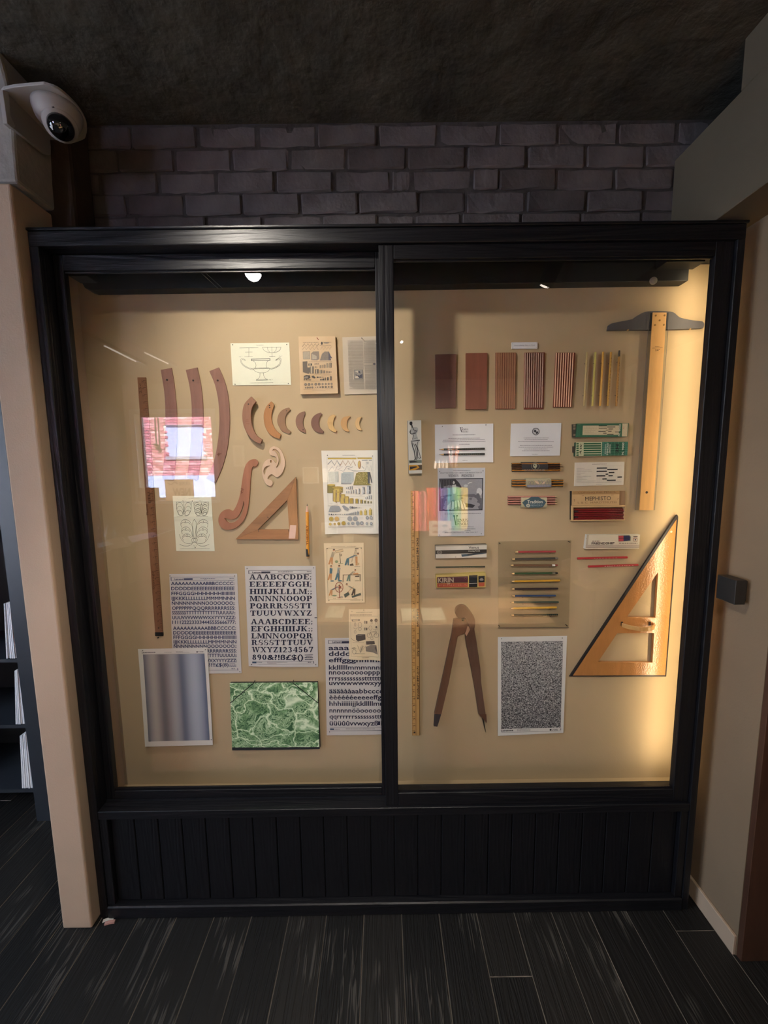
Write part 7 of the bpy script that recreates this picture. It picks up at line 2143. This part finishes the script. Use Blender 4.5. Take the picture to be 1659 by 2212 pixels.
# glass jar with pencils at the card
jz = float(R(975, 1012, CY-.38)[2]); jx = float(R(972, 1000, CY-.38)[0]); jt = float(R(972, 970, CY-.38)[2])
MB().box(jx-.16, jx+.16, CY-.45, CY-.44, sz, jz+.30).build('riser_back', GLS, root)
MB().box(jx-.16, jx+.16, CY-.44, CY-.31, jz-.012, jz).build('riser_shelf', GLS, root)
MB().box(jx-.16, jx-.15, CY-.44, CY-.31, sz, jz-.0125).build('riser_side', GLS, root)
MB().box(jx+.15, jx+.16, CY-.44, CY-.31, sz, jz-.0125).build('riser_side', GLS, root)
jar = thing('glass_jar', 'clear glass jar of orange and white pencils, mirrored beside the text card', 'jar', (jx+.03, CY-.38, jz))
MB().lathe([(.045, 0.001), (.05, .01), (.05, .12), (.046, .125)], (jx+.03, CY-.38, jz), 18).build('jar_glass', glass_mat('jar_glass', .12, (.9, .9, .9)), jar)
for i in range(7):
    c = ['f07038', 'e8e4dc', 'f08048', 'e8e4dc'][i % 4]; an = i*.9
    MB().tube([(jx+.03+.02*math.cos(an), CY-.38+.02*math.sin(an), jz+.012), (jx+.03+.05*math.cos(an), CY-.38+.045*math.sin(an), jz+.19)], .0045, 6).build('pencil', mat('jar_pencil_'+c, c, .5), jar)
# white small cups next to it
for i in range(4):
    x = jx-.13+i*.032
    tag(MB().lathe([(.011, 0), (.013, .004), (.013, .05), (.009, .052), (.009, .065)], (x, CY-.36, jz+.0003), 12).build('white_bottle', mat('white_cup', 'e6ddd2', .4)), ['small white bottle at the outer left end of the glass riser', 'small white bottle, second from the left end of the glass riser', 'small white bottle, third from the left end of the glass riser', 'small white bottle nearest the pencil jar'][i], 'bottle', 'white bottles on the riser')
# greeting card rack mirrored between the set square and the chart
for i, (px, py, w_, h_, c) in enumerate([(655, 1012, 34, 34, 'b8a080'), (698, 1015, 26, 28, 'e0cfae'), (700, 1144, 34, 28, 'd8c4a4'), (745, 1160, 20, 26, 'd8c4a4')]):
    A = R(px-w_/2, py, CY-.2); Bq = R(px+w_/2, py+h_, CY-.2)
    x0, x1 = sorted((float(A[0]), float(Bq[0]))); z1, z0 = float(A[2]), float(Bq[2])
    r_ = thing('framed_card', ['framed card mirrored above the small set square', 'pale framed card mirrored at the edge of the measures chart', 'framed card mirrored beside the yellow pencil', 'small framed card mirrored under the measures chart'][i], 'framed card', ((x0+x1)/2, CY-.45, z0), 'framed cards on the back rack')
    MB().box(x0, x1, CY-.47, CY-.455, z0, z1).build('card', mat('framed_card_'+c, c, .6, var=.1, scale=30), r_)
    fr = MB()
    for q in ((x0-.008, x0, z0-.008, z1+.008), (x1, x1+.008, z0-.008, z1+.008), (x0, x1, z0-.008, z0), (x0, x1, z1, z1+.008)): fr.box(q[0], q[1], CY-.475, CY-.45, q[2], q[3])
    fr.build('frame', mat('pale_frame', 'f0e6d0', .5), r_)
MB().box(float(R(620, 1000, CY-.2)[0]), float(R(780, 1000, CY-.2)[0]), CY-.5, CY-.476, ctop+.0005, float(R(700, 990, CY-.2)[2])).build('rack_back', mat('rack_board', '6a5a48', .7), root)

# back wall pictures mirrored at the right
def wallframe(lab, px0, py0, px1, py1, y, g, col, fcol):
    A = MR(px0, py0, y, g); Bq = MR(px1, py1, y, g)
    x0, x1 = sorted((float(A[0]), float(Bq[0]))); z1, z0 = float(A[2]), float(Bq[2])
    r_ = thing('framed_picture', lab, 'picture', ((x0+x1)/2, y, z0))
    MB().box(x0+.02, x1-.02, y-.02, y-.005, z0+.02, z1-.02).build('print', mat('print_'+col, col, .7, col2='c8b48c', scale=9), r_)
    fr = MB()
    for q in ((x0, x0+.03, z0, z1), (x1-.03, x1, z0, z1), (x0+.03, x1-.03, z0, z0+.03), (x0+.03, x1-.03, z1-.03, z1)): fr.box(q[0], q[1], y-.025, y, q[2], q[3])
    fr.build('frame', mat('frame_'+fcol, fcol, .5), r_)


PYW = -4.3+.03
wallframe('pale framed print on the shop wall, mirrored right of the strongly bowed curve', 500, 898, 530, 955, PYW, GL, 'd8c074', 'a89878')
wallframe('framed print on the shop wall, mirrored beside the french curve', 502, 962, 528, 1008, PYW, GL, 'd0c4a8', 'e0d0b0')
# white door casing with picture mirrored at the far right
A = MR(1345, 946, PYW, GR); Bq = MR(1508, 1052, PYW, GR)
x0, x1 = sorted((float(A[0]), float(Bq[0])))
dm = MB(); zt_ = float(A[2]); z0_ = float(Bq[2])
for q in ((x0, x1, zt_-.06, zt_), (x0, x0+.09, z0_, zt_-.0605), (x1-.30, x1, z0_, zt_-.0605)): dm.box(q[0], q[1], PYW-.028, PYW, q[2], q[3])
struct(dm.build('trim_4', mat('white_trim', 'd8cfc0', .6)))
wallframe('small framed card on white trim, mirrored at the right edge of the glass', 1490, 962, 1504, 984, PYW+.03, GR, 'e0d8c8', 'c8b8a0')
# pair of paper shells mirrored near the red pencils
SYY = -1.9
q = MR(1282, 1262, SYY, GR); zs = float(q[2])
tb = thing('side_table', 'narrow display stand holding the folded paper fan, mirrored at the right', 'stand', (float(q[0]), SYY, 0))
MB().box(float(q[0])-.12, float(q[0])+.12, SYY-.12, SYY+.12, zs-.02, zs).build('stand_top', M_SHELF, tb, bevel=.002)
MB().lathe([(.14, 0), (.14, .015), (.02, .02), (.02, zs-.0205)], (float(q[0]), SYY, 0), 20).build('stand_leg', M_BLKM, tb)
fan = thing('paper_fan', 'pleated pale pink paper fan pair, mirrored below the red pencils', 'paper ornament', (float(q[0]), SYY, zs))
PK = mat('pink_paper', 'ffd8c4', .7, var=.02)
for L_, (oy, hh) in enumerate(((0.0, 0.0), (0.0, .052))):
    vs = []; fs = []; n = 22
    ctr = np.array([float(MR(1250, 1250, SYY, GR)[0]), SYY, zs+.004+.045+hh])
    for i in range(n+1):
        t = -1+2*i/n; ln = .17*math.sqrt(max(0.02, 1-t*t*.75))
        yy = .006 if i % 2 else -.006
        vs += [ctr+np.array([0, yy, t*.020]), ctr+np.array([ln, yy, t*.046])]
    fs = [(2*i, 2*i+1, 2*i+3, 2*i+2) for i in range(n)]
    mb = MB(); mb.add(vs, fs); o = mb.build('pleated_leaf', PK, fan, fix=False)
    so_ = o.modifiers.new('solid', 'SOLIDIFY'); so_.thickness = .0012
# ledge with glassware mirrored at the far left
LY = -2.2
A = MR(205, 1200, LY); Bq = MR(378, 1142, LY)
lz = float(MR(280, 1170, LY)[2])
def LP(px, py): return MRZ(px, py, lz, GL)
c = [LP(150, 1215), LP(378, 1142), LP(330, 1136), LP(150, 1150)]
led = thing('glass_ledge', 'glass ledge with papers and glassware, mirrored at the far left', 'shelf', (float(np.mean([p[0] for p in c])), float(np.mean([p[1] for p in c])), lz-.012))
mb = MB(); mb.add([p for p in c]+[p-np.array([0, 0, .012]) for p in c], [(0, 1, 2, 3), (7, 6, 5, 4)]+[(i, (i+1) % 4, (i+1) % 4+4, i+4) for i in range(4)])
mb.build('ledge_glass', GLS, led)
mb = MB(); mb.tube([c[0]-np.array([0, 0, .006]), c[1]-np.array([0, 0, .006])], .005, 4); mb.build('ledge_rim', mat('pale_rim', 'd8d4d0', .3), led)
pc = (c[0]+c[2])/2
MB().box(pc[0]-.02, pc[0]+.02, pc[1]-.02, pc[1]+.02, 0, lz-.0125).build('ledge_post', M_BLKM, led)
for i, (qd, cc, l) in enumerate([([(225, 1168), (262, 1160), (285, 1180), (240, 1188)], 'b8865c', 'tan paper on the glass ledge, mirrored at the far left'), ([(275, 1160), (330, 1150), (345, 1158), (285, 1172)], 'c8c0d8', 'lilac paper on the glass ledge, mirrored at the far left'), ([(200, 1178), (232, 1170), (245, 1176), (205, 1186)], 'e8e0d8', 'white paper on the glass ledge, mirrored at the far left')]):
    p = [MRZ(a_, b_, lz+.0006+.0034*i, GL) for a_, b_ in qd]
    mb = MB(); mb.add(p+[v+np.array([0, 0, .003]) for v in p], [(0, 1, 2, 3), (7, 6, 5, 4)]+[(i_, (i_+1) % 4, (i_+1) % 4+4, i_+4) for i_ in range(4)])
    tag(mb.build('loose_paper', mat('ledge_paper_'+cc, cc, .6)), l, 'paper')
for i, (px, py) in enumerate([(218, 1150), (238, 1146)]):
    p = MRZ(px, py+12, lz+.0008, GL)
    tag(MB().lathe([(.035, 0.0), (.045, .02), (.050, .05), (.040, .085), (.018, .10), (.018, .12)], p, 20).build('glass_vessel', glass_mat('vessel_glass', .14, (.92, .92, .92)), smooth=True), ['rounder glass vessel on the ledge, nearest the left door stile', 'second glass vessel on the ledge, mirrored at the far left'][i], 'glass vessel')
# upright window slit far left of the mirrored window
A = MR(250, 952, WY+.01, GL); Bq = MR(262, 1090, WY+.01, GL)
